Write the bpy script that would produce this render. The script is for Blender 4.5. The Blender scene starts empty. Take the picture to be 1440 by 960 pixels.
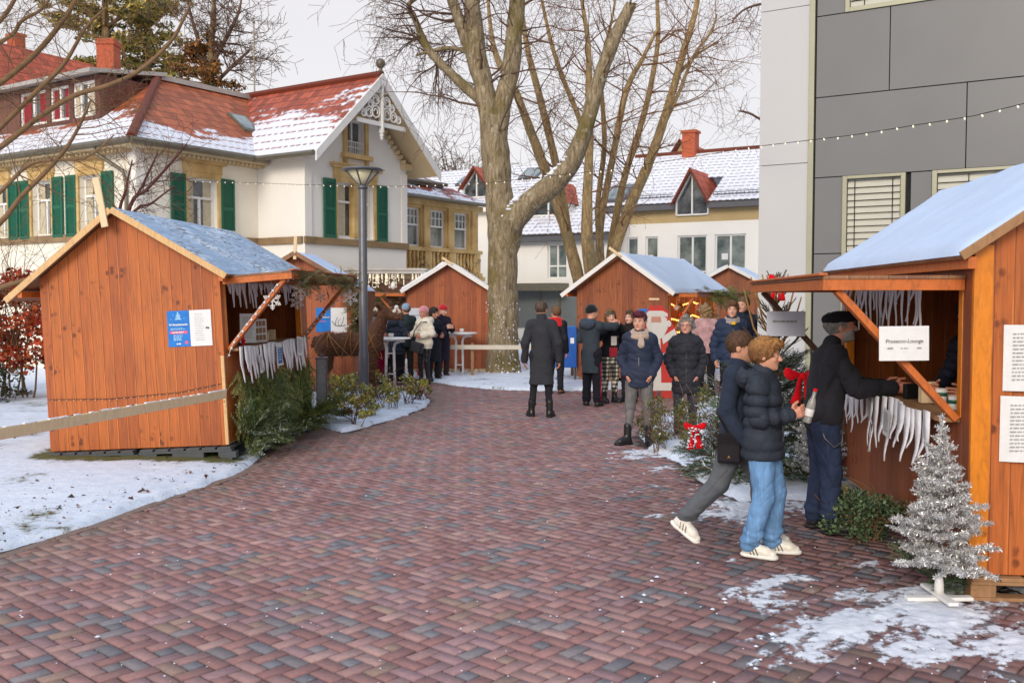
import bpy, math, random
import numpy as np
from mathutils import Vector, Matrix, noise
try:
    import openvdb as vdb
except Exception:
    import pyopenvdb as vdb

random.seed(7)
rng = np.random.default_rng(7)
SC = bpy.context.scene
COL = SC.collection
F, CH, TH = 1350.0, 1.85, math.atan(63 / 1350.0)
V3 = Vector


def ray(px, py):
    f = V3((0, math.cos(TH), -math.sin(TH))); u = V3((0, math.sin(TH), math.cos(TH)))
    return f + V3((1, 0, 0)) * ((px - 720) / F) + u * ((480 - py) / F)


def G(px, py, z=0.0):
    """ground point seen at a place of the photograph"""
    d = ray(px, py); t = (z - CH) / d.z
    return V3((0, 0, CH)) + d * t


def P(px, py, Y):
    """point at depth Y"""
    d = ray(px, py)
    return V3((0, 0, CH)) + d * (Y / d.y)


def lin(c):
    c = c / 255.0
    return c / 12.92 if c <= 0.04045 else ((c + 0.055) / 1.055) ** 2.4


def C(r, g, b):
    return (lin(r), lin(g), lin(b), 1.0)


# ------------------------------------------------------------------ meshes
def mesh_np(name, V, Q, mats, parent=None, smooth=False, col=None, uv=None, mi=None, tri=False):
    """fast mesh from arrays: V n x 3, Q m x 4 (or m x 3)"""
    V = np.asarray(V, np.float32); Q = np.asarray(Q, np.int32)
    k = Q.shape[1]
    me = bpy.data.meshes.new(name)
    me.vertices.add(len(V)); me.vertices.foreach_set('co', V.ravel())
    me.loops.add(Q.size); me.loops.foreach_set('vertex_index', Q.ravel())
    me.polygons.add(len(Q))
    me.polygons.foreach_set('loop_start', np.arange(0, Q.size, k, dtype=np.int32))
    try:
        me.polygons.foreach_set('loop_total', np.full(len(Q), k, np.int32))
    except Exception:
        pass
    if smooth:
        me.polygons.foreach_set('use_smooth', np.ones(len(Q), bool))
    if not isinstance(mats, (list, tuple)):
        mats = [mats]
    for m in mats:
        me.materials.append(m)
    if mi is not None:
        me.polygons.foreach_set('material_index', np.asarray(mi, np.int32))
    me.update(calc_edges=True)
    if col is not None:
        a = me.color_attributes.new('Col', 'FLOAT_COLOR', 'POINT')
        c = np.ones((len(V), 4), np.float32); c[:, :3] = np.asarray(col)[:, :3]
        a.data.foreach_set('color', c.ravel())
    if uv is not None:
        a = me.attributes.new('puv', 'FLOAT_VECTOR', 'POINT')
        u = np.zeros((len(V), 3), np.float32); u[:, :np.asarray(uv).shape[1]] = uv
        a.data.foreach_set('vector', u.ravel())
    me.validate()
    o = bpy.data.objects.new(name, me); COL.objects.link(o)
    if parent is not None:
        o.parent = parent
    return o


class MB:
    """collects shapes that become ONE mesh"""
    def __init__(s):
        s.v = []; s.f = []; s.m = []; s.uv = {}

    def add(s, vs, fs, mi=0, uv=None):
        b = len(s.v)
        s.v += [V3(x) for x in vs]
        for f in fs:
            s.f.append([b + i for i in f]); s.m.append(mi)
        if uv:
            for i, u in enumerate(uv):
                s.uv[b + i] = u
        return s

    def bx(s, x0, x1, y0, y1, z0, z1, mi=0):
        vs = [(x, y, z) for x in (x0, x1) for y in (y0, y1) for z in (z0, z1)]
        return s.add(vs, [(0, 1, 3, 2), (4, 6, 7, 5), (0, 4, 5, 1), (2, 3, 7, 6), (0, 2, 6, 4), (1, 5, 7, 3)], mi)

    def obox(s, c, ax, ay, az, mi=0):
        """box with centre c and half-axis vectors"""
        c, ax, ay, az = V3(c), V3(ax), V3(ay), V3(az)
        vs = [c + ax * i + ay * j + az * k for i in (-1, 1) for j in (-1, 1) for k in (-1, 1)]
        return s.add(vs, [(0, 1, 3, 2), (4, 6, 7, 5), (0, 4, 5, 1), (2, 3, 7, 6), (0, 2, 6, 4), (1, 5, 7, 3)], mi)

    def beam(s, p, q, w, h, up=(0, 0, 1), mi=0):
        p, q = V3(p), V3(q); d = (q - p); L = d.length; d.normalize()
        sd = d.cross(V3(up)); sd.normalize(); u = sd.cross(d)
        return s.obox((p + q) / 2, d * L / 2, sd * w / 2, u * h / 2, mi)

    def prism(s, poly, ex, mi=0):
        ex = V3(ex); n = len(poly); poly = [V3(p) for p in poly]
        vs = poly + [p + ex for p in poly]
        fs = [list(range(n))[::-1], list(range(n, 2 * n))] + [(i, (i + 1) % n, n + (i + 1) % n, n + i) for i in range(n)]
        return s.add(vs, fs, mi)

    def tube(s, pts, rad, n=8, mi=0, cap=True, wob=0.0):
        pts = [V3(p) for p in pts]
        if not isinstance(rad, (list, tuple)):
            rad = [rad] * len(pts)
        rings = []; prev = None
        for i, p in enumerate(pts):
            d = (pts[min(i + 1, len(pts) - 1)] - pts[max(i - 1, 0)])
            if d.length < 1e-9: d = V3((0, 0, 1))
            d.normalize()
            a = prev if prev is not None else (V3((0, 0, 1)) if abs(d.z) < .9 else V3((1, 0, 0)))
            x = a - d * a.dot(d)
            if x.length < 1e-6: x = d.orthogonal()
            x.normalize(); prev = x; y = d.cross(x)
            rings.append([p + (x * math.cos(t) + y * math.sin(t)) * rad[i] * (1 + wob * noise.noise(p * 3 + V3((math.cos(t), math.sin(t), 0)) * 1.3))
                          for t in (2 * math.pi * k / n for k in range(n))])
        b = len(s.v)
        for r in rings: s.v += r
        for i in range(len(pts) - 1):
            for k in range(n):
                s.f.append([b + i * n + k, b + i * n + (k + 1) % n, b + (i + 1) * n + (k + 1) % n, b + (i + 1) * n + k]); s.m.append(mi)
        if cap:
            s.f.append([b + k for k in range(n)][::-1]); s.m.append(mi)
            s.f.append([b + (len(pts) - 1) * n + k for k in range(n)]); s.m.append(mi)
        return s

    def lathe(s, c, prof, n=24, mi=0, cap=True):
        c = V3(c); b = len(s.v)
        for r, z in prof:
            s.v += [c + V3((r * math.cos(2 * math.pi * k / n), r * math.sin(2 * math.pi * k / n), z)) for k in range(n)]
        for i in range(len(prof) - 1):
            for k in range(n):
                s.f.append([b + i * n + k, b + i * n + (k + 1) % n, b + (i + 1) * n + (k + 1) % n, b + (i + 1) * n + k]); s.m.append(mi)
        if cap:
            s.f.append([b + k for k in range(n)][::-1]); s.m.append(mi)
            s.f.append([b + (len(prof) - 1) * n + k for k in range(n)]); s.m.append(mi)
        return s

    def sphere(s, c, r, n=10, mi=0, sq=(1, 1, 1)):
        c = V3(c); b = len(s.v); m = max(4, n // 2)
        for i in range(1, m):
            t = math.pi * i / m
            s.v += [c + V3((r * sq[0] * math.sin(t) * math.cos(2 * math.pi * k / n), r * sq[1] * math.sin(t) * math.sin(2 * math.pi * k / n), r * sq[2] * math.cos(t))) for k in range(n)]
        top = len(s.v); s.v += [c + V3((0, 0, r * sq[2])), c - V3((0, 0, r * sq[2]))]
        for i in range(m - 2):
            for k in range(n):
                s.f.append([b + i * n + k, b + (i + 1) * n + k, b + (i + 1) * n + (k + 1) % n, b + i * n + (k + 1) % n]); s.m.append(mi)
        for k in range(n):
            s.f.append([top, b + k, b + (k + 1) % n]); s.m.append(mi)
            e = b + (m - 2) * n
            s.f.append([top + 1, e + (k + 1) % n, e + k]); s.m.append(mi)
        return s

    def xf(s, M, i0=0):
        for i in range(i0, len(s.v)):
            s.v[i] = M @ s.v[i]
        return s

    def build(s, name, mats, parent=None, smooth=False, bevel=0.0, o=None, seg=2):
        me = bpy.data.meshes.new(name)
        vs = [v - o for v in s.v] if o is not None else s.v
        me.from_pydata([tuple(v) for v in vs], [], s.f)
        if not isinstance(mats, (list, tuple)): mats = [mats]
        for m in mats: me.materials.append(m)
        if len(mats) > 1: me.polygons.foreach_set('material_index', s.m)
        if smooth: me.polygons.foreach_set('use_smooth', [True] * len(me.polygons))
        if s.uv:
            a = me.attributes.new('puv', 'FLOAT_VECTOR', 'POINT')
            u = np.zeros((len(s.v), 3), np.float32)
            for i, w in s.uv.items(): u[i, :2] = w
            a.data.foreach_set('vector', u.ravel())
        me.update(calc_edges=True)
        ob = bpy.data.objects.new(name, me); COL.objects.link(ob)
        if parent is not None: ob.parent = parent
        if bevel > 0:
            b = ob.modifiers.new('bevel', 'BEVEL'); b.width = bevel; b.segments = seg; b.limit_method = 'ANGLE'; b.angle_limit = math.radians(40)
        return ob


def thing(name, label, cat, loc=(0, 0, 0), rot=(0, 0, 0), group=None, M=None):
    o = bpy.data.objects.new(name, None); COL.objects.link(o)
    o.empty_display_size = .1
    if M is not None: o.matrix_world = M
    else:
        o.location = loc; o.rotation_euler = rot
    return tag(o, label, cat, group)


def tag(o, label, cat, group=None, kind=None):
    if label: o['label'] = label
    if cat: o['category'] = cat
    if group: o['group'] = group
    if kind: o['kind'] = kind
    return o


def struct(o):
    o['kind'] = 'structure'; return o


def dup(root, M=None, label=None):
    r = root.copy(); COL.objects.link(r)
    if M is not None: r.matrix_world = M
    if label: r['label'] = label
    def rec(src, dst):
        for ch in list(src.children):
            c = ch.copy(); COL.objects.link(c); c.parent = dst; rec(ch, c)
    rec(root, r)
    return r


def text_obj(txt, size, mat, parent, loc, rotm=None, align='CENTER', shear=0.0, bold=0.0):
    cu = bpy.data.curves.new('lettering', 'FONT'); cu.body = txt; cu.size = size; cu.align_x = align
    cu.extrude = .0006; cu.offset = bold; cu.shear = shear; cu.materials.append(mat)
    tmp = bpy.data.objects.new('lettering', cu); COL.objects.link(tmp); bpy.context.view_layer.update()
    me = bpy.data.meshes.new_from_object(tmp.evaluated_get(bpy.context.evaluated_depsgraph_get())); bpy.data.objects.remove(tmp)
    o = bpy.data.objects.new('lettering', me); COL.objects.link(o); o.parent = parent
    m = (rotm or Matrix.Rotation(math.pi / 2, 4, 'X')).to_4x4(); m.translation = V3(loc)
    o.matrix_local = m
    return o


# ------------------------------------------------------------------ materials
class NG:
    def __init__(s, name):
        s.mat = bpy.data.materials.new(name); s.mat.use_nodes = True
        s.nt = s.mat.node_tree; s.nt.nodes.clear()
        s.o = s.nt.nodes.new('ShaderNodeOutputMaterial')
        s.b = s.nt.nodes.new('ShaderNodeBsdfPrincipled')
        s.nt.links.new(s.b.outputs[0], s.o.inputs[0])
        s._tc = None

    def set(s, sock, val):
        if isinstance(val, bpy.types.NodeSocket): s.nt.links.new(val, sock)
        elif val is not None:
            try: sock.default_value = val
            except Exception: sock.default_value = (val, val, val)

    def nd(s, t, ins=None, **kw):
        n = s.nt.nodes.new(t)
        for k, v in kw.items(): setattr(n, k, v)
        for k, v in (ins or {}).items(): s.set(n.inputs[k], v)
        return n

    def obj(s): return s.tc().outputs['Object']
    def tc(s):
        if s._tc is None: s._tc = s.nt.nodes.new('ShaderNodeTexCoord')
        return s._tc
    def att(s, name): return s.nd('ShaderNodeAttribute', attribute_name=name)
    def m(s, op, a, b=None, c=None, clamp=False):
        n = s.nd('ShaderNodeMath', operation=op, use_clamp=clamp)
        for i, v in enumerate((a, b, c)):
            if v is not None: s.set(n.inputs[i], v)
        return n.outputs[0]
    def mix(s, fac, a, b, blend='MIX'):
        n = s.nd('ShaderNodeMix', data_type='RGBA', blend_type=blend)
        s.set(n.inputs[0], fac); s.set(n.inputs[6], a); s.set(n.inputs[7], b)
        return n.outputs[2]
    def ramp(s, fac, stops, interp='LINEAR'):
        n = s.nd('ShaderNodeValToRGB'); s.set(n.inputs[0], fac); cr = n.color_ramp; cr.interpolation = interp
        while len(cr.elements) > 1: cr.elements.remove(cr.elements[-1])
        cr.elements[0].position = stops[0][0]; cr.elements[0].color = stops[0][1]
        for p, c in stops[1:]:
            e = cr.elements.new(p); e.color = c
        return n.outputs[0]
    def step(s, x, a, b):
        n = s.nd('ShaderNodeMapRange', interpolation_type='SMOOTHSTEP')
        s.set(n.inputs[0], x); n.inputs[1].default_value = a; n.inputs[2].default_value = b
        return n.outputs[0]
    def noise(s, vec=None, scale=5, detail=4, rough=.55, dist=0.0, out=0):
        n = s.nd('ShaderNodeTexNoise', {'Scale': scale, 'Detail': detail, 'Roughness': rough, 'Distortion': dist})
        s.set(n.inputs['Vector'], vec if vec is not None else s.obj()); return n.outputs[out]
    def vor(s, vec=None, scale=5, feature='F1', out='Distance', rand=1.0):
        n = s.nd('ShaderNodeTexVoronoi', {'Scale': scale, 'Randomness': rand}, feature=feature)
        s.set(n.inputs['Vector'], vec if vec is not None else s.obj()); return n.outputs[out]
    def white(s, vec, dim='3D'):
        n = s.nd('ShaderNodeTexWhiteNoise', noise_dimensions=dim)
        s.set(n.inputs['W' if dim == '1D' else 'Vector'], vec); return n
    def sep(s, v):
        n = s.nd('ShaderNodeSeparateXYZ'); s.set(n.inputs[0], v); return n.outputs
    def comb(s, x=0.0, y=0.0, z=0.0):
        n = s.nd('ShaderNodeCombineXYZ')
        for i, v in enumerate((x, y, z)): s.set(n.inputs[i], v)
        return n.outputs[0]
    def mapv(s, v, scale=(1, 1, 1), loc=(0, 0, 0), rot=(0, 0, 0)):
        n = s.nd('ShaderNodeMapping'); s.set(n.inputs[0], v)
        n.inputs['Scale'].default_value = scale; n.inputs['Location'].default_value = loc; n.inputs['Rotation'].default_value = rot
        return n.outputs[0]
    def done(s, base, rough=.6, bump=None, bstr=.3, bdist=.01, metal=0.0, spec=.5, **kw):
        s.set(s.b.inputs['Base Color'], base); s.set(s.b.inputs['Roughness'], rough); s.set(s.b.inputs['Metallic'], metal)
        s.set(s.b.inputs['Specular IOR Level'], spec)
        if bump is not None:
            n = s.nd('ShaderNodeBump', {'Strength': bstr, 'Distance': bdist}); s.set(n.inputs['Height'], bump)
            s.nt.links.new(n.outputs[0], s.b.inputs['Normal'])
        for k, v in kw.items(): s.set(s.b.inputs[k.replace('_', ' ')], v)
        return s.mat


def sc(c, k):
    return (min(1, c[0] * k), min(1, c[1] * k), min(1, c[2] * k), 1)


def plain(name, c, rough=.6, var=.15, scale=6, metal=0.0, bump=0.0, bscale=60, spec=.4, **kw):
    g = NG(name)
    n = g.noise(None, scale, 5, .6)
    col = g.ramp(n, [(.25, sc(c, 1 - var)), (.75, sc(c, 1 + var))])
    r = g.ramp(g.noise(None, scale * 3.1, 3), [(.3, (rough * .85,) * 3 + (1,)), (.7, (min(1, rough * 1.12),) * 3 + (1,))])
    return g.done(col, r, g.noise(None, bscale, 4) if bump else None, bump, .01, metal, spec, **kw)


def wood(name, c, board=.12, dark=.45, rough=.55, knots=1.0, streak=.5, grey=0.0, horiz=False):
    """stained softwood boards running up the wall (or along the roof)"""
    g = NG(name); t = g.tc(); x, y, z = g.sep(t.outputs['Object']); nx, ny, nz = g.sep(t.outputs['Normal'])
    sel = g.step(g.m('ABSOLUTE', nx), .5, .6)
    u = g.m('ADD', g.m('MULTIPLY', x, g.m('SUBTRACT', 1.0, sel)), g.m('MULTIPLY', y, sel))
    v = z
    if horiz: u, v = v, u
    b = g.m('DIVIDE', g.m('ADD', u, 20.0), board); idn = g.m('FLOOR', b); fr = g.m('FRACT', b)
    rnd = g.white(idn, '1D').outputs['Value']
    vec = g.comb(g.m('MULTIPLY', u, 9.0), g.m('MULTIPLY', idn, 3.7), g.m('MULTIPLY', v, .55))
    gr = g.noise(vec, 4.5, 6, .62, .6)
    fine = g.noise(g.comb(g.m('MULTIPLY', u, 60.0), idn, g.m('MULTIPLY', v, 1.6)), 3, 3)
    cl = g.nd('ShaderNodeTexVoronoi', {'Scale': 2.3, 'Randomness': 1.0}); g.set(cl.inputs['Vector'], g.comb(u, 0.0, g.m('MULTIPLY', v, 1.5)))
    clm = g.m('MULTIPLY', g.m('SUBTRACT', 1.0, g.step(cl.outputs['Distance'], .20, .42)), g.step(g.sep(cl.outputs['Color'])[0], .12, .16))
    dt = g.nd('ShaderNodeTexVoronoi', {'Scale': 15.0, 'Randomness': 1.0}); g.set(dt.inputs['Vector'], g.comb(u, g.m('MULTIPLY', idn, 2.0), g.m('MULTIPLY', v, .8)))
    wob = g.m('MULTIPLY', g.noise(g.comb(g.m('MULTIPLY', u, 60.0), 0.0, g.m('MULTIPLY', v, 40.0)), 1.5, 3, .7), .3)
    kn = g.m('MULTIPLY', g.m('SUBTRACT', 1.0, g.step(g.m('ADD', dt.outputs['Distance'], wob), .36, .62)), clm)
    sk = g.m('MULTIPLY', g.step(g.noise(g.comb(g.m('MULTIPLY', u, 34.0), 2.0, g.m('MULTIPLY', v, 2.2)), 1.6, 2), .66, .74), g.step(g.noise(g.comb(u, 5.0, v), 2.0, 2), .5, .62))
    kn = g.m('MULTIPLY', g.m('MAXIMUM', kn, g.m('MULTIPLY', sk, .55)), knots)
    c1 = g.ramp(gr, [(.25, sc(c, 1 - streak)), (.5, c), (.72, sc(c, 1 + streak * .55))])
    tone = g.ramp(rnd, [(0, (.70, .62, .70, 1)), (.35, (.86, .79, .84, 1)), (.6, (1, 1, 1, 1)), (1, (1, .98, .94, 1))])
    c1 = g.mix(1.0, c1, tone, 'MULTIPLY')
    c1 = g.mix(g.m('MULTIPLY', g.step(fine, .5, .75), .3), c1, sc(c, .55))
    big = g.noise(None, 1.1, 3)
    c1 = g.mix(g.m('MULTIPLY', g.step(big, .45, .75), .35), c1, sc(c, .68))
    c1 = g.mix(g.m('MULTIPLY', kn, .9), c1, sc((c[0] * .55, c[1] * .4, c[2] * .4), .5))
    gv = g.m('SUBTRACT', 1.0, g.step(fr, .02, .075)); hl = g.step(fr, .88, .95)
    brk = g.step(g.noise(g.comb(idn, 0.0, g.m('MULTIPLY', v, .8)), 2.0, 3), .38, .6)
    c1 = g.mix(g.m('MULTIPLY', g.m('MULTIPLY', hl, brk), .8), c1, (min(1, c[0] * 1.45), min(1, c[1] * 1.65), min(1, c[2] * 1.9), 1))
    c1 = g.mix(g.m('MULTIPLY', gv, .8), c1, sc(c, .28))
    if grey: c1 = g.mix(g.m('MULTIPLY', g.step(g.noise(None, 2.3, 5), .35, .7), grey), c1, C(120, 112, 104))
    h = g.m('SUBTRACT', g.m('MULTIPLY', fine, .15), gv)
    return g.done(c1, g.ramp(gr, [(.3, (rough * .8,) * 3 + (1,)), (.7, (rough * 1.2,) * 3 + (1,))]), h, .5, .006)


def timber(name, c, rough=.5, streak=.4):
    """a planed beam: grain runs along whichever way it is long, no joints"""
    g = NG(name); n = g.noise(g.mapv(g.obj(), (3, 3, 1)), 7, 6, .6, 1.0)
    f = g.noise(g.mapv(g.obj(), (24, 24, 3)), 3, 3)
    c1 = g.ramp(n, [(.25, sc(c, 1 - streak)), (.5, c), (.75, sc(c, 1 + streak * .5))])
    k = g.vor(g.mapv(g.obj(), (1, 1, .8)), 5.5)
    c1 = g.mix(g.m('MULTIPLY', g.m('SUBTRACT', 1.0, g.step(k, .05, .1)), .7), c1, sc(c, .35))
    c1 = g.mix(g.m('MULTIPLY', g.step(f, .5, .7), .25), c1, sc(c, .6))
    return g.done(c1, rough, f, .15, .005)


def fabric(name, c, rough=.85, var=.18, wscale=420, bump=.3, sheen=.06, crease=.25):
    g = NG(name)
    n = g.noise(None, 7, 5, .6); w = g.noise(None, wscale, 2); cr = g.noise(None, 16, 4, .6, 1.2)
    col = g.ramp(n, [(.25, sc(c, 1 - var)), (.75, sc(c, 1 + var * 1.3))])
    col = g.mix(g.m('MULTIPLY', g.step(w, .4, .7), .25), col, sc(c, 1.5))
    h = g.m('ADD', g.m('MULTIPLY', w, .12), g.m('MULTIPLY', cr, crease * 3))
    return g.done(col, rough, h, bump, .012, 0, .12, Sheen_Weight=sheen, Sheen_Roughness=.5)


def vcol(name, rough=.6, bump=0.0, bscale=80, spec=.4, var=.12, sub=0.0, scale=20, **kw):
    """base colour from the mesh's own colour attribute"""
    g = NG(name); a = g.att('Col').outputs['Color']
    n = g.noise(None, scale, 4)
    col = g.mix(1.0, a, g.ramp(n, [(.25, (1 - var,) * 3 + (1,)), (.75, (1, 1, 1, 1))]), 'MULTIPLY')
    if sub: kw['Subsurface_Weight'] = sub
    m = g.done(col, rough, g.noise(None, bscale, 3) if bump else None, bump, .01, 0, spec, **kw)
    return m
# ------------------------------------------------------------------ camera, sky, sun
cam = bpy.data.objects.new('camera', bpy.data.cameras.new('camera')); COL.objects.link(cam)
cam.location = (0, 0, CH); cam.rotation_euler = (math.pi / 2 - TH, 0, 0)
cam.data.sensor_width = 36; cam.data.lens = 36 * F / 1440; cam.data.clip_end = 2000; cam.data.clip_start = .05
cam.data.dof.use_dof = True; cam.data.dof.focus_distance = 9.5; cam.data.dof.aperture_fstop = 5.0
SC.camera = cam
SC.view_settings.view_transform = 'Standard'; SC.view_settings.look = 'None'; SC.view_settings.gamma = 1
SC.view_settings.exposure = 0.06

SUN_EL, SUN_AZ = math.radians(24), math.radians(200)     # azimuth: where the sun stands, clockwise from +Y
W = bpy.data.worlds.new('World'); SC.world = W; W.use_nodes = True
nt = W.node_tree; nt.nodes.clear()
sky = nt.nodes.new('ShaderNodeTexSky'); sky.sky_type = 'NISHITA'; sky.sun_disc = False
sky.sun_elevation = SUN_EL; sky.sun_rotation = SUN_AZ; sky.dust_density = 4; sky.air_density = .7
b1 = nt.nodes.new('ShaderNodeBackground'); b1.inputs[1].default_value = .036
b2 = nt.nodes.new('ShaderNodeBackground'); b2.inputs[1].default_value = 1.0
# thin bright overcast: soft broad cloud tones over the clear sky
tcw = nt.nodes.new('ShaderNodeTexCoord'); nz = nt.nodes.new('ShaderNodeTexNoise')
mp = nt.nodes.new('ShaderNodeMapping'); mp.inputs['Scale'].default_value = (1, 1, 3)
nz.inputs['Scale'].default_value = 1.6; nz.inputs['Detail'].default_value = 4
cr = nt.nodes.new('ShaderNodeValToRGB')
cr.color_ramp.elements[0].position = .3; cr.color_ramp.elements[0].color = (.72, .685, .675, 1)
cr.color_ramp.elements[1].position = .7; cr.color_ramp.elements[1].color = (.78, .74, .72, 1)
nt.links.new(tcw.outputs['Generated'], mp.inputs[0]); nt.links.new(mp.outputs[0], nz.inputs['Vector'])
nt.links.new(nz.outputs[0], cr.inputs[0])
sp = nt.nodes.new('ShaderNodeSeparateXYZ'); nt.links.new(tcw.outputs['Generated'], sp.inputs[0])
mr = nt.nodes.new('ShaderNodeMapRange'); mr.inputs[1].default_value = .30; mr.inputs[2].default_value = .85; nt.links.new(sp.outputs[2], mr.inputs[0])
mx = nt.nodes.new('ShaderNodeMix'); mx.data_type = 'RGBA'; mx.inputs[7].default_value = (.66, .80, 1.02, 1)      # clearer and bluer overhead
nt.links.new(mr.outputs[0], mx.inputs[0]); nt.links.new(cr.outputs[0], mx.inputs[6]); nt.links.new(mx.outputs[2], b2.inputs[0])
ad = nt.nodes.new('ShaderNodeAddShader'); ow = nt.nodes.new('ShaderNodeOutputWorld')
nt.links.new(sky.outputs[0], b1.inputs[0]); nt.links.new(b1.outputs[0], ad.inputs[0]); nt.links.new(b2.outputs[0], ad.inputs[1])
nt.links.new(ad.outputs[0], ow.inputs[0])
sl = bpy.data.lights.new('sun', 'SUN'); sl.energy = 1.6; sl.angle = math.radians(22); sl.color = (1, .90, .76)
sun = bpy.data.objects.new('sun', sl); COL.objects.link(sun)
sd = V3((math.sin(SUN_AZ) * math.cos(SUN_EL), math.cos(SUN_AZ) * math.cos(SUN_EL), math.sin(SUN_EL)))
sun.rotation_euler = (-sd).to_track_quat('-Z', 'Y').to_euler(); sun.location = (0, -10, 30)

# ------------------------------------------------------------------ materials
M = {}
M['snow'] = plain('snow', C(232, 236, 244), .75, .05, 3, 0, .5, 30, .3)
M['film'] = plain('frosted roof felt', C(150, 178, 205), .5, .2, 5, 0, .5, 40, .4)
M['wood'] = wood('stained boards', C(182, 98, 40), .117, knots=1.0)
M['wood_dk'] = wood('dark stained boards', C(152, 86, 50), .13, streak=.5, knots=.8)
M['wood_red'] = wood('red brown boards', C(170, 92, 50), .11, streak=.4, knots=.6)
M['wood_in'] = wood('inner boards', C(238, 164, 88), .16, streak=.4)  # lightened colour stands in for light inside the front hut
M['beam'] = timber('orange beam', C(194, 102, 38))
M['amber'] = timber('amber post', C(218, 128, 24), .4, .3)
M['raw'] = timber('raw pine', C(230, 204, 164), .7, .14)
M['raw_dk'] = timber('weathered pine', C(160, 120, 82), .75, .35)
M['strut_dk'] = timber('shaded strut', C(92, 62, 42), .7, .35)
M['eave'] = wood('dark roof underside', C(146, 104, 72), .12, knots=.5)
M['roofbd'] = timber('roof board', C(214, 174, 122), .7, .25)
M['white'] = plain('white paint', C(232, 230, 226), .5, .04)
M['paper'] = plain('paper', C(226, 226, 226), .7, .05, 20, 0, .1, 20)
M['paper_blue'] = plain('bluish paper', C(206, 210, 222), .7, .05, 14, 0, .2, 12)  # bluish shade on the far strut sign put into the paper colour
M['blue'] = plain('poster blue', C(14, 116, 200), .5, .2, 9)
M['blue_dk'] = plain('poster deep blue', C(10, 84, 170), .5, .2, 14)
M['pink'] = plain('poster pink', C(224, 92, 128), .5, .1)
M['ltblue'] = plain('poster pale blue', C(150, 200, 236), .5, .1)
M['ink'] = plain('ink', C(52, 50, 54), .6, .2)
M['ink_mid'] = plain('felt pen', C(92, 88, 88), .6, .25, 30)
M['ink_lt'] = plain('pale ink', C(150, 150, 152), .6, .2)
M['felt'] = fabric('white felt', C(236, 235, 240), .9, .04, 300, .2, .2)
M['gplastic'] = plain('grey plastic', C(74, 78, 82), .55, .2, 10, 0, .2, 60)
M['metal_dk'] = plain('dark lacquered metal', C(98, 99, 104), .38, .08, 4, .3)
M['steel'] = plain('grey steel', C(120, 120, 120), .4, .2, 8, .7)
M['black'] = plain('black', C(24, 24, 26), .5, .2)
M['red'] = fabric('red felt', C(206, 16, 30), .8, .15, 260, .3)
M['wire'] = plain('dark wire', C(44, 40, 36), .6, .1)
M['gold_wire'] = plain('brass wire', C(170, 120, 60), .4, .1, 9, .6)
g = NG('bulb'); M['bulb'] = g.done(C(240, 232, 214), .25, Emission_Color=C(255, 236, 200), Emission_Strength=.45)
g = NG('warm lamp'); M['warm'] = g.done(C(255, 190, 110), .4, Emission_Color=C(255, 176, 84), Emission_Strength=5.0)
g = NG('glass')
M['glass'] = g.done(g.ramp(g.noise(None, 2.2, 4), [(.35, C(40, 46, 50)), (.65, C(96, 104, 108))]), .06, None, 0, .01, 0, .9)
g = NG('pale glass')
M['glass_lt'] = g.done(g.ramp(g.noise(None, 1.6, 4), [(.35, C(70, 84, 84)), (.65, C(142, 150, 146))]), .08, None, 0, .01, 0, .9)
M['brickmat'] = vcol('clay pavers', .62, .5, 160, .45, .28, 0, 34)
M['joint'] = plain('joint sand', C(70, 58, 54), .95, .25, 40)
M['kerb'] = plain('kerb stone', C(128, 108, 98), .85, .25, 12, 0, .5, 60)

# lawn under thin trodden snow
g = NG('snowy lawn'); n1 = g.noise(None, 1.1, 5, .65); n2 = g.noise(None, 9, 5, .7); n3 = g.noise(None, 60, 3)
a = g.att('Col').outputs['Color']
bare = g.m('ADD', g.m('ADD', g.m('MULTIPLY', n1, .55), g.m('MULTIPLY', n2, .45)), g.m('MULTIPLY', g.sep(a)[0], .5))
mk = g.step(bare, .535, .68)
gc = g.ramp(n3, [(.3, C(58, 62, 34)), (.5, C(96, 100, 52)), (.7, C(112, 92, 66))])
sn = g.ramp(n2, [(.3, C(204, 214, 230)), (.7, C(234, 239, 248))])  # blue of skylit shade mixed into the snow colour
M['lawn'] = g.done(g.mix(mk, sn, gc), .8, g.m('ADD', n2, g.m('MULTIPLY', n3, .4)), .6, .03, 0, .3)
M['far_ground'] = plain('trodden snow and earth', C(170, 170, 176), .9, .25, .6, 0, .3, 8)

# ------------------------------------------------------------------ pavement
PAVE = [G(-500, 945), G(0, 779), G(120, 741), G(240, 698), G(330, 668), G(360, 651), G(374, 636), G(405, 614), G(448, 598), G(466, 604), G(480, 609), G(522, 598), G(570, 584),
        G(597, 572), G(604, 564), G(596, 555), G(560, 549), G(500, 547), G(440, 549), G(440, 530), G(575, 530), G(600, 536), G(640, 542),
        G(690, 547), G(760, 549), G(830, 549), G(880, 546), G(930, 541), G(1000, 535), G(1062, 535), G(1062, 545), G(1000, 560), G(915, 592),
        G(893, 612), G(906, 628), G(945, 648), G(985, 676), G(1040, 704), G(1130, 702), G(1190, 712), V3((3.2, 8, 0)), V3((3.2, 5.4, 0)), V3((9, 5.2, 0)), V3((9, 1.2, 0)),
        V3((-9, 1.2, 0))]
PV = np.array([[p.x, p.y] for p in PAVE])


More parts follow.
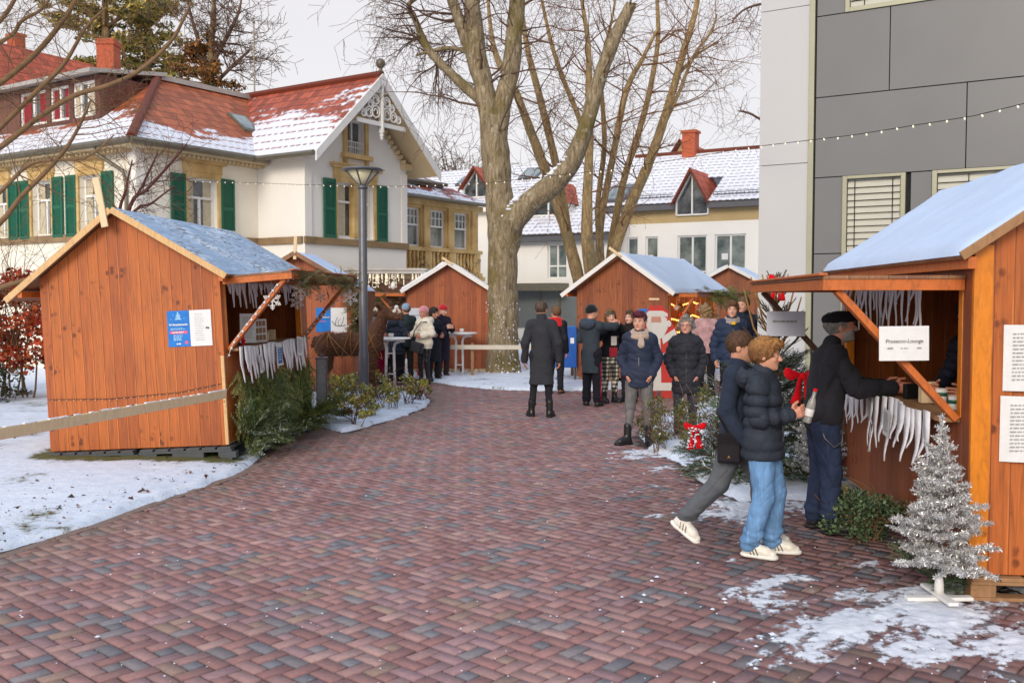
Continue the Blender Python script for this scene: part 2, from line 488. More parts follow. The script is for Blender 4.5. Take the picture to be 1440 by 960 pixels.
def poly_sd(x, y, PV):
    """signed distance to a polygon, negative inside"""
    d = np.full(x.shape, 1e9); ins = np.zeros(x.shape, bool); n = len(PV)
    for i in range(n):
        ax, ay = PV[i]; bx, by = PV[(i + 1) % n]; ex, ey = bx - ax, by - ay
        t = np.clip(((x - ax) * ex + (y - ay) * ey) / (ex * ex + ey * ey + 1e-12), 0, 1)
        d = np.minimum(d, np.hypot(x - ax - t * ex, y - ay - t * ey))
        c = ((ay > y) != (by > y)) & (x < (bx - ax) * (y - ay) / (by - ay + 1e-12) + ax)
        ins ^= c
    return np.where(ins, -d, d)


def vnoise(x, y, seed=0):
    """smooth value noise on arrays"""
    r = np.random.default_rng(seed).random((257, 257))
    xi = np.floor(x).astype(int); yi = np.floor(y).astype(int); fx = x - xi; fy = y - yi
    fx = fx * fx * (3 - 2 * fx); fy = fy * fy * (3 - 2 * fy)
    a = lambda i, j: r[(xi + i) % 257, (yi + j) % 257]
    return (a(0, 0) * (1 - fx) + a(1, 0) * fx) * (1 - fy) + (a(0, 1) * (1 - fx) + a(1, 1) * fx) * fy


def fbm(x, y, s, oct=4, seed=0, gain=.5):
    t = 0; a = 1; w = 0
    for o in range(oct):
        t = t + a * vnoise(x * s * 2 ** o + o * 17.3, y * s * 2 ** o + o * 9.1, seed + o); w += a; a *= gain
    return t / w


def sstep(x, a, b):
    t = np.clip((x - a) / (b - a), 0, 1); return t * t * (3 - 2 * t)


# bricks in herringbone, every brick laid a little unevenly
ph = math.radians(48); ca, sa = math.cos(ph), math.sin(ph); B = .093
I, J = np.meshgrid(np.arange(-62, 84), np.arange(-62, 84), indexing='ij'); I, J = I.ravel() * 3, J.ravel() * 3
R = np.concatenate([np.stack([I + a, J + b, I + c, J + d], 1) for a, b, c, d in ((0, 0, 2, 1), (2, 0, 3, 2), (1, 2, 3, 3), (0, 1, 1, 3), (1, 1, 2, 2))]) * B   # pinwheel: four stones round a half stone
half = np.arange(len(R)) >= len(R) // 5 * 4
cx, cy = (R[:, 0] + R[:, 2]) / 2, (R[:, 1] + R[:, 3]) / 2
wx, wy = cx * ca - cy * sa, cx * sa + cy * ca + 8
keep = (wy > 2.2) & (wy < 24) & (np.abs(wx) < wy * .62 + 1)
R, wx, wy, half = R[keep], wx[keep], wy[keep], half[keep]
keep = poly_sd(wx, wy, PV) < -.05
R, wx, wy, half = R[keep], wx[keep], wy[keep], half[keep]; n = len(R)
gap, bev = .0025, .006
und = .006 * (fbm(wx, wy, .9, 3, 5) - .5) * 2
tilt = rng.normal(0, .006, (n, 2)); lift = rng.normal(0, .0012, n) + und
pts = []
for ins, dz in ((gap, -.012), (gap + bev, 0.0)):
    x0, y0, x1, y1 = R[:, 0] + ins, R[:, 1] + ins, R[:, 2] - ins, R[:, 3] - ins
    for px_, py_ in ((x0, y0), (x1, y0), (x1, y1), (x0, y1)):
        lx, ly = px_ - (R[:, 0] + R[:, 2]) / 2, py_ - (R[:, 1] + R[:, 3]) / 2
        pts.append(np.stack([px_ * ca - py_ * sa, px_ * sa + py_ * ca + 8, dz + lift + lx * tilt[:, 0] + ly * tilt[:, 1]], 1))
Vb = np.stack(pts, 1).reshape(-1, 3); base = np.arange(n)[:, None] * 8
Qb = np.concatenate([base + np.array([[4, 5, 6, 7]])] + [base + np.array([[i, (i + 1) % 4, 4 + (i + 1) % 4, 4 + i]]) for i in range(4)])
pal = np.array([C(154, 112, 108), C(162, 124, 120), C(152, 118, 120), C(146, 104, 101), C(132, 122, 124), C(122, 117, 122), C(150, 122, 110), C(170, 134, 128)])[:, :3]
pr = np.array([.26, .2, .19, .13, .08, .04, .04, .06])
ci = rng.choice(len(pal), n, p=pr); ci = np.where(half & (rng.random(n) < .22), rng.choice([4, 5], n), ci); cb = pal[ci] * rng.uniform(.88, 1.1, (n, 1))
cb = cb * (.84 + .3 * fbm(wx, wy, .7, 4, 41))[:, None]; wet = sstep(wx, .2, 1.8) * sstep(wy, 10.5, 8) * (.6 + .6 * fbm(wx, wy, 1.1, 3, 44)); cb = cb * (1 - .34 * np.clip(wet, 0, 1))[:, None] * np.array([1.0, .99, .98]); cb = np.clip(cb * np.array([1.14, 1.17, 1.17]), 0, 1)
near = np.exp(-((poly_sd(wx, wy, PV) + .1) / .5) ** 2) * (wx < -1)      # sandy dirt by the lawn
cb = cb * (1 - .4 * near[:, None]) + np.array(C(132, 112, 92))[:3] * .4 * near[:, None]
pave = struct(mesh_np('brick_pavement', Vb, Qb, M['brickmat'], None, False, (np.repeat(cb, 8, 0).reshape(-1, 8, 3) * np.r_[np.full(4, .48), np.ones(4)][None, :, None]).reshape(-1, 3)))

mb = MB(); mb.bx(-10, 10, 1, 25, -.3, -.011)
joint = struct(mb.build('pavement_bed', M['joint']))
# border course of kerb stones along the lawn
mb = MB()
edge = [G(-500, 945), G(0, 779), G(120, 741), G(240, 698), G(330, 668), G(360, 651)]
for a_, b_ in zip(edge, edge[1:]):
    L = (b_ - a_).length; q = max(1, int(L / .21)); d = (b_ - a_) / q; nr = V3((d.y, -d.x, 0)).normalized()
    for i in range(q):
        c = a_ + d * (i + .5) + nr * .045 + V3((0, 0, -.03 + random.uniform(-.004, .004)))
        mb.obox(c, d * .485, nr * .05, V3((0, 0, .034)))
struct(mb.build('kerb', M['kerb'], bevel=.006))

mb = MB(); s = 700; mb.add([(-s, -60, -.16), (s, -60, -.16), (s, s * 2, -.16), (-s, s * 2, -.16)], [(0, 1, 2, 3)])
struct(mb.build('ground', M['far_ground']))

# lawn and beds: one uneven snow covered sheet that dips away under the pavement
st = .085; gx, gy = np.meshgrid(np.arange(-15, 13, st), np.arange(2.5, 36, st), indexing='ij')
d = poly_sd(gx, gy, PV) + .10 * (fbm(gx, gy, 4.0, 3, 2) - .5) + .14 * (fbm(gx, gy, 1.3, 2, 9) - .5)
hz = -.14 + sstep(d, -.06, .05) * (.15 + .05 * fbm(gx, gy, .8, 3, 3) + .022 * fbm(gx, gy, 6, 3, 4)) + .035 * sstep(d, .05, .6)
hut1 = sstep(-np.hypot(np.maximum(np.abs(gx + 4.2) - 1.0, 0), np.maximum(np.abs(gy - 12.3) - 1.8, 0)), -.32, -.05)
bare_c = np.stack([hut1 * .42, hut1, hut1], -1)
nx_, ny_ = gx.shape; idx = np.arange(nx_ * ny_).reshape(nx_, ny_)
Qg = np.stack([idx[:-1, :-1], idx[1:, :-1], idx[1:, 1:], idx[:-1, 1:]], -1).reshape(-1, 4)
dm = np.stack([d[:-1, :-1], d[1:, :-1], d[1:, 1:], d[:-1, 1:]], -1).max(-1).ravel()
Qg = Qg[dm > -.12]
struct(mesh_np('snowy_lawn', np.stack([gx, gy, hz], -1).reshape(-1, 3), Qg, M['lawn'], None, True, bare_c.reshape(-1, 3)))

# trodden snow lying on the bricks
st = .017; gx, gy = np.meshgrid(np.arange(-.2, 5.4, st), np.arange(4.2, 12.5, st), indexing='ij')
w = np.zeros_like(gx)
for (px, py, r, a) in [(1330, 855, .75, .50), (1260, 890, .8, .40), (1410, 890, .7, .45), (1150, 915, .45, .36), (1090, 925, .35, .3), (1420, 950, .6, .3),
                       (1180, 830, .5, .3), (1080, 830, .45, .22), (1060, 770, .5, .2), (985, 690, .7, .34), (1040, 712, .7, .40), (1120, 712, .6, .40), (950, 662, .7, .34),
                       (930, 640, .6, .32), (1190, 745, .4, .2), (1000, 650, .8, .35), (1230, 800, .4, .3)]:
    p = G(px, py); w = np.maximum(w, a * np.exp(-(((gx - p.x) / r) ** 2 + ((gy - p.y) / r) ** 2)))
xr, yr = gx * .8 + gy * .6, -gx * .6 + gy * .8
f1 = .50 * fbm(xr * .8, yr * 1.6, 2.4, 3, 31) + .26 * fbm(xr, yr * 1.7, 11, 3, 33) + .24 * fbm(gx, gy, 34, 2, 37)
h = f1 + w - .785
hz = np.clip(h, -.02, .3) * .09; hz = np.minimum(hz, .012 + .01 * fbm(gx, gy, 8, 2, 35)) + .001
nx_, ny_ = gx.shape; idx = np.arange(nx_ * ny_).reshape(nx_, ny_)
Qg = np.stack([idx[:-1, :-1], idx[1:, :-1], idx[1:, 1:], idx[:-1, 1:]], -1).reshape(-1, 4)
hm = np.stack([h[:-1, :-1], h[1:, :-1], h[1:, 1:], h[:-1, 1:]], -1).max(-1).ravel()
Qg = Qg[hm > 0]
used = np.unique(Qg); re = -np.ones(nx_ * ny_, int); re[used] = np.arange(len(used))
Vs = np.stack([gx, gy, hz], -1).reshape(-1, 3)[used]
g = NG('thin slush'); a = g.att('Col').outputs['Color']; th = g.m('ADD', g.sep(a)[0], g.m('MULTIPLY', g.m('SUBTRACT', g.noise(None, 70, 4, .7), .5), 1.1)); M['slush'] = g.done(g.ramp(g.noise(None, 9, 4), [(.3, C(196, 200, 210)), (.7, C(232, 234, 240))]), .7, g.noise(None, 40, 4), .6, .01, 0, .3, Alpha=g.step(th, -.12, .42))
o = mesh_np('trodden_snow', Vs, re[Qg], M['slush'], None, True, np.repeat(np.clip(h * 7, 0, 1).ravel()[used][:, None], 3, 1)); tag(o, None, None, None, 'stuff')

# crumbs of snow and grit over the bricks
n = 420; px = rng.uniform(-100, 1500, n); py = 560 + 420 * rng.random(n) ** .8
cr_ = np.array([[*G(a, b)][:2] for a, b in zip(px, py)])
ok = poly_sd(cr_[:, 0], cr_[:, 1], PV) < -.03; cr_ = cr_[ok]; n = len(cr_)
r = np.abs(rng.normal(0, .0045, n)) + .002; r *= np.where(cr_[:, 0] > .5, 1.3, .8)
ang = rng.random((n, 1)) * 6.28 + np.array([[0, 1.57, 3.14, 4.71]])
ex = rng.uniform(.6, 1.5, (n, 4))
Vc = np.stack([cr_[:, :1] + r[:, None] * np.cos(ang) * ex, cr_[:, 1:2] + r[:, None] * np.sin(ang) * ex, np.full((n, 4), .004)], -1)
top = np.stack([cr_[:, 0], cr_[:, 1], .005 + r * .6], -1)[:, None]
Vc = np.concatenate([Vc, top], 1).reshape(-1, 3); b5 = np.arange(n)[:, None] * 5
Qc = np.concatenate([b5 + np.array([[i, (i + 1) % 4, 4]]) for i in range(4)])
o = mesh_np('snow_crumbs', Vc, Qc, M['snow']); tag(o, None, None, None, 'stuff')


def leaf_cards(cen, size, mats, name, parent=None, flat=0.0, asp=.55, seed=1, col=None, updir=None, curl=.25):
    """many small folded leaves, each two quads"""
    r = np.random.default_rng(seed); cen = np.asarray(cen, float); n = len(cen)
    a = r.normal(size=(n, 3)); 
    if updir is not None: a = a * .6 + np.asarray(updir)
    if flat: a[:, 2] *= (1 - flat)
    a /= np.linalg.norm(a, axis=1)[:, None] + 1e-9
    b = r.normal(size=(n, 3))
    if flat: b[:, 2] *= (1 - flat)
    b -= a * (a * b).sum(1)[:, None]; b /= np.linalg.norm(b, axis=1)[:, None] + 1e-9
    c = np.cross(a, b); s = (np.asarray(size) * r.uniform(.6, 1.35, n))[:, None]
    p0 = cen - a * s * .5; p2 = cen + a * s * .5; m = cen + c * s * curl * r.normal(0, .6, (n, 1))
    l = m + b * s * asp * .5 + c * s * curl * .6; q = m - b * s * asp * .5 + c * s * curl * .6
    V = np.stack([p0, l, p2, q], 1).reshape(-1, 3); bb = np.arange(n)[:, None] * 4
    Q = np.concatenate([bb + np.array([[0, 1, 2]]), bb + np.array([[0, 2, 3]])])
    cc = None if col is None else np.repeat(col, 4, 0)
    return mesh_np(name, V, Q, mats, parent, False, cc)


M['leaf_brown'] = vcol('dry leaf', .8, .2, 90, .2)
n = 900; px = rng.uniform(-160, 380, n); py = 640 + 150 * rng.random(n); q = np.array([list(G(a, b)) for a, b in zip(px, py)])
dd = poly_sd(q[:, 0], q[:, 1], PV); q = q[(dd > -.25) & ((dd > 0) | (rng.random(n) < .2))]
q[:, 2] = .085; q[:, 2] = np.where(poly_sd(q[:, 0], q[:, 1], PV) < .05, .012, .075)
cl = np.array([C(110, 60, 38), C(128, 74, 44), C(88, 56, 40), C(70, 60, 46)])[:, :3][rng.integers(0, 4, len(q))]
o = leaf_cards(q, rng.choice([.02, .03, .055], len(q)), M['leaf_brown'], 'fallen_leaves', None, .8, .6, 5, cl); tag(o, None, None, None, 'stuff')
# ------------------------------------------------------------------ conifer sprays
def _spray_template(seed, flat=.12, nee=.085, dens=.03, wid=.013):
    r = np.random.default_rng(seed); q = []
    def twig(p, d, L):
        n = max(3, int(L / dens)); sd = np.cross(d, [0, 0, 1.0]); sd /= np.linalg.norm(sd) + 1e-9
        for i in range(n):
            t = (i + r.random()) / n; b = p + d * L * t + np.array([0, 0, -.12 * (L * t) ** 2])
            for s in (-1, 1):
                v = d * r.uniform(.5, .95) + sd * s * r.uniform(.5, 1) + np.array([0, 0, r.normal(.1, .3)]); v /= np.linalg.norm(v)
                l = nee * r.uniform(.7, 1.2) * (1 - .3 * t); w = np.cross(v, r.normal(size=3)); w *= wid / (np.linalg.norm(w) + 1e-9)
                q.append([b - w * .5, b + w * .5, b + v * l + w * .25, b + v * l - w * .25])
        w = np.array([0, 0, .006]); q.append([p - w, p + w, p + d * L + w * .3, p + d * L - w * .3])
        w = sd * .006; q.append([p - w, p + w, p + d * L + w * .3, p + d * L - w * .3])
    X = np.array([1.0, 0, 0]); twig(np.zeros(3), X, 1.0)
    k = 6
    for i in range(k):
        t = .1 + .8 * i / k
        for s in (-1, 1):
            a = s * r.uniform(.7, 1.05); d = np.array([math.cos(a), math.sin(a), r.normal(0, flat)]); d /= np.linalg.norm(d)
            twig(X * (t + r.uniform(-.04, .04)), d, (.52 - .38 * t) * r.uniform(.8, 1.2))
    return np.array(q)


SPR = [_spray_template(i) for i in range(4)]
M['fir'] = vcol('fir needles', .55, 0, 60, .35, .3, 0, 9)
M['bark_tw'] = plain('twig bark', C(92, 72, 54), .85, .25, 14, 0, .5, 60)


def sprays(name, items, cols, mat=None, parent=None, seed=3, snow=0.0, tpl=None):
    """items: (base, direction, length[, roll]); one mesh of flat conifer sprays"""
    r = np.random.default_rng(seed); VV = []; CC = []; tpl = tpl or SPR
    cols = np.array([c[:3] for c in cols])
    for it in items:
        b, d, L = np.array(it[0]), np.array(it[1], float), it[2]
        d /= np.linalg.norm(d); up = np.array([0, 0, 1.0]) if abs(d[2]) < .95 else np.array([1.0, 0, 0])
        if len(it) > 3: up = np.array(it[3], float)
        z = up - d * d.dot(up); z /= np.linalg.norm(z) + 1e-9; y = np.cross(z, d)
        ro = r.normal(0, .35); z, y = z * math.cos(ro) + y * math.sin(ro), y * math.cos(ro) - z * math.sin(ro)
        t = tpl[r.integers(len(tpl))] * L
        q = t[..., :1] * d + t[..., 1:2] * y + t[..., 2:] * z + b
        c = cols[r.integers(len(cols))] * r.uniform(.7, 1.25)
        cq = np.repeat((c * r.uniform(.75, 1.2, (len(q), 1)))[:, None], 4, 1)
        if snow:
            s = r.random(len(q)) < snow * np.clip(r.normal(1, .6), 0, 2); cq[s] = np.array(C(226, 232, 240))[:3]
        VV.append(q.reshape(-1, 3)); CC.append(cq.reshape(-1, 3))
    V = np.concatenate(VV); Q = np.arange(len(V)).reshape(-1, 4)
    return mesh_np(name, V, Q, mat or M['fir'], parent, False, np.concatenate(CC))


GREEN = [C(132, 146, 80), C(146, 158, 90), C(108, 130, 82), C(160, 158, 96)]
FIRG = [C(76, 96, 72), C(64, 86, 68), C(92, 110, 82)]

# ------------------------------------------------------------------ roof felt with frost, drawn into long wrinkles
g = NG('frosted felt'); x, y, z = g.sep(g.obj())
wv = g.noise(g.comb(g.m('MULTIPLY', x, 3.2), g.m('MULTIPLY', y, .55), g.m('MULTIPLY', z, 3.2)), 3.0, 4, .6, 1.6)
ln = g.m('SUBTRACT', 1.0, g.step(g.m('ABSOLUTE', g.m('SUBTRACT', wv, .5)), .006, .05))
n2 = g.noise(None, 1.6, 4)
base = g.ramp(n2, [(.3, C(128, 158, 190)), (.5, C(170, 192, 216)), (.72, C(222, 230, 240))])
base = g.mix(g.m('MULTIPLY', ln, g.step(n2, .38, .6)), base, C(70, 84, 104))
M['felt_roof'] = g.done(base, .55, g.m('SUBTRACT', wv, ln), .5, .02, 0, .4)
M['roof_snow'] = plain('roof snow', C(196, 212, 236), .7, .06, 1.4, 0, .45, 16, .3)  # sky's blue reflection put into the snow colour


def slab_grid(a, b, c, t0, nu, nv, amp, seed, edge=.06, lump=3.0):
    """uneven layer lying on the parallelogram a, a+b, a+c; returns V, Q (top and rim)"""
    a, b, c = np.array(a), np.array(b), np.array(c); nrm = np.cross(b, c); nrm /= np.linalg.norm(nrm)
    if nrm[2] < 0: nrm = -nrm
    u, v = np.meshgrid(np.linspace(0, 1, nu), np.linspace(0, 1, nv), indexing='ij')
    Lb, Lc = np.linalg.norm(b), np.linalg.norm(c)
    e = np.minimum(np.minimum(u, 1 - u) * Lb, np.minimum(v, 1 - v) * Lc)
    th = (t0 + amp * (fbm(u * Lb + seed, v * Lc + seed, lump, 3, seed) - .4)) * sstep(e, -.01, edge)
    p = a + u[..., None] * b + v[..., None] * c + nrm * th[..., None]
    idx = np.arange(nu * nv).reshape(nu, nv)
    Q = np.stack([idx[:-1, :-1], idx[1:, :-1], idx[1:, 1:], idx[:-1, 1:]], -1).reshape(-1, 4)
    return p.reshape(-1, 3), Q


def hut(label, loc, yaw, roll=0.0, w=2.0, L=3.4, he=2.05, hr=2.8, xr=0.0, zb=.15, side=1, oh=(.15, .15, .35, .12), flapw=.8, cz=1.15, ho=2.0,
        op=(.1, 3.1), mats=('wood', 'wood', 'beam', 'roofbd'), cover='roof_snow', ct=.03, inner=None, group='wooden market huts', ridge=None, posts='amber', struts=(1, 1), flap_z=(0, 0), bd=.035):
    Mx = Matrix.Translation(loc) @ Matrix.Rotation(yaw, 4, 'Z') @ Matrix.Rotation(roll, 4, 'Y')
    t = thing('market_hut', label, 'market hut', M=Mx, group=group)
    wm, wm2, bm, rm = (M[m] for m in mats); T = .03; hw = w / 2
    def gable(y):
        return [(-hw, y, zb), (hw, y, zb), (hw, y, he), (xr, y, hr), (-hw, y, he)]
    for y in (0, L - T):
        MB().prism(gable(y), (0, T, 0)).build('gable_wall', wm, t, bevel=.003)
    xo, xi = side * hw, side * (hw - T)
    a, b = sorted((xo, xi))
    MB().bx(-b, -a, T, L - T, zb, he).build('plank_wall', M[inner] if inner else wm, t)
    MB().bx(-hw + T, hw - T, T, L - T, zb, zb + .03).build('floor', M['raw'], t)
    MB().bx(a, b, T, L - T, zb + .03, cz).build('counter_wall', wm2, t)
    m = MB().bx(a, b, T, op[0], cz, he); m.bx(a, b, op[1], L - T, cz, he); m.bx(a, b, op[0], op[1], ho, he)
    m.build('opening_surround', wm2, t)
    c0, c1 = sorted((side * (hw + .12), side * (hw - .34)))
    MB().bx(c0, c1, op[0] + .02, op[1] - .02, cz, cz + .03).build('counter_top', M['raw_dk'], t, bevel=.004)
    for y in (op[0] - .01, op[1] - .06):
        p0, p1 = sorted((side * (hw + .004), side * (hw - .07)))
        MB().bx(p0, p1, y, y + .07, cz + .032, ho - .002).build('post', M[posts], t, bevel=.004)
    # roof: two boarded slopes, each with its cover
    of, ob, oc, oo = oh[0], oh[1], oh[2], oh[3]
    for s in (-1, 1):
        run = abs(s * hw - xr); sl = (hr - he) / run; ov = oo if s == side else oc
        ex, ez = s * (hw + ov), he - sl * ov
        n = V3((s * (hr - he), 0, run)).normalized()
        A, B_ = V3((xr, -of, hr)) + n * .012, V3((ex, -of, ez)) + n * .012
        D = V3((0, L + of + ob, 0))
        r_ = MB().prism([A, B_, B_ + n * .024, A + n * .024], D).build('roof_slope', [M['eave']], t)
        nu, nv = int(L / .05), int(run / .05)
        V, Q = slab_grid(A + n * .025, D, B_ - A, ct, nu, nv, ct * .9, int(7 + s + w * 100))
        mesh_np('snow_layer', V, Q, M[cover], r_, True)
        for yy in (-of - .022, L + ob + .002):
            q = MB()
            q.prism([A - n * bd + V3((0, yy + of, 0)), B_ - n * bd + V3((0, yy + of, 0)), B_ + n * (.026 + ct * .6) + V3((0, yy + of, 0)), A + n * (.026 + ct * .6) + V3((0, yy + of, 0))], (0, .02, 0))
            q.build('barge_board', rm, r_, bevel=.003)
        q = MB(); q.beam((s * (hw + ov * .5), -of, he - sl * ov * .5 - .045), (s * (hw + ov * .5), L + ob, he - sl * ov * .5 - .045), .05, .07)
        q.build('eave_batten', bm, r_)
    if ridge is not None:
        p, q_, w_ = ridge
        MB().beam(p, q_, w_, .025, (0, 1, 0)).build('ridge_board', M['raw'], t, bevel=.003)
    # lifted shutter over the counter
    if flapw:
        z0, z1 = ho + .03 + flap_z[0], ho + .03 + flap_z[1]; x0, x1 = side * (hw + .006), side * (hw + flapw)
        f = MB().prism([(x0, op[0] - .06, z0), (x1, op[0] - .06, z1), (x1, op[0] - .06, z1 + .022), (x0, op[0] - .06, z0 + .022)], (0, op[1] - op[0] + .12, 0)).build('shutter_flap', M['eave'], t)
        m = MB()
        for y in (op[0] - .03, op[1] + .03):
            m.beam((x0, y, z0 - .036), (x1, y, z1 - .036), .045, .07)
        m.beam((x1 - side * .024, op[0], z1 - .037), (x1 - side * .024, op[1], z1 - .037), .045, .066)
        m.beam((x1 + side * .004, op[0] - .07, z1 + .03), (x1 + side * .004, op[1] + .07, z1 + .03), .05, .016)
        m.build('flap_frame', bm, f, bevel=.003)
        for i, y in enumerate((op[0] + .03, op[1] - .02)):
            if struts[i]:
                MB().beam((side * (hw + .02), y, cz + .02), (x1 - side * .1, y, z1 - .07), .045, .09, (0, 1, 0)).build('strut', M['beam'] if struts[i] == 1 else M['strut_dk'], t, bevel=.004)
    return t, Mx


def at(Mx, x, y, z, rz=0.0, rx=0.0, ry=0.0):
    return Mx @ Matrix.Translation((x, y, z)) @ Matrix.Rotation(rz, 4, 'Z') @ Matrix.Rotation(ry, 4, 'Y') @ Matrix.Rotation(rx, 4, 'X')


def pallet(label, Mx, lx, ly, mats, plastic=False, group=None):
    t = thing('pallet', label, 'pallet', M=Mx, group=group); h = .144
    m = MB(); n = 6
    for i in range(n):
        x = -lx / 2 + lx * (i + .5) / n; m.bx(x - lx / n * .42, x + lx / n * .42, -ly / 2, ly / 2, h - .024, h)
    m.build('deck', mats, t, bevel=.003)
    m = MB()
    for y in (-ly / 2 + .05, 0, ly / 2 - .05):
        m.bx(-lx / 2, lx / 2, y - .05, y + .05, .0, .022)
        if plastic: m.bx(-lx / 2 + .002, lx / 2 - .002, y - .051, y + .051, h - .05, h - .0245)
        if not plastic: m.bx(-lx / 2 + .01, lx / 2 - .01, y - .05, y + .05, h - .046, h - .025)
    m.build('runner', mats, t, bevel=.003)
    for y in (-ly / 2 + .05, 0, ly / 2 - .05):
        for x in (-lx / 2 + .08, 0, lx / 2 - .08):
            MB().bx(x - (.15 if plastic and x == 0 else .075), x + (.21 if plastic and x == 0 else .075 + .05 * plastic), y - .048, y + .048, .0225, h - (.0505 if plastic else .047)).build('block', mats, t, bevel=.004)
    return t


def icicle_felt(label, Mx, L, drop, band=.12, seed=1, group='white felt icicle trims', n=None):
    """cloth strip cut into icicles: runs along local x, hangs down local -z"""
    r = random.Random(seed); n = n or int(L / .12); V = []; Q = []; MBx = MB(); x = 0
    wd = [r.uniform(.6, 1.4) for _ in range(n)]; k = L / sum(wd)
    rows = 7
    for i in range(n):
        w_ = wd[i] * k; dl = drop * r.uniform(.3, 1.0); ph = r.uniform(0, 6.28)
        vs = []; fs = []
        for j in range(rows + 1):
            t = j / rows; zz = -band - (dl - band * .3) * max(0, t * 1.2 - .2) if t > .18 else -band * t / .18
            sh = 1 if t <= .18 else (.96 - .74 * ((t - .18) / .82) ** .8) * (.94 + .06 * math.sin(j * 2 + ph))
            cx_ = x + w_ / 2 + (.012 * math.sin(ph + j) if t > .3 else 0)
            yy = -.012 * math.sin(t * 3 + ph) - .014 * math.sin(x * 9) - .02 * t
            zt = .012 * math.sin(x * 7 + 1) if t < .1 else 0
            for s in (-.5, .5):
                ox = (x + w_ * (.5 + s)) if t <= .18 else cx_ + s * w_ * sh
                vs.append((ox, yy, zz + zt))
        for j in range(rows): fs.append((2 * j, 2 * j + 1, 2 * j + 3, 2 * j + 2))
        MBx.add(vs, fs); x += w_
    o = MBx.build('felt_icicle_trim', M['felt'], None, True)
    o.matrix_world = Mx
    s = o.modifiers.new('thick', 'SOLIDIFY'); s.thickness = .006
    return tag(o, label, 'felt trim', group)


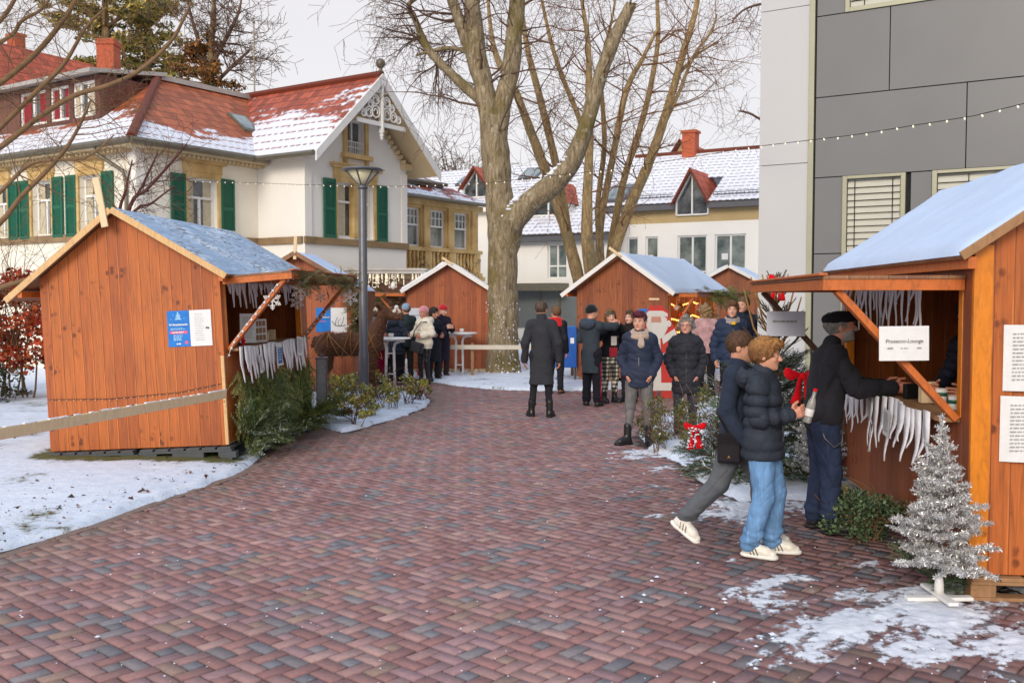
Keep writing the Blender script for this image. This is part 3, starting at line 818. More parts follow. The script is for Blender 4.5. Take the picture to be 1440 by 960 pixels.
def flyer(label, Mx, w, h, kind, group=None, curl=0.0, cat='poster', name='poster'):
    """sheet hung up, facing local -y, centred on the origin"""
    t = thing(name, label, cat, M=Mx, group=group); nx = 10
    def sheet(x0, x1, z0, z1, mat, y, nm, par):
        m = MB()
        for i in range(nx):
            a, b = x0 + (x1 - x0) * i / nx, x0 + (x1 - x0) * (i + 1) / nx
            ya, yb = y - curl * math.sin(3.14 * (a / w + .5)) , y - curl * math.sin(3.14 * (b / w + .5))
            m.add([(a, ya, z0), (b, yb, z0), (b, yb, z1), (a, ya, z1)], [(0, 1, 2, 3)])
        return m.build(nm, mat, par, True)
    hw, hh = w / 2, h / 2
    def bars(par, x0, x1, zs, mat, th, y=-.0045, seed=2):
        r = random.Random(seed); m = MB()
        for z in zs:
            x = x0; e = x0 + (x1 - x0) * r.uniform(.7, 1)
            while x < e:
                l = r.uniform(.01, .04); m.add([(x, y, z), (min(x + l, e), y, z), (min(x + l, e), y, z + th), (x, y, z + th)], [(0, 1, 2, 3)]); x += l + .006
        m.build('printed_lines', mat, par)
    if kind == 'market':           # blue announcement with a tree of light, white info page beside it
        s = sheet(-hw, hw * .02, -hh, hh, M['blue'], -.001, 'announcement_page', t)
        sheet(hw * .021, hw, -hh, hh, M['paper'], -.001, 'info_page', t)
        m = MB(); cx = -hw * .5
        for i in range(4):
            z = hh * .5 + i * h * .055; q = w * .09 * (1 - i * .25)
            m.add([(cx - q, -.004, z), (cx + q, -.004, z), (cx + q * .15, -.004, z + h * .075), (cx - q * .1, -.004, z + h * .06)], [(0, 1, 2, 3)])
        for i in range(7):
            a, b = cx + random.uniform(-.4, .4) * hw, hh * random.uniform(.5, .92); m.add([(a, -.004, b), (a + .006, -.004, b - .006), (a + .012, -.004, b), (a + .006, -.004, b + .006)], [(0, 1, 2, 3)])
        m.build('tree_emblem', M['ltblue'], s)
        m = MB().add([(-hw * .9, -.0035, -hh * .28), (-hw * .1, -.0035, -hh * .28), (-hw * .1, -.0035, -hh * .13), (-hw * .9, -.0035, -hh * .13)], [(0, 1, 2, 3)])
        st = [(-hw * .16 + .028 * math.cos(k * .628 + .3) * (1 if k % 2 else .5), -.004, -hh * .78 + .028 * math.sin(k * .628 + .3) * (1 if k % 2 else .5)) for k in range(10)]
        m.add([(-hw * .16, -.004, -hh * .78)] + st, [(0, 1 + k, 1 + (k + 1) % 10) for k in range(10)])
        m.build('date_band', M['pink'], s)
        text_obj('Weihnachtsmarkt', w * .058, M['white'], s, (cx, -.005, hh * .18), bold=.0012)
        bars(s, -hw * .86, -hw * .14, [0, -hh * .06], M['ltblue'], .008, seed=4)
        bars(s, -hw * .8, -hw * .2, [-hh * .23], M['white'], .011, seed=5)
        bars(s, -hw * .75, -hw * .3, [-hh * .4, -hh * .5, -hh * .58, -hh * .66], M['ltblue'], .01, seed=6)
        bars(s, -hw * .62, -hw * .38, [-hh * .88], M['white'], .014, seed=7)
        bars(t, hw * .25, hw * .72, [hh * (.75 - .13 * i) for i in range(12)], M['ink_lt'], .004, seed=8)
        bars(t, hw * .74, hw * .9, [hh * .0, hh * -.06], M['ink'], .01, seed=9)
    elif kind == 'antler':         # blue announcement beside a drawing of a bent branch
        s = sheet(-hw, -hw * .04, -hh, hh, M['blue'], -.001, 'announcement_page', t)
        p = sheet(-hw * .039, hw, -hh, hh, M['paper'], -.001, 'drawing_page', t)
        m = MB(); cx = -hw * .52
        for i in range(4):
            z = hh * .42 + i * h * .06; q = w * .1 * (1 - i * .25); m.add([(cx - q, -.004, z), (cx + q, -.004, z), (cx + q * .15, -.004, z + h * .08), (cx - q * .1, -.004, z + h * .06)], [(0, 1, 2, 3)])
        m.build('tree_emblem', M['ltblue'], s); text_obj('Weihnachtsmarkt', w * .056, M['white'], s, (cx, -.005, hh * .18), bold=.0012)
        bars(s, -hw * .9, -hw * .14, [-hh * .15], M['pink'], .014, seed=3)
        m = MB(); pl = [(hw * .05, -.005, -hh * .1), (hw * .25, -.005, -hh * .45), (hw * .6, -.005, -hh * .5), (hw * .92, -.005, -hh * .42)]
        m.tube(pl, .006, 5); m.tube([pl[1], (hw * .3, -.005, 0), (hw * .4, -.005, hh * .2)], .004, 5); m.tube([pl[2], (hw * .75, -.005, -hh * .1), (hw * .8, -.005, hh * .25)], .004, 5)
        m.tube([(hw * .5, -.005, -hh * .48), (hw * .42, -.005, -hh * .1), (hw * .62, -.005, hh * .1)], .003, 5)
        m.build('branch_drawing', M['ink'], p)
    elif kind == 'small':
        s = sheet(-hw, hw, -hh, hh, M['blue'], -.001, 'announcement_page', t); m = MB()
        for i in range(4):
            z = -hh * .05 + i * h * .11; q = w * .2 * (1 - i * .25); m.add([(-q, -.004, z), (q, -.004, z), (q * .15, -.004, z + h * .13), (-q * .1, -.004, z + h * .1)], [(0, 1, 2, 3)])
        m.build('tree_emblem', M['ltblue'], s); text_obj('Weihnachtsmarkt', w * .115, M['white'], s, (0, -.005, -hh * .5), bold=.001)
    elif kind == 'hand':           # handwritten sheet
        s = sheet(-hw, hw, -hh, hh, M['paper'], -.001, 'sheet', t)
        text_obj('Prosecco-Lounge', h * .15, M['ink_mid'], s, (0, -.005 - curl, hh * .04), shear=.12)
        bars(s, -hw * .68, -hw * .36, [-hh * .32], M['ink_lt'], h * .045, -.005 - curl, 1); bars(s, -hw * .15, hw * .28, [-hh * .31], M['ink_lt'], h * .03, -.005 - curl, 4); bars(s, hw * .5, hw * .7, [-hh * .31], M['ink_lt'], h * .04, -.005 - curl, 6)
    elif kind == 'list':
        s = sheet(-hw, hw, -hh, hh, M['paper'], -.001, 'sheet', t)
        bars(s, -hw * .7, hw * .8, [hh * (.72 - .115 * i) for i in range(13)], M['ink_lt'], .006, -.004 - curl, seed=int(w * 1000))
    elif kind == 'blank':
        s = sheet(-hw, hw, -hh, hh, M['paper_blue'], -.001, 'sheet', t)
        bars(s, -hw * .7, hw * .6, [hh * .1], M['ink_lt'], .02, -.004 - curl, 2)
    elif kind == 'photo':
        s = sheet(-hw, hw, -hh, hh, M['paper'], -.001, 'sheet', t)
        m = MB().add([(-hw * .6, -.004, -hh * .8), (hw * .8, -.004, -hh * .8), (hw * .8, -.004, hh * .7), (-hw * .6, -.004, hh * .7)], [(0, 1, 2, 3)]); m.build('picture', M['blue_dk'], s)
        bars(s, -hw * .5, hw * .6, [hh * (.5 - .25 * i) for i in range(5)], M['ltblue'], .02, -.006, 3)
    return t


def light_string(label, pts, n, rb=.012, group=None, sag=0.0, mat='wire', star=False, name='light_string', parent=None, wr=.003, drop=.02):
    """wire through world points with n little bulbs"""
    P_ = [V3(p) for p in pts]; t = thing(name, label, 'string lights', P_[0], group=group) if parent is None else parent
    o = P_[0] if parent is None else V3((0, 0, 0)); pl = []
    for a, b in zip(P_, P_[1:]):
        k = max(4, int((b - a).length / .15)); k = min(k, 40)
        for i in range(k):
            f = i / k; pl.append(a.lerp(b, f) - V3((0, 0, sag * 4 * f * (1 - f))))
    pl.append(P_[-1])
    MB().tube(pl, wr, 5).build('wire', M[mat], t, o=o)
    tot = [0]
    for a, b in zip(pl, pl[1:]): tot.append(tot[-1] + (b - a).length)
    first = None
    for i in range(n):
        s = tot[-1] * (i + .5) / n; j = max(1, next(q for q in range(1, len(tot)) if tot[q] >= s)); f = (s - tot[j - 1]) / (tot[j] - tot[j - 1] + 1e-9)
        c = pl[j - 1].lerp(pl[j], f) - V3((0, 0, drop * random.uniform(.4, 1.1))) - o
        if first is None:
            m = MB()
            if star:
                q = [(rb * math.cos(k * .628) * (1 if k % 2 == 0 else .45), 0, rb * math.sin(k * .628) * (1 if k % 2 == 0 else .45)) for k in range(10)]
                m.add([(0, -rb * .3, 0), (0, rb * .3, 0)] + q, [(0, 2 + k, 2 + (k + 1) % 10) for k in range(10)] + [(1, 2 + (k + 1) % 10, 2 + k) for k in range(10)])
            else: m.sphere((0, 0, 0), rb, 8, 0, (.8, .8, 1.3))
            first = m.build('bulb', M['white' if star or rb < .0085 else 'bulb'], t, True); b_ = first
        else:
            b_ = first.copy(); COL.objects.link(b_); b_.parent = t
        b_.location = c; b_.rotation_euler = (random.uniform(-.4, .4), random.uniform(-.5, .5), random.uniform(-.5, .5))
    return t


def snowflake(label, Mx, r, group='white snowflake ornaments', mat='white'):
    m = MB(); th = .006
    for k in range(6):
        a = k * math.pi / 3; d = V3((math.sin(a), 0, math.cos(a))); n = V3((math.cos(a), 0, -math.sin(a)))
        m.beam(d * .01, d * r, r * .13, th, (0, 1, 0))
        for q, l in ((.45, .34), (.7, .26)):
            for s in (-1, 1): m.beam(d * r * q, d * r * (q + l * .55) + n * s * r * l * .8, r * .12, th * (.8 + .1 * s), (0, 1, 0))
        m.sphere(d * r * .95, r * .11, 6, 0, (1, .3, 1))
    m.sphere((0, 0, 0), r * .22, 8, 0, (1, .25, 1))
    m.tube([(0, 0, r), (0, 0, r * 2.4)], .0015, 4)
    o = m.build('snowflake_ornament', M[mat]); o.matrix_world = Mx
    return tag(o, label, 'ornament', group)


# ================================================================== hut beside the lawn
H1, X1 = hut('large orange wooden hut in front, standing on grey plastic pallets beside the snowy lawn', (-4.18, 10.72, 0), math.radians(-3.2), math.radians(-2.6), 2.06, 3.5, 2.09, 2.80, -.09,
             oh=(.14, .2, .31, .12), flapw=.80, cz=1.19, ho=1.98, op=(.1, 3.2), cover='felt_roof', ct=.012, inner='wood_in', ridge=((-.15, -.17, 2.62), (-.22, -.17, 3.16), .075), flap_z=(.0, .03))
pallet('grey plastic pallet under the gable of the hut, at the lawn end', at(X1, -.52, .5, -.004), 1.0, 1.2, M['gplastic'], True, 'grey plastic pallets')
pallet('grey plastic pallet under the hut, at the path end beside the evergreens', at(X1, .56, .5, -.004), 1.06, 1.2, M['gplastic'], True, 'grey plastic pallets')
flyer('blue and white market poster pair on the gable of the front orange hut', at(X1, .66, -.006, 1.47), .50, .40, 'market')
light_string('thin dark string of tiny lights across the gable of the front hut', [X1 @ V3((-1.0, -.02, .74)), X1 @ V3((-.3, -.02, .72)), X1 @ V3((.5, -.02, .76)), X1 @ V3((.98, -.02, .84))], 24, .0055, wr=.0035, drop=.012)
MB().bx(1.0, 1.035, -.03, .0, .16, 1.15).build('trim_strip', M['roofbd'], H1)
icicle_felt('white felt icicles hanging over the counter front of the front orange hut', at(X1, 1.165, .14, 1.225, math.pi / 2), 2.75, .34, .17, 3)
icicle_felt('white felt icicles hanging inside the opening of the front orange hut', at(X1, .97, .18, 1.99, math.pi / 2), 2.8, .3, .05, 5)
for y, z, r, lb in ((.35, 1.74, .105, 'big white paper snowflake nearest the strut of the front hut'), (1.55, 1.86, .125, 'largest white snowflake hanging from the flap of the front hut'), (2.6, 1.72, .1, 'warm toned snowflake hanging deep in the opening of the front hut')):
    snowflake(lb, at(X1, 1.5 if y < 2 else 1.15, y, z, .3), r)
snowflake('white snowflake hanging in front of the lamp post', at(X1, 1.78, 3.1, 1.76, .2), .115)
snowflake('grey snowflake hanging against the wall of the second hut', at(X1, 1.3, 3.3, 1.78, .2), .075)
# counter goods
flyer('white notice in a stand on the counter of the front hut', at(X1, .93, 1.15, 1.42, math.pi / 2 - .5, 0, .05), .26, .36, 'list')
flyer('photo card pinned to the felt, middle of the counter front', at(X1, 1.2, 1.5, 1.06, math.pi / 2), .24, .27, 'photo', name='photo_card', cat='card')
flyer('white card pinned to the felt at the far end of the counter front', at(X1, 1.2, 2.45, 1.12, math.pi / 2, 0, .1), .3, .26, 'list', name='photo_card', cat='card')
flyer('narrow white card pinned to the felt near the gable corner', at(X1, 1.2, .75, 1.0, math.pi / 2, 0, -.1), .12, .22, 'list', name='photo_card', cat='card')
t = thing('display_box', 'small white box with tiny windows standing on the counter of the front hut', 'display box', M=at(X1, .85, 1.75, 1.222, 1.1))
MB().bx(-.11, .11, -.06, .06, 0, .3).build('case', M['paper'], t, bevel=.004)
m = MB()
for i in range(3):
    for j in range(3): m.bx(-.09 + i * .062, -.045 + i * .062, -.066, -.0605, .03 + j * .09, .095 + j * .09)
m.build('opening', M['raw_dk'], t)
for i, y in enumerate((2.2, 2.5)):
    o = MB().bx(-.05, .05, -.05, .05, 0, .12 + .02 * i).build('wooden_block', M['raw'], bevel=.006); o.matrix_world = at(X1, .8, y, 1.222, .2); tag(o, ('small pale wooden cube on the counter beside the display box', 'taller pale wooden block at the far end of the counter')[i], 'block')
# red bow with green twigs by the strut
def bow(label, Mx, s=.12, tail=1.6, group='red bows'):
    t = thing('red_bow', label, 'bow', M=Mx, group=group)
    for sg in (-1, 1):
        m = MB(); m.sphere((0, 0, 0), 1, 14, 0, (s * .52, s * .26, s * .44))
        for q_ in range(len(m.v)):
            f = (m.v[q_].x / (s * .52) + 1) / 2; m.v[q_] = V3((sg * s * (.06 + .98 * f), m.v[q_].y * (.4 + .6 * f) - .01, m.v[q_].z * (.3 + .75 * f) + s * .14 * f + .05 * s * math.sin(f * 9)))
        if sg < 0: m.f = [f_[::-1] for f_ in m.f]
        m.build('loop', M['red'], t, True); pts = []
        for k in range(0):
            a = k / 8 * 2 * math.pi; pts.append((sg * s * (.5 - .5 * math.cos(a)) * 1.0, -.02 * math.sin(a * .5) * 1, s * .42 * math.sin(a) * (1 if k < 5 else .9) + s * .12 * (.5 - .5 * math.cos(a))))
        m = MB(); vs = []
        for k in range(7):
            f = k / 6; xx = sg * s * (.1 + .32 * f) ; vs += [(xx - s * (.12 + .16 * f), -.03 - .02 * math.sin(f * 5 + sg), -s * tail * f), (xx + s * (.12 + .16 * f), -.02 + .02 * math.sin(f * 5), -s * tail * f * (.93 if sg > 0 else 1))]
        m.add(vs, [(2 * k, 2 * k + 1, 2 * k + 3, 2 * k + 2) for k in range(6)])
        o = m.build('tail', M['red'], t, True); q = o.modifiers.new('t', 'SOLIDIFY'); q.thickness = .006
    MB().sphere((0, -.02, 0), s * .2, 8, 0, (1, .8, 1)).build('knot', M['red'], t, True)
    return t


bow('red bow lying on the counter of the front hut by the strut', at(X1, 1.05, .55, 1.31, math.pi / 2 + .3, .3), .09, .8)
# evergreen branches hung below the counter
r = random.Random(11); it = []
for i in range(150):
    y = r.uniform(.12, 2.95); z = r.uniform(.55, .98) if i < 105 else r.uniform(.3, .7); x = 1.05 + r.uniform(.02, .12)
    it.append(((x, y, z), (r.uniform(.05, .3), r.uniform(-.35, .35), -1), r.uniform(.32, .6), (1, 0, .2)))
o = sprays('evergreen_skirt', it, GREEN + [C(96, 104, 48)], seed=4); o.matrix_world = X1; tag(o, 'green conifer branches hung over the counter wall of the front hut', 'evergreen branches')
it = []
for i in range(46):
    y = r.uniform(.05, 1.2); it.append(((1.1 + r.uniform(0, .2), y, r.uniform(.05, .3)), (r.uniform(.1, 1), r.uniform(-.7, .5), r.uniform(-.15, .9)), r.uniform(.25, .45)))
o = sprays('evergreen_pile', it, [C(120, 134, 84), C(96, 112, 66), C(80, 96, 56)], seed=6, snow=.04); o.matrix_world = X1; tag(o, 'pale green fir cuttings standing at the near foot of the front hut', 'evergreen branches', 'heaps of cut branches')
it = []
for i in range(52):
    y = r.uniform(1.7, 3.5); it.append(((1.12 + r.uniform(0, .35), y, r.uniform(.04, .22)), (r.uniform(.2, 1), r.uniform(-.6, .6), r.uniform(-.1, .6)), r.uniform(.25, .5)))
o = sprays('evergreen_pile', it, [C(84, 96, 34), C(104, 112, 40), C(70, 86, 40)], seed=7); o.matrix_world = X1; tag(o, 'yellow green branches heaped at the far foot of the front hut', 'evergreen branches', 'heaps of cut branches')
# garland along the flap edge
it = []
for i in range(150):
    y = r.uniform(.1, 3.42); it.append(((1.03 + .8 + r.uniform(-.03, .05), y, 1.98 + r.uniform(-.1, .08)), (r.uniform(-.3, .8), r.uniform(-1, 1), r.uniform(-.8, .5)), r.uniform(.1, .2)))
o = sprays('flap_garland', it, [C(112, 106, 58), C(134, 124, 78), C(90, 88, 48), C(150, 140, 104)], seed=8); o.matrix_world = X1; tag(o, 'yellow green garland along the flap edge of the front hut', 'garland')
light_string('star shaped lights wound round the near strut of the front hut', [X1 @ V3((1.04, .08, 1.12)), X1 @ V3((1.12, .08, 1.3)), X1 @ V3((1.4, .08, 1.62)), X1 @ V3((1.66, .07, 1.92)), X1 @ V3((1.8, .3, 2.0))], 16, .026, star=True, mat='white')
light_string('star shaped lights wound round the far strut of the front hut', [X1 @ V3((1.06, 3.1, 1.22)), X1 @ V3((1.3, 3.12, 1.5)), X1 @ V3((1.62, 3.1, 1.75)), X1 @ V3((1.84, 3.2, 1.98))], 14, .028, star=True, mat='white')
# barrier rail leaning past the gable, lights wound round it
t = thing('barrier_rail', 'long pale wooden rail wrapped in lights running past the front hut gable', 'barrier', (-3.1, 10.35, 0))
a, b = V3((-4.75, 6.15, .76)), G(0, 0, 0)
a = P(-70, 622, 6.7); b = P(317, 554, 10.42)
MB().beam(a, b, .03, .09).build('rail', M['raw'], t, bevel=.004, o=V3((-3.1, 10.35, 0)))
p2 = a.lerp(b, .02); MB().beam((p2.x, p2.y + .03, -.05), (p2.x, p2.y + .03, p2.z + .1), .06, .06, (0, 1, 0)).build('post', M['raw'], t, o=V3((-3.1, 10.35, 0)))
m = MB(); r = random.Random(5)
for i in range(46):
    f = r.random(); l = r.uniform(.01, .06); c = a.lerp(b, f); d = (b - a).normalized()
    m.obox(c + V3((0, 0, .047)), d * l, V3((.012, 0, 0)), V3((0, 0, r.uniform(.003, .008))))
m.build('snow_dusting', M['snow'], t, o=V3((-3.1, 10.35, 0)), bevel=.003)['kind'] = 'stuff'
w = []
for i in range(60):
    f = i / 59; an = f * 2 * math.pi * 9; d = (b - a).normalized(); c = a.lerp(b, f)
    w.append(c + V3((.0, -.028 if math.sin(an) < 0 else .028, .052 * math.cos(an))))
light_string('', w, 40, .008, parent=None, group=None) if False else None
ls = light_string('dark light string wound in a spiral round the pale barrier rail', w, 44, .008, wr=.004, drop=.01)

# ================================================================== second hut behind it
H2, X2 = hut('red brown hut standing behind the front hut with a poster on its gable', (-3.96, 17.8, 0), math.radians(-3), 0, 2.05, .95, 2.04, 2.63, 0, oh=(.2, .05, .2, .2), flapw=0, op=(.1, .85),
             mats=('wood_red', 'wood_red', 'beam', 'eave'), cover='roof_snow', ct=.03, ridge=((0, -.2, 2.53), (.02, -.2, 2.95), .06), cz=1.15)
flyer('blue announcement beside a white page with a branch drawing on the second hut', at(X2, .62, -.008, 1.42), .58, .45, 'antler')
it = []; r = random.Random(3)
for i in range(75):
    it.append(((1.06 + r.uniform(-.09, .09), -.06 + r.uniform(-.05, .05), r.uniform(.9, 2.1)), (r.uniform(-1, 1), r.uniform(-1, -.2), r.uniform(-1, .3)), r.uniform(.14, .28)))
o = sprays('corner_garland', it, [C(116, 114, 66), C(96, 102, 60), C(136, 130, 92)], seed=9); o.matrix_world = X2; tag(o, 'bushy conifer garland hanging down the corner of the second hut', 'garland')
light_string('star lights hanging in a curve from the second hut corner', [X2 @ V3((.55, -.1, 1.12)), X2 @ V3((.85, -.12, 1.22)), X2 @ V3((1.15, -.15, 1.5)), X2 @ V3((1.25, -.2, 1.9))], 16, .03, star=True, mat='white')

# ================================================================== hut in front of the sandstone bay
H3, X3 = hut('red brown hut between the sandstone bay and the big tree trunk', (-1.52, 22.7, 0), math.radians(2), 0, 1.92, 2.9, 2.02, 2.62, 0, oh=(.2, .15, .32, .12), side=-1, flapw=.75,
             mats=('wood_red', 'wood_red', 'beam', 'white'), cover='snow', ct=.05, cz=1.1, ho=1.9, op=(.1, 2.6), ridge=((-.12, -.25, 2.76), (.12, -.25, 2.6), .05))
flyer('white and pale blue notice on the gable of the hut by the bay', at(X3, -.72, -.008, 1.38), .4, .4, 'blank')
it = []
for i in range(60):
    it.append(((-.98 - r.uniform(.0, .75), r.uniform(-.05, 2.5), 1.9 + r.uniform(-.2, .12)), (r.uniform(-1, 1), r.uniform(-1, .3), r.uniform(-1, .3)), r.uniform(.16, .3)))
o = sprays('flap_garland', it, [C(70, 82, 38), C(92, 98, 48), C(112, 70, 44)], seed=19); o.matrix_world = X3; tag(o, 'green garland under the flap of the hut by the bay', 'garland')
for i in range(3):
    pallet(('wooden pallet under the hut by the bay, hidden behind the cream coat', 'middle wooden pallet under the hut by the bay', 'wooden pallet under the hut by the bay, next to the trunk')[i], at(X3, -.63 + .63 * i, .42, .0), .6, .8, M['raw'], False, 'wooden pallets')

# ================================================================== hut with the lit shop
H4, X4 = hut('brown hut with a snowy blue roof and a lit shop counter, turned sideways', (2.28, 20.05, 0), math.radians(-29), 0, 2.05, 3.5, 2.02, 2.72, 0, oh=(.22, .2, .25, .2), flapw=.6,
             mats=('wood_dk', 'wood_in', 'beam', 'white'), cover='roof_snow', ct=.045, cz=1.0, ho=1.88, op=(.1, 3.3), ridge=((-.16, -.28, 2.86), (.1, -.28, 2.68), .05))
MB().bx(.2, .98, -.012, .0, .2, 1.86).build('door', M['wood_dk'], H4); MB().bx(.62, .84, -.018, -.012, 1.78, 1.82).build('door_bar', M['raw'], H4)
flyer('small blue announcement on the hut with the lit shop', at(X4, .6, -.02, 1.42), .42, .36, 'small')
for i in range(2):
    pallet(('wooden pallet under the lit shop hut at the bin side', 'wooden pallet under the lit shop hut at the figure board side')[i], at(X4, -.6 + 1.15 * i, .42, .0), .8, .8, M['raw_dk'], False, 'wooden pallets')
it = []
for i in range(120):
    it.append(((1.02 + .6 + r.uniform(-.1, .08), r.uniform(.7, 3.5), 1.9 + r.uniform(-.13, .1)), (r.uniform(-.3, 1), r.uniform(-1, .5), r.uniform(-.8, .3)), r.uniform(.15, .32)))
o = sprays('flap_garland', it, GREEN + [C(90, 70, 44)], seed=29); o.matrix_world = X4; tag(o, 'dark green garland along the flap of the lit shop', 'garland')
# lit goods: strings of warm lights, baubles and stars on the counter and shelves
for k, (z, n) in enumerate(((1.75, 26), (1.45, 26), (1.2, 24))):
    light_string(('warm lights along the top of the lit shop', 'warm lights across the middle shelf of the lit shop', 'warm lights along the counter of the lit shop')[k],
                 [X4 @ V3((.85, .25 + .9 * j, z - .1 * (j % 2))) for j in range(4)], n, .016, mat='gold_wire')
bulbs_warm = [o for o in bpy.data.objects if o.parent and o.parent.get('label', '').startswith('warm lights')]
for o in bulbs_warm:
    if o.name.startswith('bulb') and o.data.materials[0] != M['warm']: o.data.materials[0] = M['warm']
ll = bpy.data.lights.new('shop_lamp', 'POINT'); ll.energy = 70; ll.color = (1, .62, .26); ll.shadow_soft_size = .2
lo = bpy.data.objects.new('shop_lamp', ll); COL.objects.link(lo); lo.location = X4 @ V3((.2, 1.2, 1.75))
cl = [(M['red'], 'red'), (M['white'], 'white'), (M['gold_wire'], 'golden')]
for i in range(26):
    m_, nm = cl[i % 3]; y = .25 + (i * .37) % 3.0; z = 1.06 + .055 + .17 * ((i * 7) % 4); s = .05 + .02 * (i % 3)
    m = MB().sphere((0, 0, 0), s, 12); m.tube([(0, 0, s * .95), (0, 0, s + .03)], .008, 6); m.tube([(0, 0, s + .03), (0, 0, max(s + .04, 1.88 - z))], .002, 4)
    o = m.build('bauble', m_, None, True); o.matrix_world = at(X4, 1.0 + .04 * (i % 3), y, z)
    tag(o, nm + ' bauble hanging on a thread in the opening of the lit shop', 'bauble', nm + ' baubles in the lit shop')
for k, y in enumerate((1.35, 2.0)):
    it = []
    for i in range(30):
        a = r.random() * 6.28; z = r.uniform(.05, .6); it.append(((1.35, y, 1.05 + z), (math.cos(a), math.sin(a), .3), .2 * (1 - z * 1.3) + .04))
    o = sprays('table_tree', it, [C(100, 112, 84), C(150, 156, 138)], seed=40 + k, snow=.25); o.matrix_world = X4 ; tag(o, ('small frosted conifer standing at the counter of the lit shop', 'second frosted conifer beside the counter of the lit shop')[k], 'conifer')
    o2 = MB().tube([(1.35, y, .0), (1.35, y, 1.6)], .015, 6).build('stem', M['raw_dk'], o)
for k, (y, z) in enumerate(((.9, 1.62), (2.5, 1.66))):
    snowflake(('white star hanging in the lit shop near its gable', 'round white star under the garland of the lit shop')[k], at(X4, 1.4, y, z, .9), .1)

# ================================================================== hut behind, at the edge of the grey building
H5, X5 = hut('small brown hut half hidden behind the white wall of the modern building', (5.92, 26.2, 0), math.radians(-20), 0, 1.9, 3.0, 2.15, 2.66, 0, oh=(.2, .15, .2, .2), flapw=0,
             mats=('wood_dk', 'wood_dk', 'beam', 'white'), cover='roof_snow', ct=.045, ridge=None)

# ================================================================== near hut with the open counter
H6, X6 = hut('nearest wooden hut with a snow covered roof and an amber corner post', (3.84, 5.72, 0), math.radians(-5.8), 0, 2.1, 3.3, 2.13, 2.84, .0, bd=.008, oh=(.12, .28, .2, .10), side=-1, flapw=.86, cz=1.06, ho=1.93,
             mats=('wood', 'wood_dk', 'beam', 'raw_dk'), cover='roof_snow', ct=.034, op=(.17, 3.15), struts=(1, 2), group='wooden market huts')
MB().bx(-1.056, -.945, -.032, -.001, .155, 2.16).build('corner_post', M['amber'], H6, bevel=.004)
flyer('white price list on the gable of the nearest hut, upper sheet', at(X6, -.72, -.006, 1.48), .30, .40, 'list', curl=.02)
flyer('white price list on the gable of the nearest hut, lower sheet with curled edge', at(X6, -.725, -.006, 1.05), .31, .40, 'list', curl=.03)
flyer('white handwritten sign pinned to the near strut of the nearest hut', at(X6, -1.42, .10, 1.56, 0, 0, math.radians(-1)), .30, .215, 'hand', curl=.004, cat='sign', name='handwritten_sign')
flyer('bluish white sign hanging from the far strut of the nearest hut', at(X6, -1.62, 3.0, 1.60, 0), .35, .23, 'blank', cat='sign', name='handwritten_sign')
icicle_felt('white felt icicles over the counter front of the nearest hut', at(X6, -1.2, 3.05, 1.105, -math.pi / 2), 2.78, .38, .16, 13, n=30)
icicle_felt('white felt fringe hanging from the flap of the nearest hut', at(X6, -1.12, 2.95, 1.96, -math.pi / 2), 2.3, .38, .06, 15, n=30)
flyer('small printed card pinned to the felt of the nearest hut', at(X6, -1.225, 1.15, .93, -math.pi / 2, 0, .1), .16, .2, 'list', name='photo_card', cat='card')
for i, xx in enumerate((-.55, .55)):
    pallet(('wooden pallet under the amber corner of the nearest hut', 'wooden pallet under the far side of the nearest hut')[i], at(X6, xx, .42, .0), 1.0, .95, M['raw_dk'], False, 'wooden pallets')
o = MB().bx(-.06, .06, -.25, .25, 0, .13).build('timber_block', M['raw_dk'], bevel=.006); o.matrix_world = at(X6, -1.14, 2.62, .0, .0); tag(o, 'short weathered timber lying at the foot of the nearest hut', 'timber')
# counter clutter
o = MB().bx(-.07, .07, -.02, .02, 0, .11).build('napkin_box', M['black'], bevel=.006); o.matrix_world = at(X6, -1.0, 1.3, 1.095, .4); tag(o, 'small black box on the counter of the nearest hut', 'box')
o = MB().bx(-.06, .06, -.03, .03, 0, .15).build('paper_bag', M['raw'], bevel=.004); o.matrix_world = at(X6, -.98, 1.0, 1.095, .1); tag(o, 'tan paper bag standing on the counter of the nearest hut', 'paper bag')
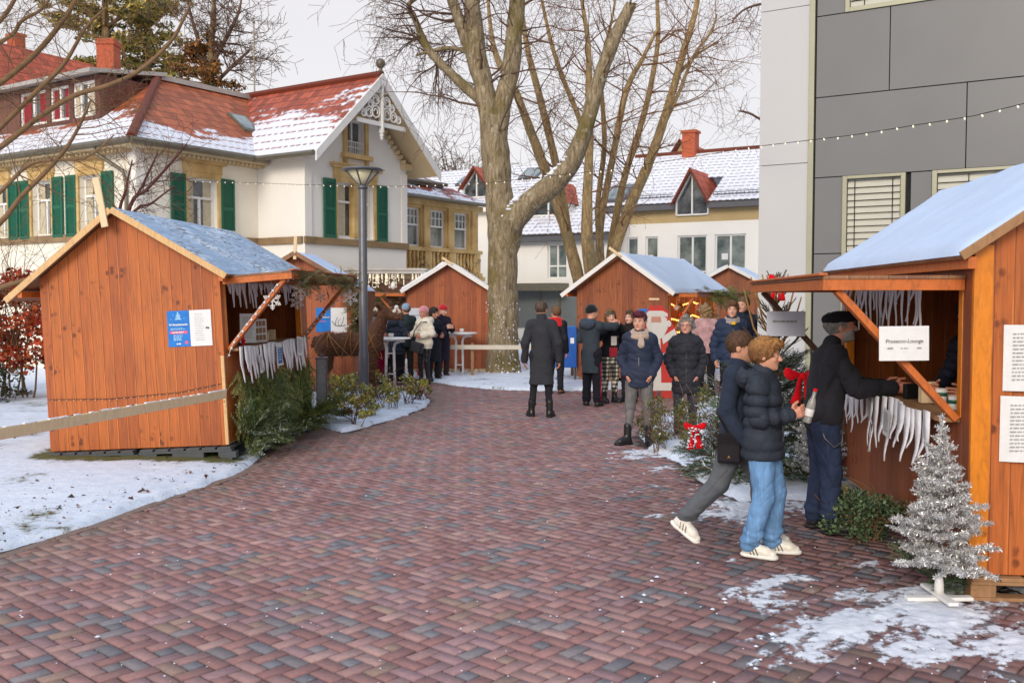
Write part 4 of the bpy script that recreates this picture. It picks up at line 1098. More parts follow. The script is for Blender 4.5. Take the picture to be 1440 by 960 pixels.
# ------------------------------------------------------------------ building kit
def tiles(name, red, bias, grad, ns=.55, row=.34, wid=.22, dash=.5, snowc=C(222, 224, 232)):
    """clay tiles (u along the eave, v up the slope, metres) with lying snow: bias - grad*v + cloudiness"""
    g = NG(name); uv = g.att('puv').outputs['Vector']; u, v, _ = g.sep(uv)
    r = g.m('DIVIDE', v, row); c = g.m('DIVIDE', u, wid); fr = g.m('FRACT', r); fc = g.m('FRACT', c)
    rid = g.comb(g.m('FLOOR', c), g.m('FLOOR', r), 0.0); rnd = g.white(rid).outputs['Value']
    n = g.noise(g.comb(g.m('MULTIPLY', u, ns), g.m('MULTIPLY', v, ns * 1.3), 3.1), 1.0, 5, .62)
    n2 = g.noise(uv, 6.0, 3)
    tone = g.ramp(rnd, [(0, sc(red, .66)), (.5, red), (1, sc(red, 1.3))])
    tone = g.mix(g.m('MULTIPLY', g.step(n2, .5, .72), .5), tone, sc(red, .45))
    lip = g.m('SUBTRACT', 1.0, g.step(fr, .05, .14)); gap = g.m('SUBTRACT', 1.0, g.step(g.m('ABSOLUTE', g.m('SUBTRACT', fc, .5)), .40, .47))
    tone = g.mix(g.m('MULTIPLY', lip, .8), tone, sc(red, .2)); tone = g.mix(g.m('MULTIPLY', g.m('SUBTRACT', 1.0, gap), .5), tone, sc(red, .3))
    s = g.m('ADD', g.m('SUBTRACT', g.m('ADD', n, bias), g.m('MULTIPLY', v, grad)), g.m('MULTIPLY', g.m('SUBTRACT', n2, .5), .22))
    s = g.m('SUBTRACT', s, g.m('MULTIPLY', fr, .10))
    sm = g.step(s, .47, .54)
    d = g.m('MULTIPLY', g.m('SUBTRACT', 1.0, g.step(fr, .10, .26)), g.step(g.m('ADD', g.m('ABSOLUTE', g.m('SUBTRACT', fc, .5)), g.m('MULTIPLY', rnd, .25)), .22, .34))
    sm = g.m('MULTIPLY', sm, g.m('SUBTRACT', 1.0, g.m('MULTIPLY', d, dash)))
    h = g.m('ADD', g.m('SUBTRACT', 1.0, fr), g.m('MULTIPLY', g.m('SINE', g.m('MULTIPLY', c, 6.283)), .3))
    h = g.m('ADD', h, g.m('MULTIPLY', sm, .8))
    return g.done(g.mix(sm, tone, snowc), g.m('ADD', .6, g.m('MULTIPLY', sm, .15)), h, .6, .03, 0, .3)


RED = C(172, 94, 58)
M['tile_main'] = tiles('villa tiles', RED, .33, .30, .8, dash=.75)
M['tile_gable'] = tiles('gable tiles', C(164, 82, 58), .36, .15, .7, dash=.8)
M['tile_wing'] = tiles('wing tiles', RED, .40, .22, .8, dash=.75)
M['tile_bay'] = tiles('bay tiles', C(142, 64, 52), .12, .10, 1.5)
M['tile_office'] = tiles('office tiles', C(96, 66, 66), .9, 0, .5, .33, .26, .85, C(226, 226, 232))
M['tile_old'] = tiles('old house tiles', C(176, 96, 58), .40, .22, .4)
M['tile_bare'] = tiles('bare red tiles', C(178, 84, 56), -.6, 0)
M['plaster'] = plain('cream plaster', C(240, 234, 218), .85, .04, 1.2, 0, .2, 60, .2)
M['plaster_w'] = plain('white plaster', C(238, 235, 228), .85, .03, .9, 0, .2, 60, .2)
M['plaster_tan'] = plain('tan plaster', C(190, 166, 122), .85, .08, 1.2, 0, .2, 60, .2)
g = NG('sandstone'); bt = g.nd('ShaderNodeTexNoise', {'Scale': 2.2, 'Detail': 6}); g.set(bt.inputs['Vector'], g.obj())
M['stone'] = g.done(g.ramp(bt.outputs[0], [(.3, C(182, 148, 94)), (.5, C(206, 174, 118)), (.7, C(220, 192, 140))]), .85, g.noise(None, 40, 4), .4, .01, 0, .2)
M['stone_dk'] = plain('weathered sandstone', C(146, 122, 92), .9, .25, 2.5, 0, .5, 30, .2)
M['stone_red'] = plain('red sandstone plinth', C(128, 92, 74), .9, .25, 2.2, 0, .5, 25, .2)
M['green'] = plain('green shutter paint', C(22, 96, 72), .5, .12, 4)
M['zinc'] = plain('zinc', C(118, 112, 98), .45, .15, 5, .5)
M['zinc_lt'] = plain('pale zinc roof', C(176, 172, 166), .55, .15, 2, .2)
M['soffit'] = plain('soffit paint', C(206, 184, 146), .7, .08, 3)
M['shingle'] = wood('brown shingles', C(112, 70, 54), .2, knots=0)
M['curtain'] = plain('red curtain', C(150, 28, 46), .8, .2, 12)
M['curtain_lt'] = plain('pale curtain', C(196, 186, 160), .8, .15, 9)
g = NG('brick chimney'); bk = g.nd('ShaderNodeTexBrick', {'Scale': 9.0, 'Color1': C(190, 92, 60), 'Color2': C(170, 78, 50), 'Mortar': C(150, 110, 90), 'Mortar Size': .012})
g.set(bk.inputs['Vector'], g.mapv(g.obj(), (1, 1, 1), (0, 0, 0), (math.pi / 2, 0, 0))); M['brickch'] = g.done(bk.outputs[0], .9)
M['panel'] = plain('grey facade panel', C(112, 112, 112), .34, .07, .7, 0, .02, 3, .5)
M['panel_w'] = plain('white facade panel', C(188, 188, 188), .5, .03, .7)
M['profile'] = plain('champagne aluminium', C(162, 160, 138), .4, .06, 3, .3)
M['blind'] = plain('blind slats', C(190, 188, 174), .5, .05, 3)
M['gap'] = plain('shadow gap', C(30, 32, 36), .8, .1)
M['shutter_gr'] = plain('grey roller shutter', C(116, 122, 122), .5, .1, 2)


class Wall:
    """upright plane: origin (x, y), direction along it, outward normal to the right of the direction"""
    def __init__(s, o, d):
        s.o = V3((o[0], o[1], 0)); s.d = V3((d[0], d[1], 0)).normalized(); s.n = V3((s.d.y, -s.d.x, 0))
    def p(s, t, z, off=0.0): return s.o + s.d * t + s.n * off + V3((0, 0, z))
    def t_of(s, px):
        k = (px - 720) / F; return (k * s.o.y - s.o.x) / (s.d.x - k * s.d.y)
    def z_of(s, px, py):
        q = s.p(s.t_of(px), 0); dpt = q.y * math.cos(TH); 
        # height that shows at row py
        r = ray(px, py); return CH + r.z * q.y / r.y
    def slab(s, mb, t0, t1, z0, z1, o0, o1, mi=0):
        a, b, c, d = s.p(t0, z0, o0), s.p(t1, z0, o0), s.p(t1, z0, o1), s.p(t0, z0, o1)
        return mb.prism([a, b, c, d], (0, 0, z1 - z0), mi)
    def face(s, mb, t0, t1, z0, z1, holes=(), depth=.2, mi=0):
        ts = sorted({t0, t1, *[h[0] for h in holes], *[h[1] for h in holes]}); zs = sorted({z0, z1, *[h[2] for h in holes], *[h[3] for h in holes]})
        for a, b in zip(ts, ts[1:]):
            for c, d in zip(zs, zs[1:]):
                if any(h[0] - 1e-6 <= a and b <= h[1] + 1e-6 and h[2] - 1e-6 <= c and d <= h[3] + 1e-6 for h in holes): continue
                mb.add([s.p(a, c), s.p(b, c), s.p(b, d), s.p(a, d)], [(0, 1, 2, 3)], mi)
        for h in holes:
            q = [(h[0], h[2]), (h[1], h[2]), (h[1], h[3]), (h[0], h[3])]
            for (a, c), (b, d) in zip(q, q[1:] + q[:1]):
                mb.add([s.p(a, c), s.p(b, d), s.p(b, d, -depth), s.p(a, c, -depth)], [(0, 1, 2, 3)], mi)
        return mb


def window(W, par, o, t0, t1, z0, z1, cols=2, rows=(.62,), fr=.06, dep=.12, mats=('white', 'glass'), curtain=None, name='window', mid=None):
    """frame with its bars, glass behind; a part of the building"""
    m = MB(); y0, y1 = -dep - .05, -dep + .02
    W.slab(m, t0 + .002, t0 + fr, z0 + .002, z1 - .002, y0, y1); W.slab(m, t1 - fr, t1 - .002, z0 + .002, z1 - .002, y0, y1)
    W.slab(m, t0 + fr, t1 - fr, z0 + .002, z0 + fr, y0, y1); W.slab(m, t0 + fr, t1 - fr, z1 - fr, z1 - .002, y0, y1)
    for k in rows:
        z = z0 + (z1 - z0) * k; W.slab(m, t0 + fr, t1 - fr, z - fr * .5, z + fr * .5, y0 + .002, y1 + .012)
    zt = z0 + (z1 - z0) * (rows[0] if rows else 1) - (fr * .5 if rows else fr)
    for i in range(1, cols):
        t = t0 + (t1 - t0) * i / cols; W.slab(m, t - fr * .55, t + fr * .55, z0 + fr, (zt if mid is None else z1 - fr), y0 + .001, y1 + .006)
    f = m.build(name, M[mats[0]], par, o=o, bevel=.004)
    q = MB(); q.add([W.p(t0, z0, y0 + .02), W.p(t1, z0, y0 + .02), W.p(t1, z1, y0 + .02), W.p(t0, z1, y0 + .02)], [(0, 1, 2, 3)])
    q.build('pane', M[mats[1]], f, o=o)
    if curtain:
        q = MB(); n = 14
        for sg in (0, 1):
            a, b = (t0 + fr, t0 + (t1 - t0) * .34) if sg == 0 else (t1 - (t1 - t0) * .34, t1 - fr)
            for i in range(n):
                u, v = a + (b - a) * i / n, a + (b - a) * (i + 1) / n
                q.add([W.p(u, z0 + fr, y0 + .026 + .008 * (i % 2)), W.p(v, z0 + fr, y0 + .026 + .008 * ((i + 1) % 2)), W.p(v, z1 - fr, y0 + .026 + .008 * ((i + 1) % 2)), W.p(u, z1 - fr, y0 + .026 + .008 * (i % 2))], [(0, 1, 2, 3)])
        q.build('curtain', M[curtain], f, o=o)
    return f


def shutter(W, par, o, t0, t1, z0, z1):
    m = MB(); fr = .055; off = .03
    W.slab(m, t0, t0 + fr, z0, z1, off, off + .04); W.slab(m, t1 - fr, t1, z0, z1, off, off + .04)
    for z in (z0, z0 + (z1 - z0) * .47, z1 - .08): W.slab(m, t0 + fr, t1 - fr, z, z + .08, off + .002, off + .038)
    n = int((z1 - z0) / .055)
    for i in range(n):
        z = z0 + .09 + (z1 - z0 - .18) * i / n
        m.prism([W.p(t0 + fr, z, off + .012), W.p(t0 + fr, z + .012, off + .012), W.p(t0 + fr, z + .05, off + .03), W.p(t0 + fr, z + .038, off + .03)], W.d * (t1 - t0 - 2 * fr))
    return m.build('shutter', M['green'], par, o=o)


def roof_plane(mb, a, b, c, d, mi=0):
    """a,b along the eave, c,d along the top (c above b); metres as uv"""
    a, b, c, d = V3(a), V3(b), V3(c), V3(d); e = (b - a).normalized()
    n = e.cross(c - b); n.normalize(); up = n.cross(e)
    if up.z < 0: up = -up
    uv = [((p - a).dot(e), (p - a).dot(up)) for p in (a, b, c, d)]
    mb.add([a, b, c, d], [(0, 1, 2, 3)], mi, uv)


def gutter(mb, a, b, r=.065, mi=0):
    mb.tube([a, b], r, 8, mi)


# ================================================================== villa
C0 = V3((-8.55, 22.0, 0)); a_ = math.radians(57); dR = V3((math.cos(a_), math.sin(a_), 0)); dL = V3((-math.sin(a_), math.cos(a_), 0)); nR = -dL; nL = -dR
VO = C0.copy()
villa = thing('villa', 'cream villa with red snow dusted roof, green shutters and a sandstone bay', 'villa', VO)
EZ = 5.66
WR = Wall(C0, dR); WL = Wall(C0 + dL * 16, -dL); bay0 = C0 + dR * 3.61
WS = Wall(bay0, nR); WG = Wall(bay0 + nR * 1.67, dR); GW = 3.98
LWt = lambda s_: 16 - s_
main = MB()
holes_R = [(1.40, 2.28, 3.35, 4.72)]
WR.face(main, 0, 3.61, 0, EZ - .04, holes_R)
WR.face(main, 3.61, 9.0, 0, EZ - .04)
sL = [1.75, 3.75, 5.7, 7.7, 9.7, 11.7]
holes_L = [(LWt(s_) - .42, LWt(s_) + .42, 3.35, 4.72) for s_ in sL]
WL.face(main, 0, 16, 0, EZ - .04, holes_L)
for q0, q1 in ((C0 + dL * 16, C0 + dL * 16 + dR * 9), (C0 + dL * 16 + dR * 9, C0 + dR * 9)):
    main.add([q0, q1, q1 + V3((0, 0, EZ + .1)), q0 + V3((0, 0, EZ + .1))], [(0, 1, 2, 3)])
main.build('wall', M['plaster'], villa, o=VO)
gb = MB(); WS.face(gb, 0, 1.67, 0, EZ)
AZ = 7.62; gt = GW / 2
gh = [(1.16, 2.58, 3.4, 4.83), (1.52, 2.22, 5.60, 6.52)]
WG.face(gb, 0, GW, 0, 5.5, [gh[0]])
hs = (AZ - .25 - 5.5)
WG.face(gb, gh[1][0], gh[1][1], 5.5, 6.52, [gh[1]])
P2 = lambda t, z: WG.p(t, z)
gb.add([P2(0, 5.5), P2(1.52, 5.5), P2(1.52, 5.5 + hs * 1.52 / gt), P2(0, 5.52)], [(0, 1, 2, 3)])
gb.add([P2(2.22, 5.5), P2(GW, 5.5), P2(GW, 5.52), P2(2.22, 5.5 + hs * (GW - 2.22) / gt)], [(0, 1, 2, 3)])
gb.add([P2(1.52, 6.52), P2(2.22, 6.52), P2(2.22, 5.5 + hs * (GW - 2.22) / gt), P2(gt, 5.5 + hs), P2(1.52, 5.5 + hs * 1.52 / gt)], [(0, 1, 2, 3, 4)])
e0, e1 = WG.p(GW, 0), WG.p(GW, 0, -1.7)
gb.add([e0, e1, e1 + V3((0, 0, 5.6)), e0 + V3((0, 0, 5.6))], [(0, 1, 2, 3)])
gb.build('gable_bay_wall', M['plaster_w'], villa, o=VO)
# stone courses and plinth
m = MB()
WG.slab(m, -.05, GW + .06, 3.18, 3.36, .002, .07); WS.slab(m, .0, 1.61, 3.18, 3.36, .002, .068); WR.slab(m, 0, 3.6, 3.18, 3.36, .002, .06); WL.slab(m, 0, 16.0, 3.18, 3.36, .002, .06)
WG.slab(m, -.08, GW + .09, 2.34, 2.52, .002, .12); WG.slab(m, -.06, GW + .07, 2.2, 2.34, .002, .08); WS.slab(m, 0, 1.59, 2.2, 2.5, .002, .10)
m.build('stone_course', M['stone_dk'], villa, o=VO, bevel=.01)
m = MB(); WG.slab(m, -.02, GW + .02, -.1, 2.2, .002, .05); WS.slab(m, 0, 1.62, -.1, 2.2, .002, .05); m.build('plinth', M['stone_red'], villa, o=VO)
m = MB()
for W_, t0, t1, z1 in ((WG, -.02, .22, 5.3), (WG, GW - .22, GW + .02, 5.3), (WL, 15.75, 16.03, EZ - .06), (WR, -.03, .22, EZ - .06)):
    m = MB(); W_.slab(m, t0, t1, 3.36, z1, .002, .035); m.build('corner_pilaster', M['plaster_w'], villa, o=VO)


def villa_window(W, t0, t1, z0, z1, sh=.42, cols=2, double=False):
    f = window(W, villa, VO, t0, t1, z0, z1, cols, (.66,), .06, .14, curtain='curtain_lt')
    m = MB(); b = .11
    W.slab(m, t0 - b, t0 - .002, z0 - .02, z1 + .14, .002, .05); W.slab(m, t1 + .002, t1 + b, z0 - .02, z1 + .14, .002, .05)
    W.slab(m, t0 - .002, t1 + .002, z1 + .002, z1 + .14, .003, .048); W.slab(m, t0 - b - .03, t1 + b + .03, z1 + .14, z1 + .36, .003, .06)
    W.slab(m, t0 - b - .1, t1 + b + .1, z1 + .36, z1 + .43, .003, .16); W.slab(m, t0 - b - .16, t1 + b + .16, z1 + .43, z1 + .48, .003, .2)
    if double: W.slab(m, (t0 + t1) / 2 - .09, (t0 + t1) / 2 + .09, z0, z1, -.16, .03)
    m.build('surround', M['stone'], f, o=VO, bevel=.006)
    if sh:
        shutter(W, villa, VO, t0 - b - sh, t0 - b + .02, z0 - .05, z1 + .05); shutter(W, villa, VO, t1 + b - .02, t1 + b + sh, z0 - .05, z1 + .05)


villa_window(WR, *holes_R[0], sh=.40)
for h in holes_L: villa_window(WL, *h, sh=.40)
villa_window(WG, *gh[0], sh=.42, cols=2, double=True)
f = window(WG, villa, VO, *gh[1], 2, (), .05, .14, curtain=None)
m = MB(); t0, t1, z0, z1 = gh[1]
WG.slab(m, t0 - .12, t0 - .002, z0, z1 + .14, .003, .07); WG.slab(m, t1 + .002, t1 + .12, z0, z1 + .14, .003, .07); WG.slab(m, t0 - .002, t1 + .002, z1 + .002, z1 + .14, .003, .07)
WG.slab(m, t0 - .2, t1 + .2, z0 - .12, z0, .003, .16); WG.slab(m, t0 - .12, t0 - .02, z0 - .3, z0 - .12, .003, .08); WG.slab(m, t1 + .02, t1 + .12, z0 - .3, z0 - .12, .003, .08)
m.build('surround', M['stone'], f, o=VO, bevel=.006)
m = MB()
for i in range(9): WG.slab(m, t0 + .03 + (t1 - t0 - .08) * i / 8, t0 + .05 + (t1 - t0 - .08) * i / 8, z0 + .03, z0 + .34, -.06, -.04)
for z in (z0 + .03, z0 + .19, z0 + .34): WG.slab(m, t0, t1, z, z + .02, -.062, -.036)
m.build('balcony_rail', M['white'], f, o=VO)
# main roof
ov = .45; inn = 2.5; TZ = 7.55; sl = (TZ - EZ) / (inn); EO = EZ - sl * ov + .02
cor = C0 + (nR + nL) * ov; T_ = C0 - (nR + nL) * inn
q3 = lambda p, z: V3((p.x, p.y, z))
m = MB(); roof_plane(m, q3(cor, EO), q3(cor + dR * 9.5, EO), q3(T_ + dR * 6.5, TZ), q3(T_, TZ)); rf = m.build('roof', M['tile_main'], villa, o=VO)
m = MB(); roof_plane(m, q3(cor + dL * 16.5, EO), q3(cor, EO), q3(T_, TZ), q3(T_ + dL * 14, TZ)); m.build('wing_slope', M['tile_wing'], rf, o=VO)
m = MB(); m.prism([q3(T_ + (nR + nL) * .12, TZ - .03), q3(T_ + dR * 7 + nR * .12, TZ - .03), q3(T_ + dR * 7 + dL * 14, TZ - .03), q3(T_ + dL * 14 + nL * .12, TZ - .03)], (0, 0, .13)); m.build('flat_top', M['zinc_lt'], rf, o=VO)
m = MB(); m.tube([q3(cor, EO + .03), q3(T_, TZ + .03)], .11, 8); m.build('hip_ridge', M['tile_bare'], rf, o=VO)
m = MB(); 
m.prism([q3(cor, EO - .13), q3(cor + dR * 9.5, EO - .13), q3(C0 + dR * 9, EO - .13), q3(C0, EO - .13)], (0, 0, .06)); m.prism([q3(cor, EO - .131), q3(cor + dL * 16, EO - .131), q3(C0 + dL * 16, EO - .131), q3(C0, EO - .131)], (0, 0, .06))
for i in range(26):
    p = C0 + dR * (.15 + i * .135) + nR * .16; m.obox(q3(p, EO - .17), dR * .035, nR * .15, V3((0, 0, .035)))
for i in range(80):
    p = C0 + dL * (.15 + i * .15) + nL * .16; m.obox(q3(p, EO - .17), dL * .035, nL * .15, V3((0, 0, .035)))
m.build('soffit', M['soffit'], rf, o=VO)
m = MB(); g1 = cor + (nR + nL) * .05; gutter(m, q3(g1, EO - .02), q3(g1 + dR * 4.0, EO - .02), .075); m.build('gutter', M['zinc'], rf, o=VO)
m = MB(); gutter(m, q3(g1, EO - .021), q3(g1 + dL * 16, EO - .021), .075)
m.build('gutter', M['zinc'], rf, o=VO)
pp = C0 + dL * .85
m = MB(); m.tube([q3(pp + nL * .46, EO - .05), q3(pp + nL * .46, EO - .22), q3(pp - dL * .5 + nL * .1, EO - .62), q3(pp - dL * .58 + nL * .08, EO - .9), q3(pp - dL * .58 + nL * .08, 0)], .045, 8); m.build('downpipe', M['zinc'], villa, True, o=VO)
m = MB(); cs = T_ + dR * 2.7 + nR * 1.35; e_ = dR * .28; u_ = (T_ - (C0 + (nR) * 0) ); up = (q3(-nR * inn, TZ - EZ)).normalized(); nn = dR.cross(up).normalized()
if nn.z < 0: nn = -nn
cc = q3(cs, EZ + sl * (inn - 1.35) ) ; cc = C0 + dR * 4.1 - nR * 1.05; cc = q3(cc, EZ + sl * 1.05)
m.obox(cc + nn * .04, dR * .30, up * .42, nn * .04); sk = m.build('skylight', M['zinc'], rf, o=VO)
m = MB(); m.obox(cc + nn * .085, dR * .24, up * .36, nn * .004); m.build('pane', M['glass_lt'], sk, o=VO)
# gable roof: slopes, verge boards, fretwork
fo, so = .85, .48; gs = (AZ - 5.5 - .25) / gt; rz = AZ; back = 6.0
gc = WG.p(gt, 0); eA = WG.p(-so, 0); eB = WG.p(GW + so, 0); ez = rz - (gt + so) * (rz - 5.78) / gt
m = MB(); roof_plane(m, q3(eA - nR * 1.3, ez), q3(eA + nR * fo, ez), q3(gc + nR * fo, rz), q3(gc - nR * back, rz))
gr_ = m.build('gable_roof', M['tile_gable'], villa, o=VO)
m = MB(); roof_plane(m, q3(eB + nR * fo, ez), q3(eB - nR * back, ez), q3(gc - nR * back, rz), q3(gc + nR * fo, rz)); m.build('far_slope', M['tile_gable'], gr_, o=VO)
m = MB(); sl2 = (rz - ez) / (gt + so)
for e_, s_ in ((eA, 1), (eB, -1)):
    for zz in (-.02,):
        m.prism([q3(e_ + nR * (fo - .01), ez - .09), q3(gc + nR * (fo - .01), rz - .09), q3(gc - nR * .9, rz - .09), q3(e_ - nR * 1.2, ez - .09)], (0, 0, .05))
m.build('soffit', M['soffit'], gr_, o=VO)
m = MB()
for e_ in (eA, eB):
    m.prism([q3(e_ + nR * (fo + .0), ez - .22), q3(gc + nR * fo, rz - .24), q3(gc + nR * fo, rz + .03), q3(e_ + nR * fo, ez + .03)], nR * .05)
m.build('verge_board', M['white'], gr_, o=VO, bevel=.006)
m = MB(); fp = lambda t, z, of=fo - .03: q3(gc + dR * t + nR * of, z)
zc = rz - 1.28
m.beam(fp(-.95, zc), fp(.95, zc), .05, .11); m.beam(fp(0, zc - .22), fp(0, rz - .1), .06, .13, nR); m.sphere(fp(0, zc - .28), .06, 8); m.lathe(fp(0, zc - .42), [(.005, 0), (.04, .05), (.02, .12)], 8)
rr = random.Random(2)
for s_ in (-1, 1):
    for cx, cz_, r_ in ((.22, .24, .15), (.22, .55, .12), (.48, .2, .13), (.68, .15, .09), (.42, .42, .09), (.14, .82, .07)):
        m.tube([fp(s_ * (cx + r_ * math.cos(k * .524)), zc + .06 + cz_ + r_ * math.sin(k * .524)) for k in range(13)], .024, 6)
        m.tube([fp(s_ * (cx + r_ * .5 * math.cos(k * .8)), zc + .06 + cz_ + r_ * .5 * math.sin(k * .8)) for k in range(6)], .02, 6)
m.build('fretwork', M['white'], gr_, o=VO)
m = MB(); m.tube([q3(gc + nR * fo, rz + .02), q3(gc - nR * back, rz + .02)], .1, 8); m.build('ridge_tiles', M['tile_bare'], gr_, o=VO)
m = MB(); m.lathe(q3(gc + nR * (fo - .05), rz + .05), [(.05, 0), (.08, .04), (.04, .1), (.05, .16)], 10); m.sphere(q3(gc + nR * (fo - .05), rz + .3), .13, 12); m.build('finial', M['zinc'], gr_, True, o=VO)
m = MB(); gutter(m, q3(eA - nR * 1.3 - dR * .05, ez - .03), q3(eA + nR * fo - dR * .05, ez - .03), .07); m.build('gutter', M['zinc'], gr_, o=VO)
m = MB()
for i in range(14):
    t = .2 + i * .13; m.obox(WG.p(GW - t + .1, ez + t * sl2 - .02, .09), WG.d * .03, WG.n * .08, V3((0, 0, .05)))
m.build('dentil_band', M['soffit'], villa, o=VO)
for z, t in ((5.42, GW), (5.42, 0)): m = MB(); WG.slab(m, t - .22 if t else -.12, t + .12 if t else .22, z, z + .16, .003, .16); m.build('cornice', M['soffit'], villa, o=VO)
# wing dormer with its band of windows
DO = C0 - nL * .75; WD = Wall(DO + dL * 13, -dL); DT = lambda s_: 13 - s_
m = MB(); dz0 = EZ + sl * .75; dz1 = TZ - .22
grp = [(2.62, 3.55), (3.72, 4.55), (4.72, 5.95)]
hl = [(DT(b), DT(a), dz0 + .12, dz1 - .1) for a, b in grp]
WD.face(m, 0, DT(2.4), dz0 - .3, dz1, hl, .1)
k0, k1 = WD.p(DT(2.4), 0), WD.p(DT(2.4), 0, -1.75)
m.add([q3(k0, dz0 - .3), q3(k1, dz1), q3(k0, dz1)], [(0, 1, 2)])
dm = m.build('dormer', M['shingle'], villa, o=VO)
for i, h in enumerate(hl): window(WD, dm, VO, *h, 2 if i else 3, (), .07, .06, curtain='curtain' if i else 'curtain_lt', mid=1)
m = MB(); m.prism([q3(WD.p(DT(2.3), 0, .35), dz1 - .02), q3(WD.p(0, 0, .35), dz1 - .02), q3(WD.p(0, 0, -1.9), dz1 + .28), q3(WD.p(DT(2.3), 0, -1.9), dz1 + .28)], (0, 0, .1)); m.build('dormer_roof', M['zinc_lt'], dm, o=VO)
# chimney and aerial
ch = V3((-11.2, 27, 0)); m = MB(); m.bx(ch.x - .24, ch.x + .24, 26.75, 27.25, 7.3, 8.95); m.bx(ch.x - .27, ch.x + .27, 26.72, 27.28, 8.78, 8.84); m.build('chimney', M['brickch'], villa, o=VO, bevel=.01)
m = MB(); m.tube([(-7.48, 28.2, 7.3), (-7.48, 28.2, 9.75)], .022, 6); m.sphere((-7.48, 28.2, 9.78), .05, 6); m.tube([(-7.7, 28.2, 8.0), (-7.3, 28.2, 8.0)], .012, 5); m.build('aerial', M['zinc'], villa, o=VO)
# sandstone bay
WB = Wall(C0 + dR * 7.59 + nR * .77, dR); t1_ = 4.85; BZ = 4.86
hb = [(c - .41, c + .41, 3.38, 4.55) for c in (1.42, 2.68, 3.92)]
m = MB(); WB.face(m, -.2, t1_, 0, BZ, hb, .2)
p0, p1 = WB.p(t1_, 0), WB.p(t1_, 0, -4); m.add([p0, p1, q3(p1, BZ), q3(p0, BZ)], [(0, 1, 2, 3)])
bw = m.build('sandstone_bay', M['stone'], villa, o=VO)
for h in hb:
    f = window(WB, bw, VO, *h, 1, (.56,), .055, .12, ('white', 'glass_lt'), mid=None)
    m = MB(); za = h[2] + (h[3] - h[2]) * .56
    for i in (1, 2, 3): t = h[0] + (h[1] - h[0]) * i / 4; WB.slab(m, t - .012, t + .012, za, h[3] - .05, -.16, -.105)
    z = (za + h[3]) / 2; WB.slab(m, h[0] + .05, h[1] - .05, z - .012, z + .012, -.158, -.106); m.build('glazing_bars', M['white'], f, o=VO)
m = MB()
for c in (.82, 2.05, 3.3, 4.6): WB.slab(m, c - .15, c + .15, 3.3, BZ - .1, .003, .07)
WB.slab(m, -.2, t1_ + .1, BZ - .22, BZ - .05, .004, .14); WB.slab(m, -.2, t1_ + .08, 3.24, 3.36, .003, .14); WB.slab(m, -.2, t1_ + .14, 2.36, 2.5, .003, .2); WB.slab(m, -.2, t1_ + .1, 2.5, 2.62, .003, .12)
for c in (.5, 2.05, 3.3, 4.66): WB.slab(m, c - .17, c + .17, 2.62, 3.24, .003, .12)
m.build('stone_trim', M['stone'], bw, o=VO, bevel=.008)
for c0_, c1_ in ((.72, 1.86), (2.26, 3.1), (3.5, 4.46)):
    n_ = int((c1_ - c0_) / .17)
    for i in range(n_):
        m = MB(); m.lathe(WB.p(c0_ + (c1_ - c0_) * (i + .5) / n_, 2.62, .06), [(.05, 0), (.05, .05), (.028, .1), (.062, .26), (.04, .42), (.028, .5), (.05, .55), (.05, .62)], 10); m.build('baluster', M['stone'], bw, True, o=VO)
m = MB(); roof_plane(m, WB.p(-.4, BZ, .35), WB.p(t1_ + .4, BZ, .35), WB.p(t1_ - .5, BZ + .55, -.7), WB.p(-.4, BZ + .55, -.7)); br = m.build('bay_roof', M['tile_bay'], bw, o=VO)
m = MB(); roof_plane(m, WB.p(-.4, BZ + .62, -.5), WB.p(t1_ - 1.1, BZ + .62, -.5), WB.p(t1_ - 3.2, BZ + 1.5, -2.6), WB.p(-.4, BZ + 1.5, -2.6)); m.build('upper_slope', M['tile_bay'], br, o=VO)
m = MB(); WB.slab(m, -.4, t1_ - 1.2, BZ + .5, BZ + .6, -1.2, -.52); gutter(m, WB.p(-.4, BZ + .6, -.46), WB.p(t1_ - 1.1, BZ + .6, -.46), .06); gutter(m, WB.p(-.4, BZ - .02, .4), WB.p(t1_ + .42, BZ - .02, .4), .06); m.build('gutter', M['zinc'], br, o=VO)
m = MB(); rr = random.Random(4)       # dry creeper over the balustrade
for i in range(26):
    t = rr.uniform(.4, 4.6); z = rr.uniform(2.5, 3.1); pl = []
    for k in range(7): pl.append(WB.p(t, z, .16 + .05 * math.sin(k))); t += rr.uniform(-.14, .14); z += rr.uniform(-.16, .1)
    m.tube(pl, .009, 4)
o = m.build('creeper', M['bark_tw'], None); tag(o, 'dry brown creeper hanging over the balustrade of the sandstone bay', 'creeper')
# grey entrance canopy with lights
t = thing('entrance_canopy', 'flat grey canopy hung with tiny lights before the villa plinth', 'canopy', (-2.9, 24.6, 0))
m = MB().bx(-1.25, .75, -.6, .7, 2.42, 2.56); m.bx(-1.3, .8, -.64, .74, 2.5, 2.53); m.build('canopy_slab', M['zinc_lt'], t, bevel=.01)
m = MB(); m.tube([(-1.1, .55, 0), (-1.1, .55, 2.42)], .04, 8); m.build('post', M['zinc'], t); m = MB(); m.tube([(.6, .55, 0), (.6, .55, 2.42)], .04, 8); m.build('post', M['zinc'], t)
m = MB(); rr = random.Random(8)
for i in range(60):
    x = rr.uniform(-1.25, .75); l = rr.uniform(.08, .35); m.tube([(x, -.62, 2.42), (x + rr.uniform(-.04, .04), -.63, 2.42 - l)], .004, 4)
    for k in range(3): m.sphere((x, -.63, 2.42 - l * (k + 1) / 3), .016, 5)
m.build('light_curtain', M['bulb'], t)['kind'] = 'stuff'
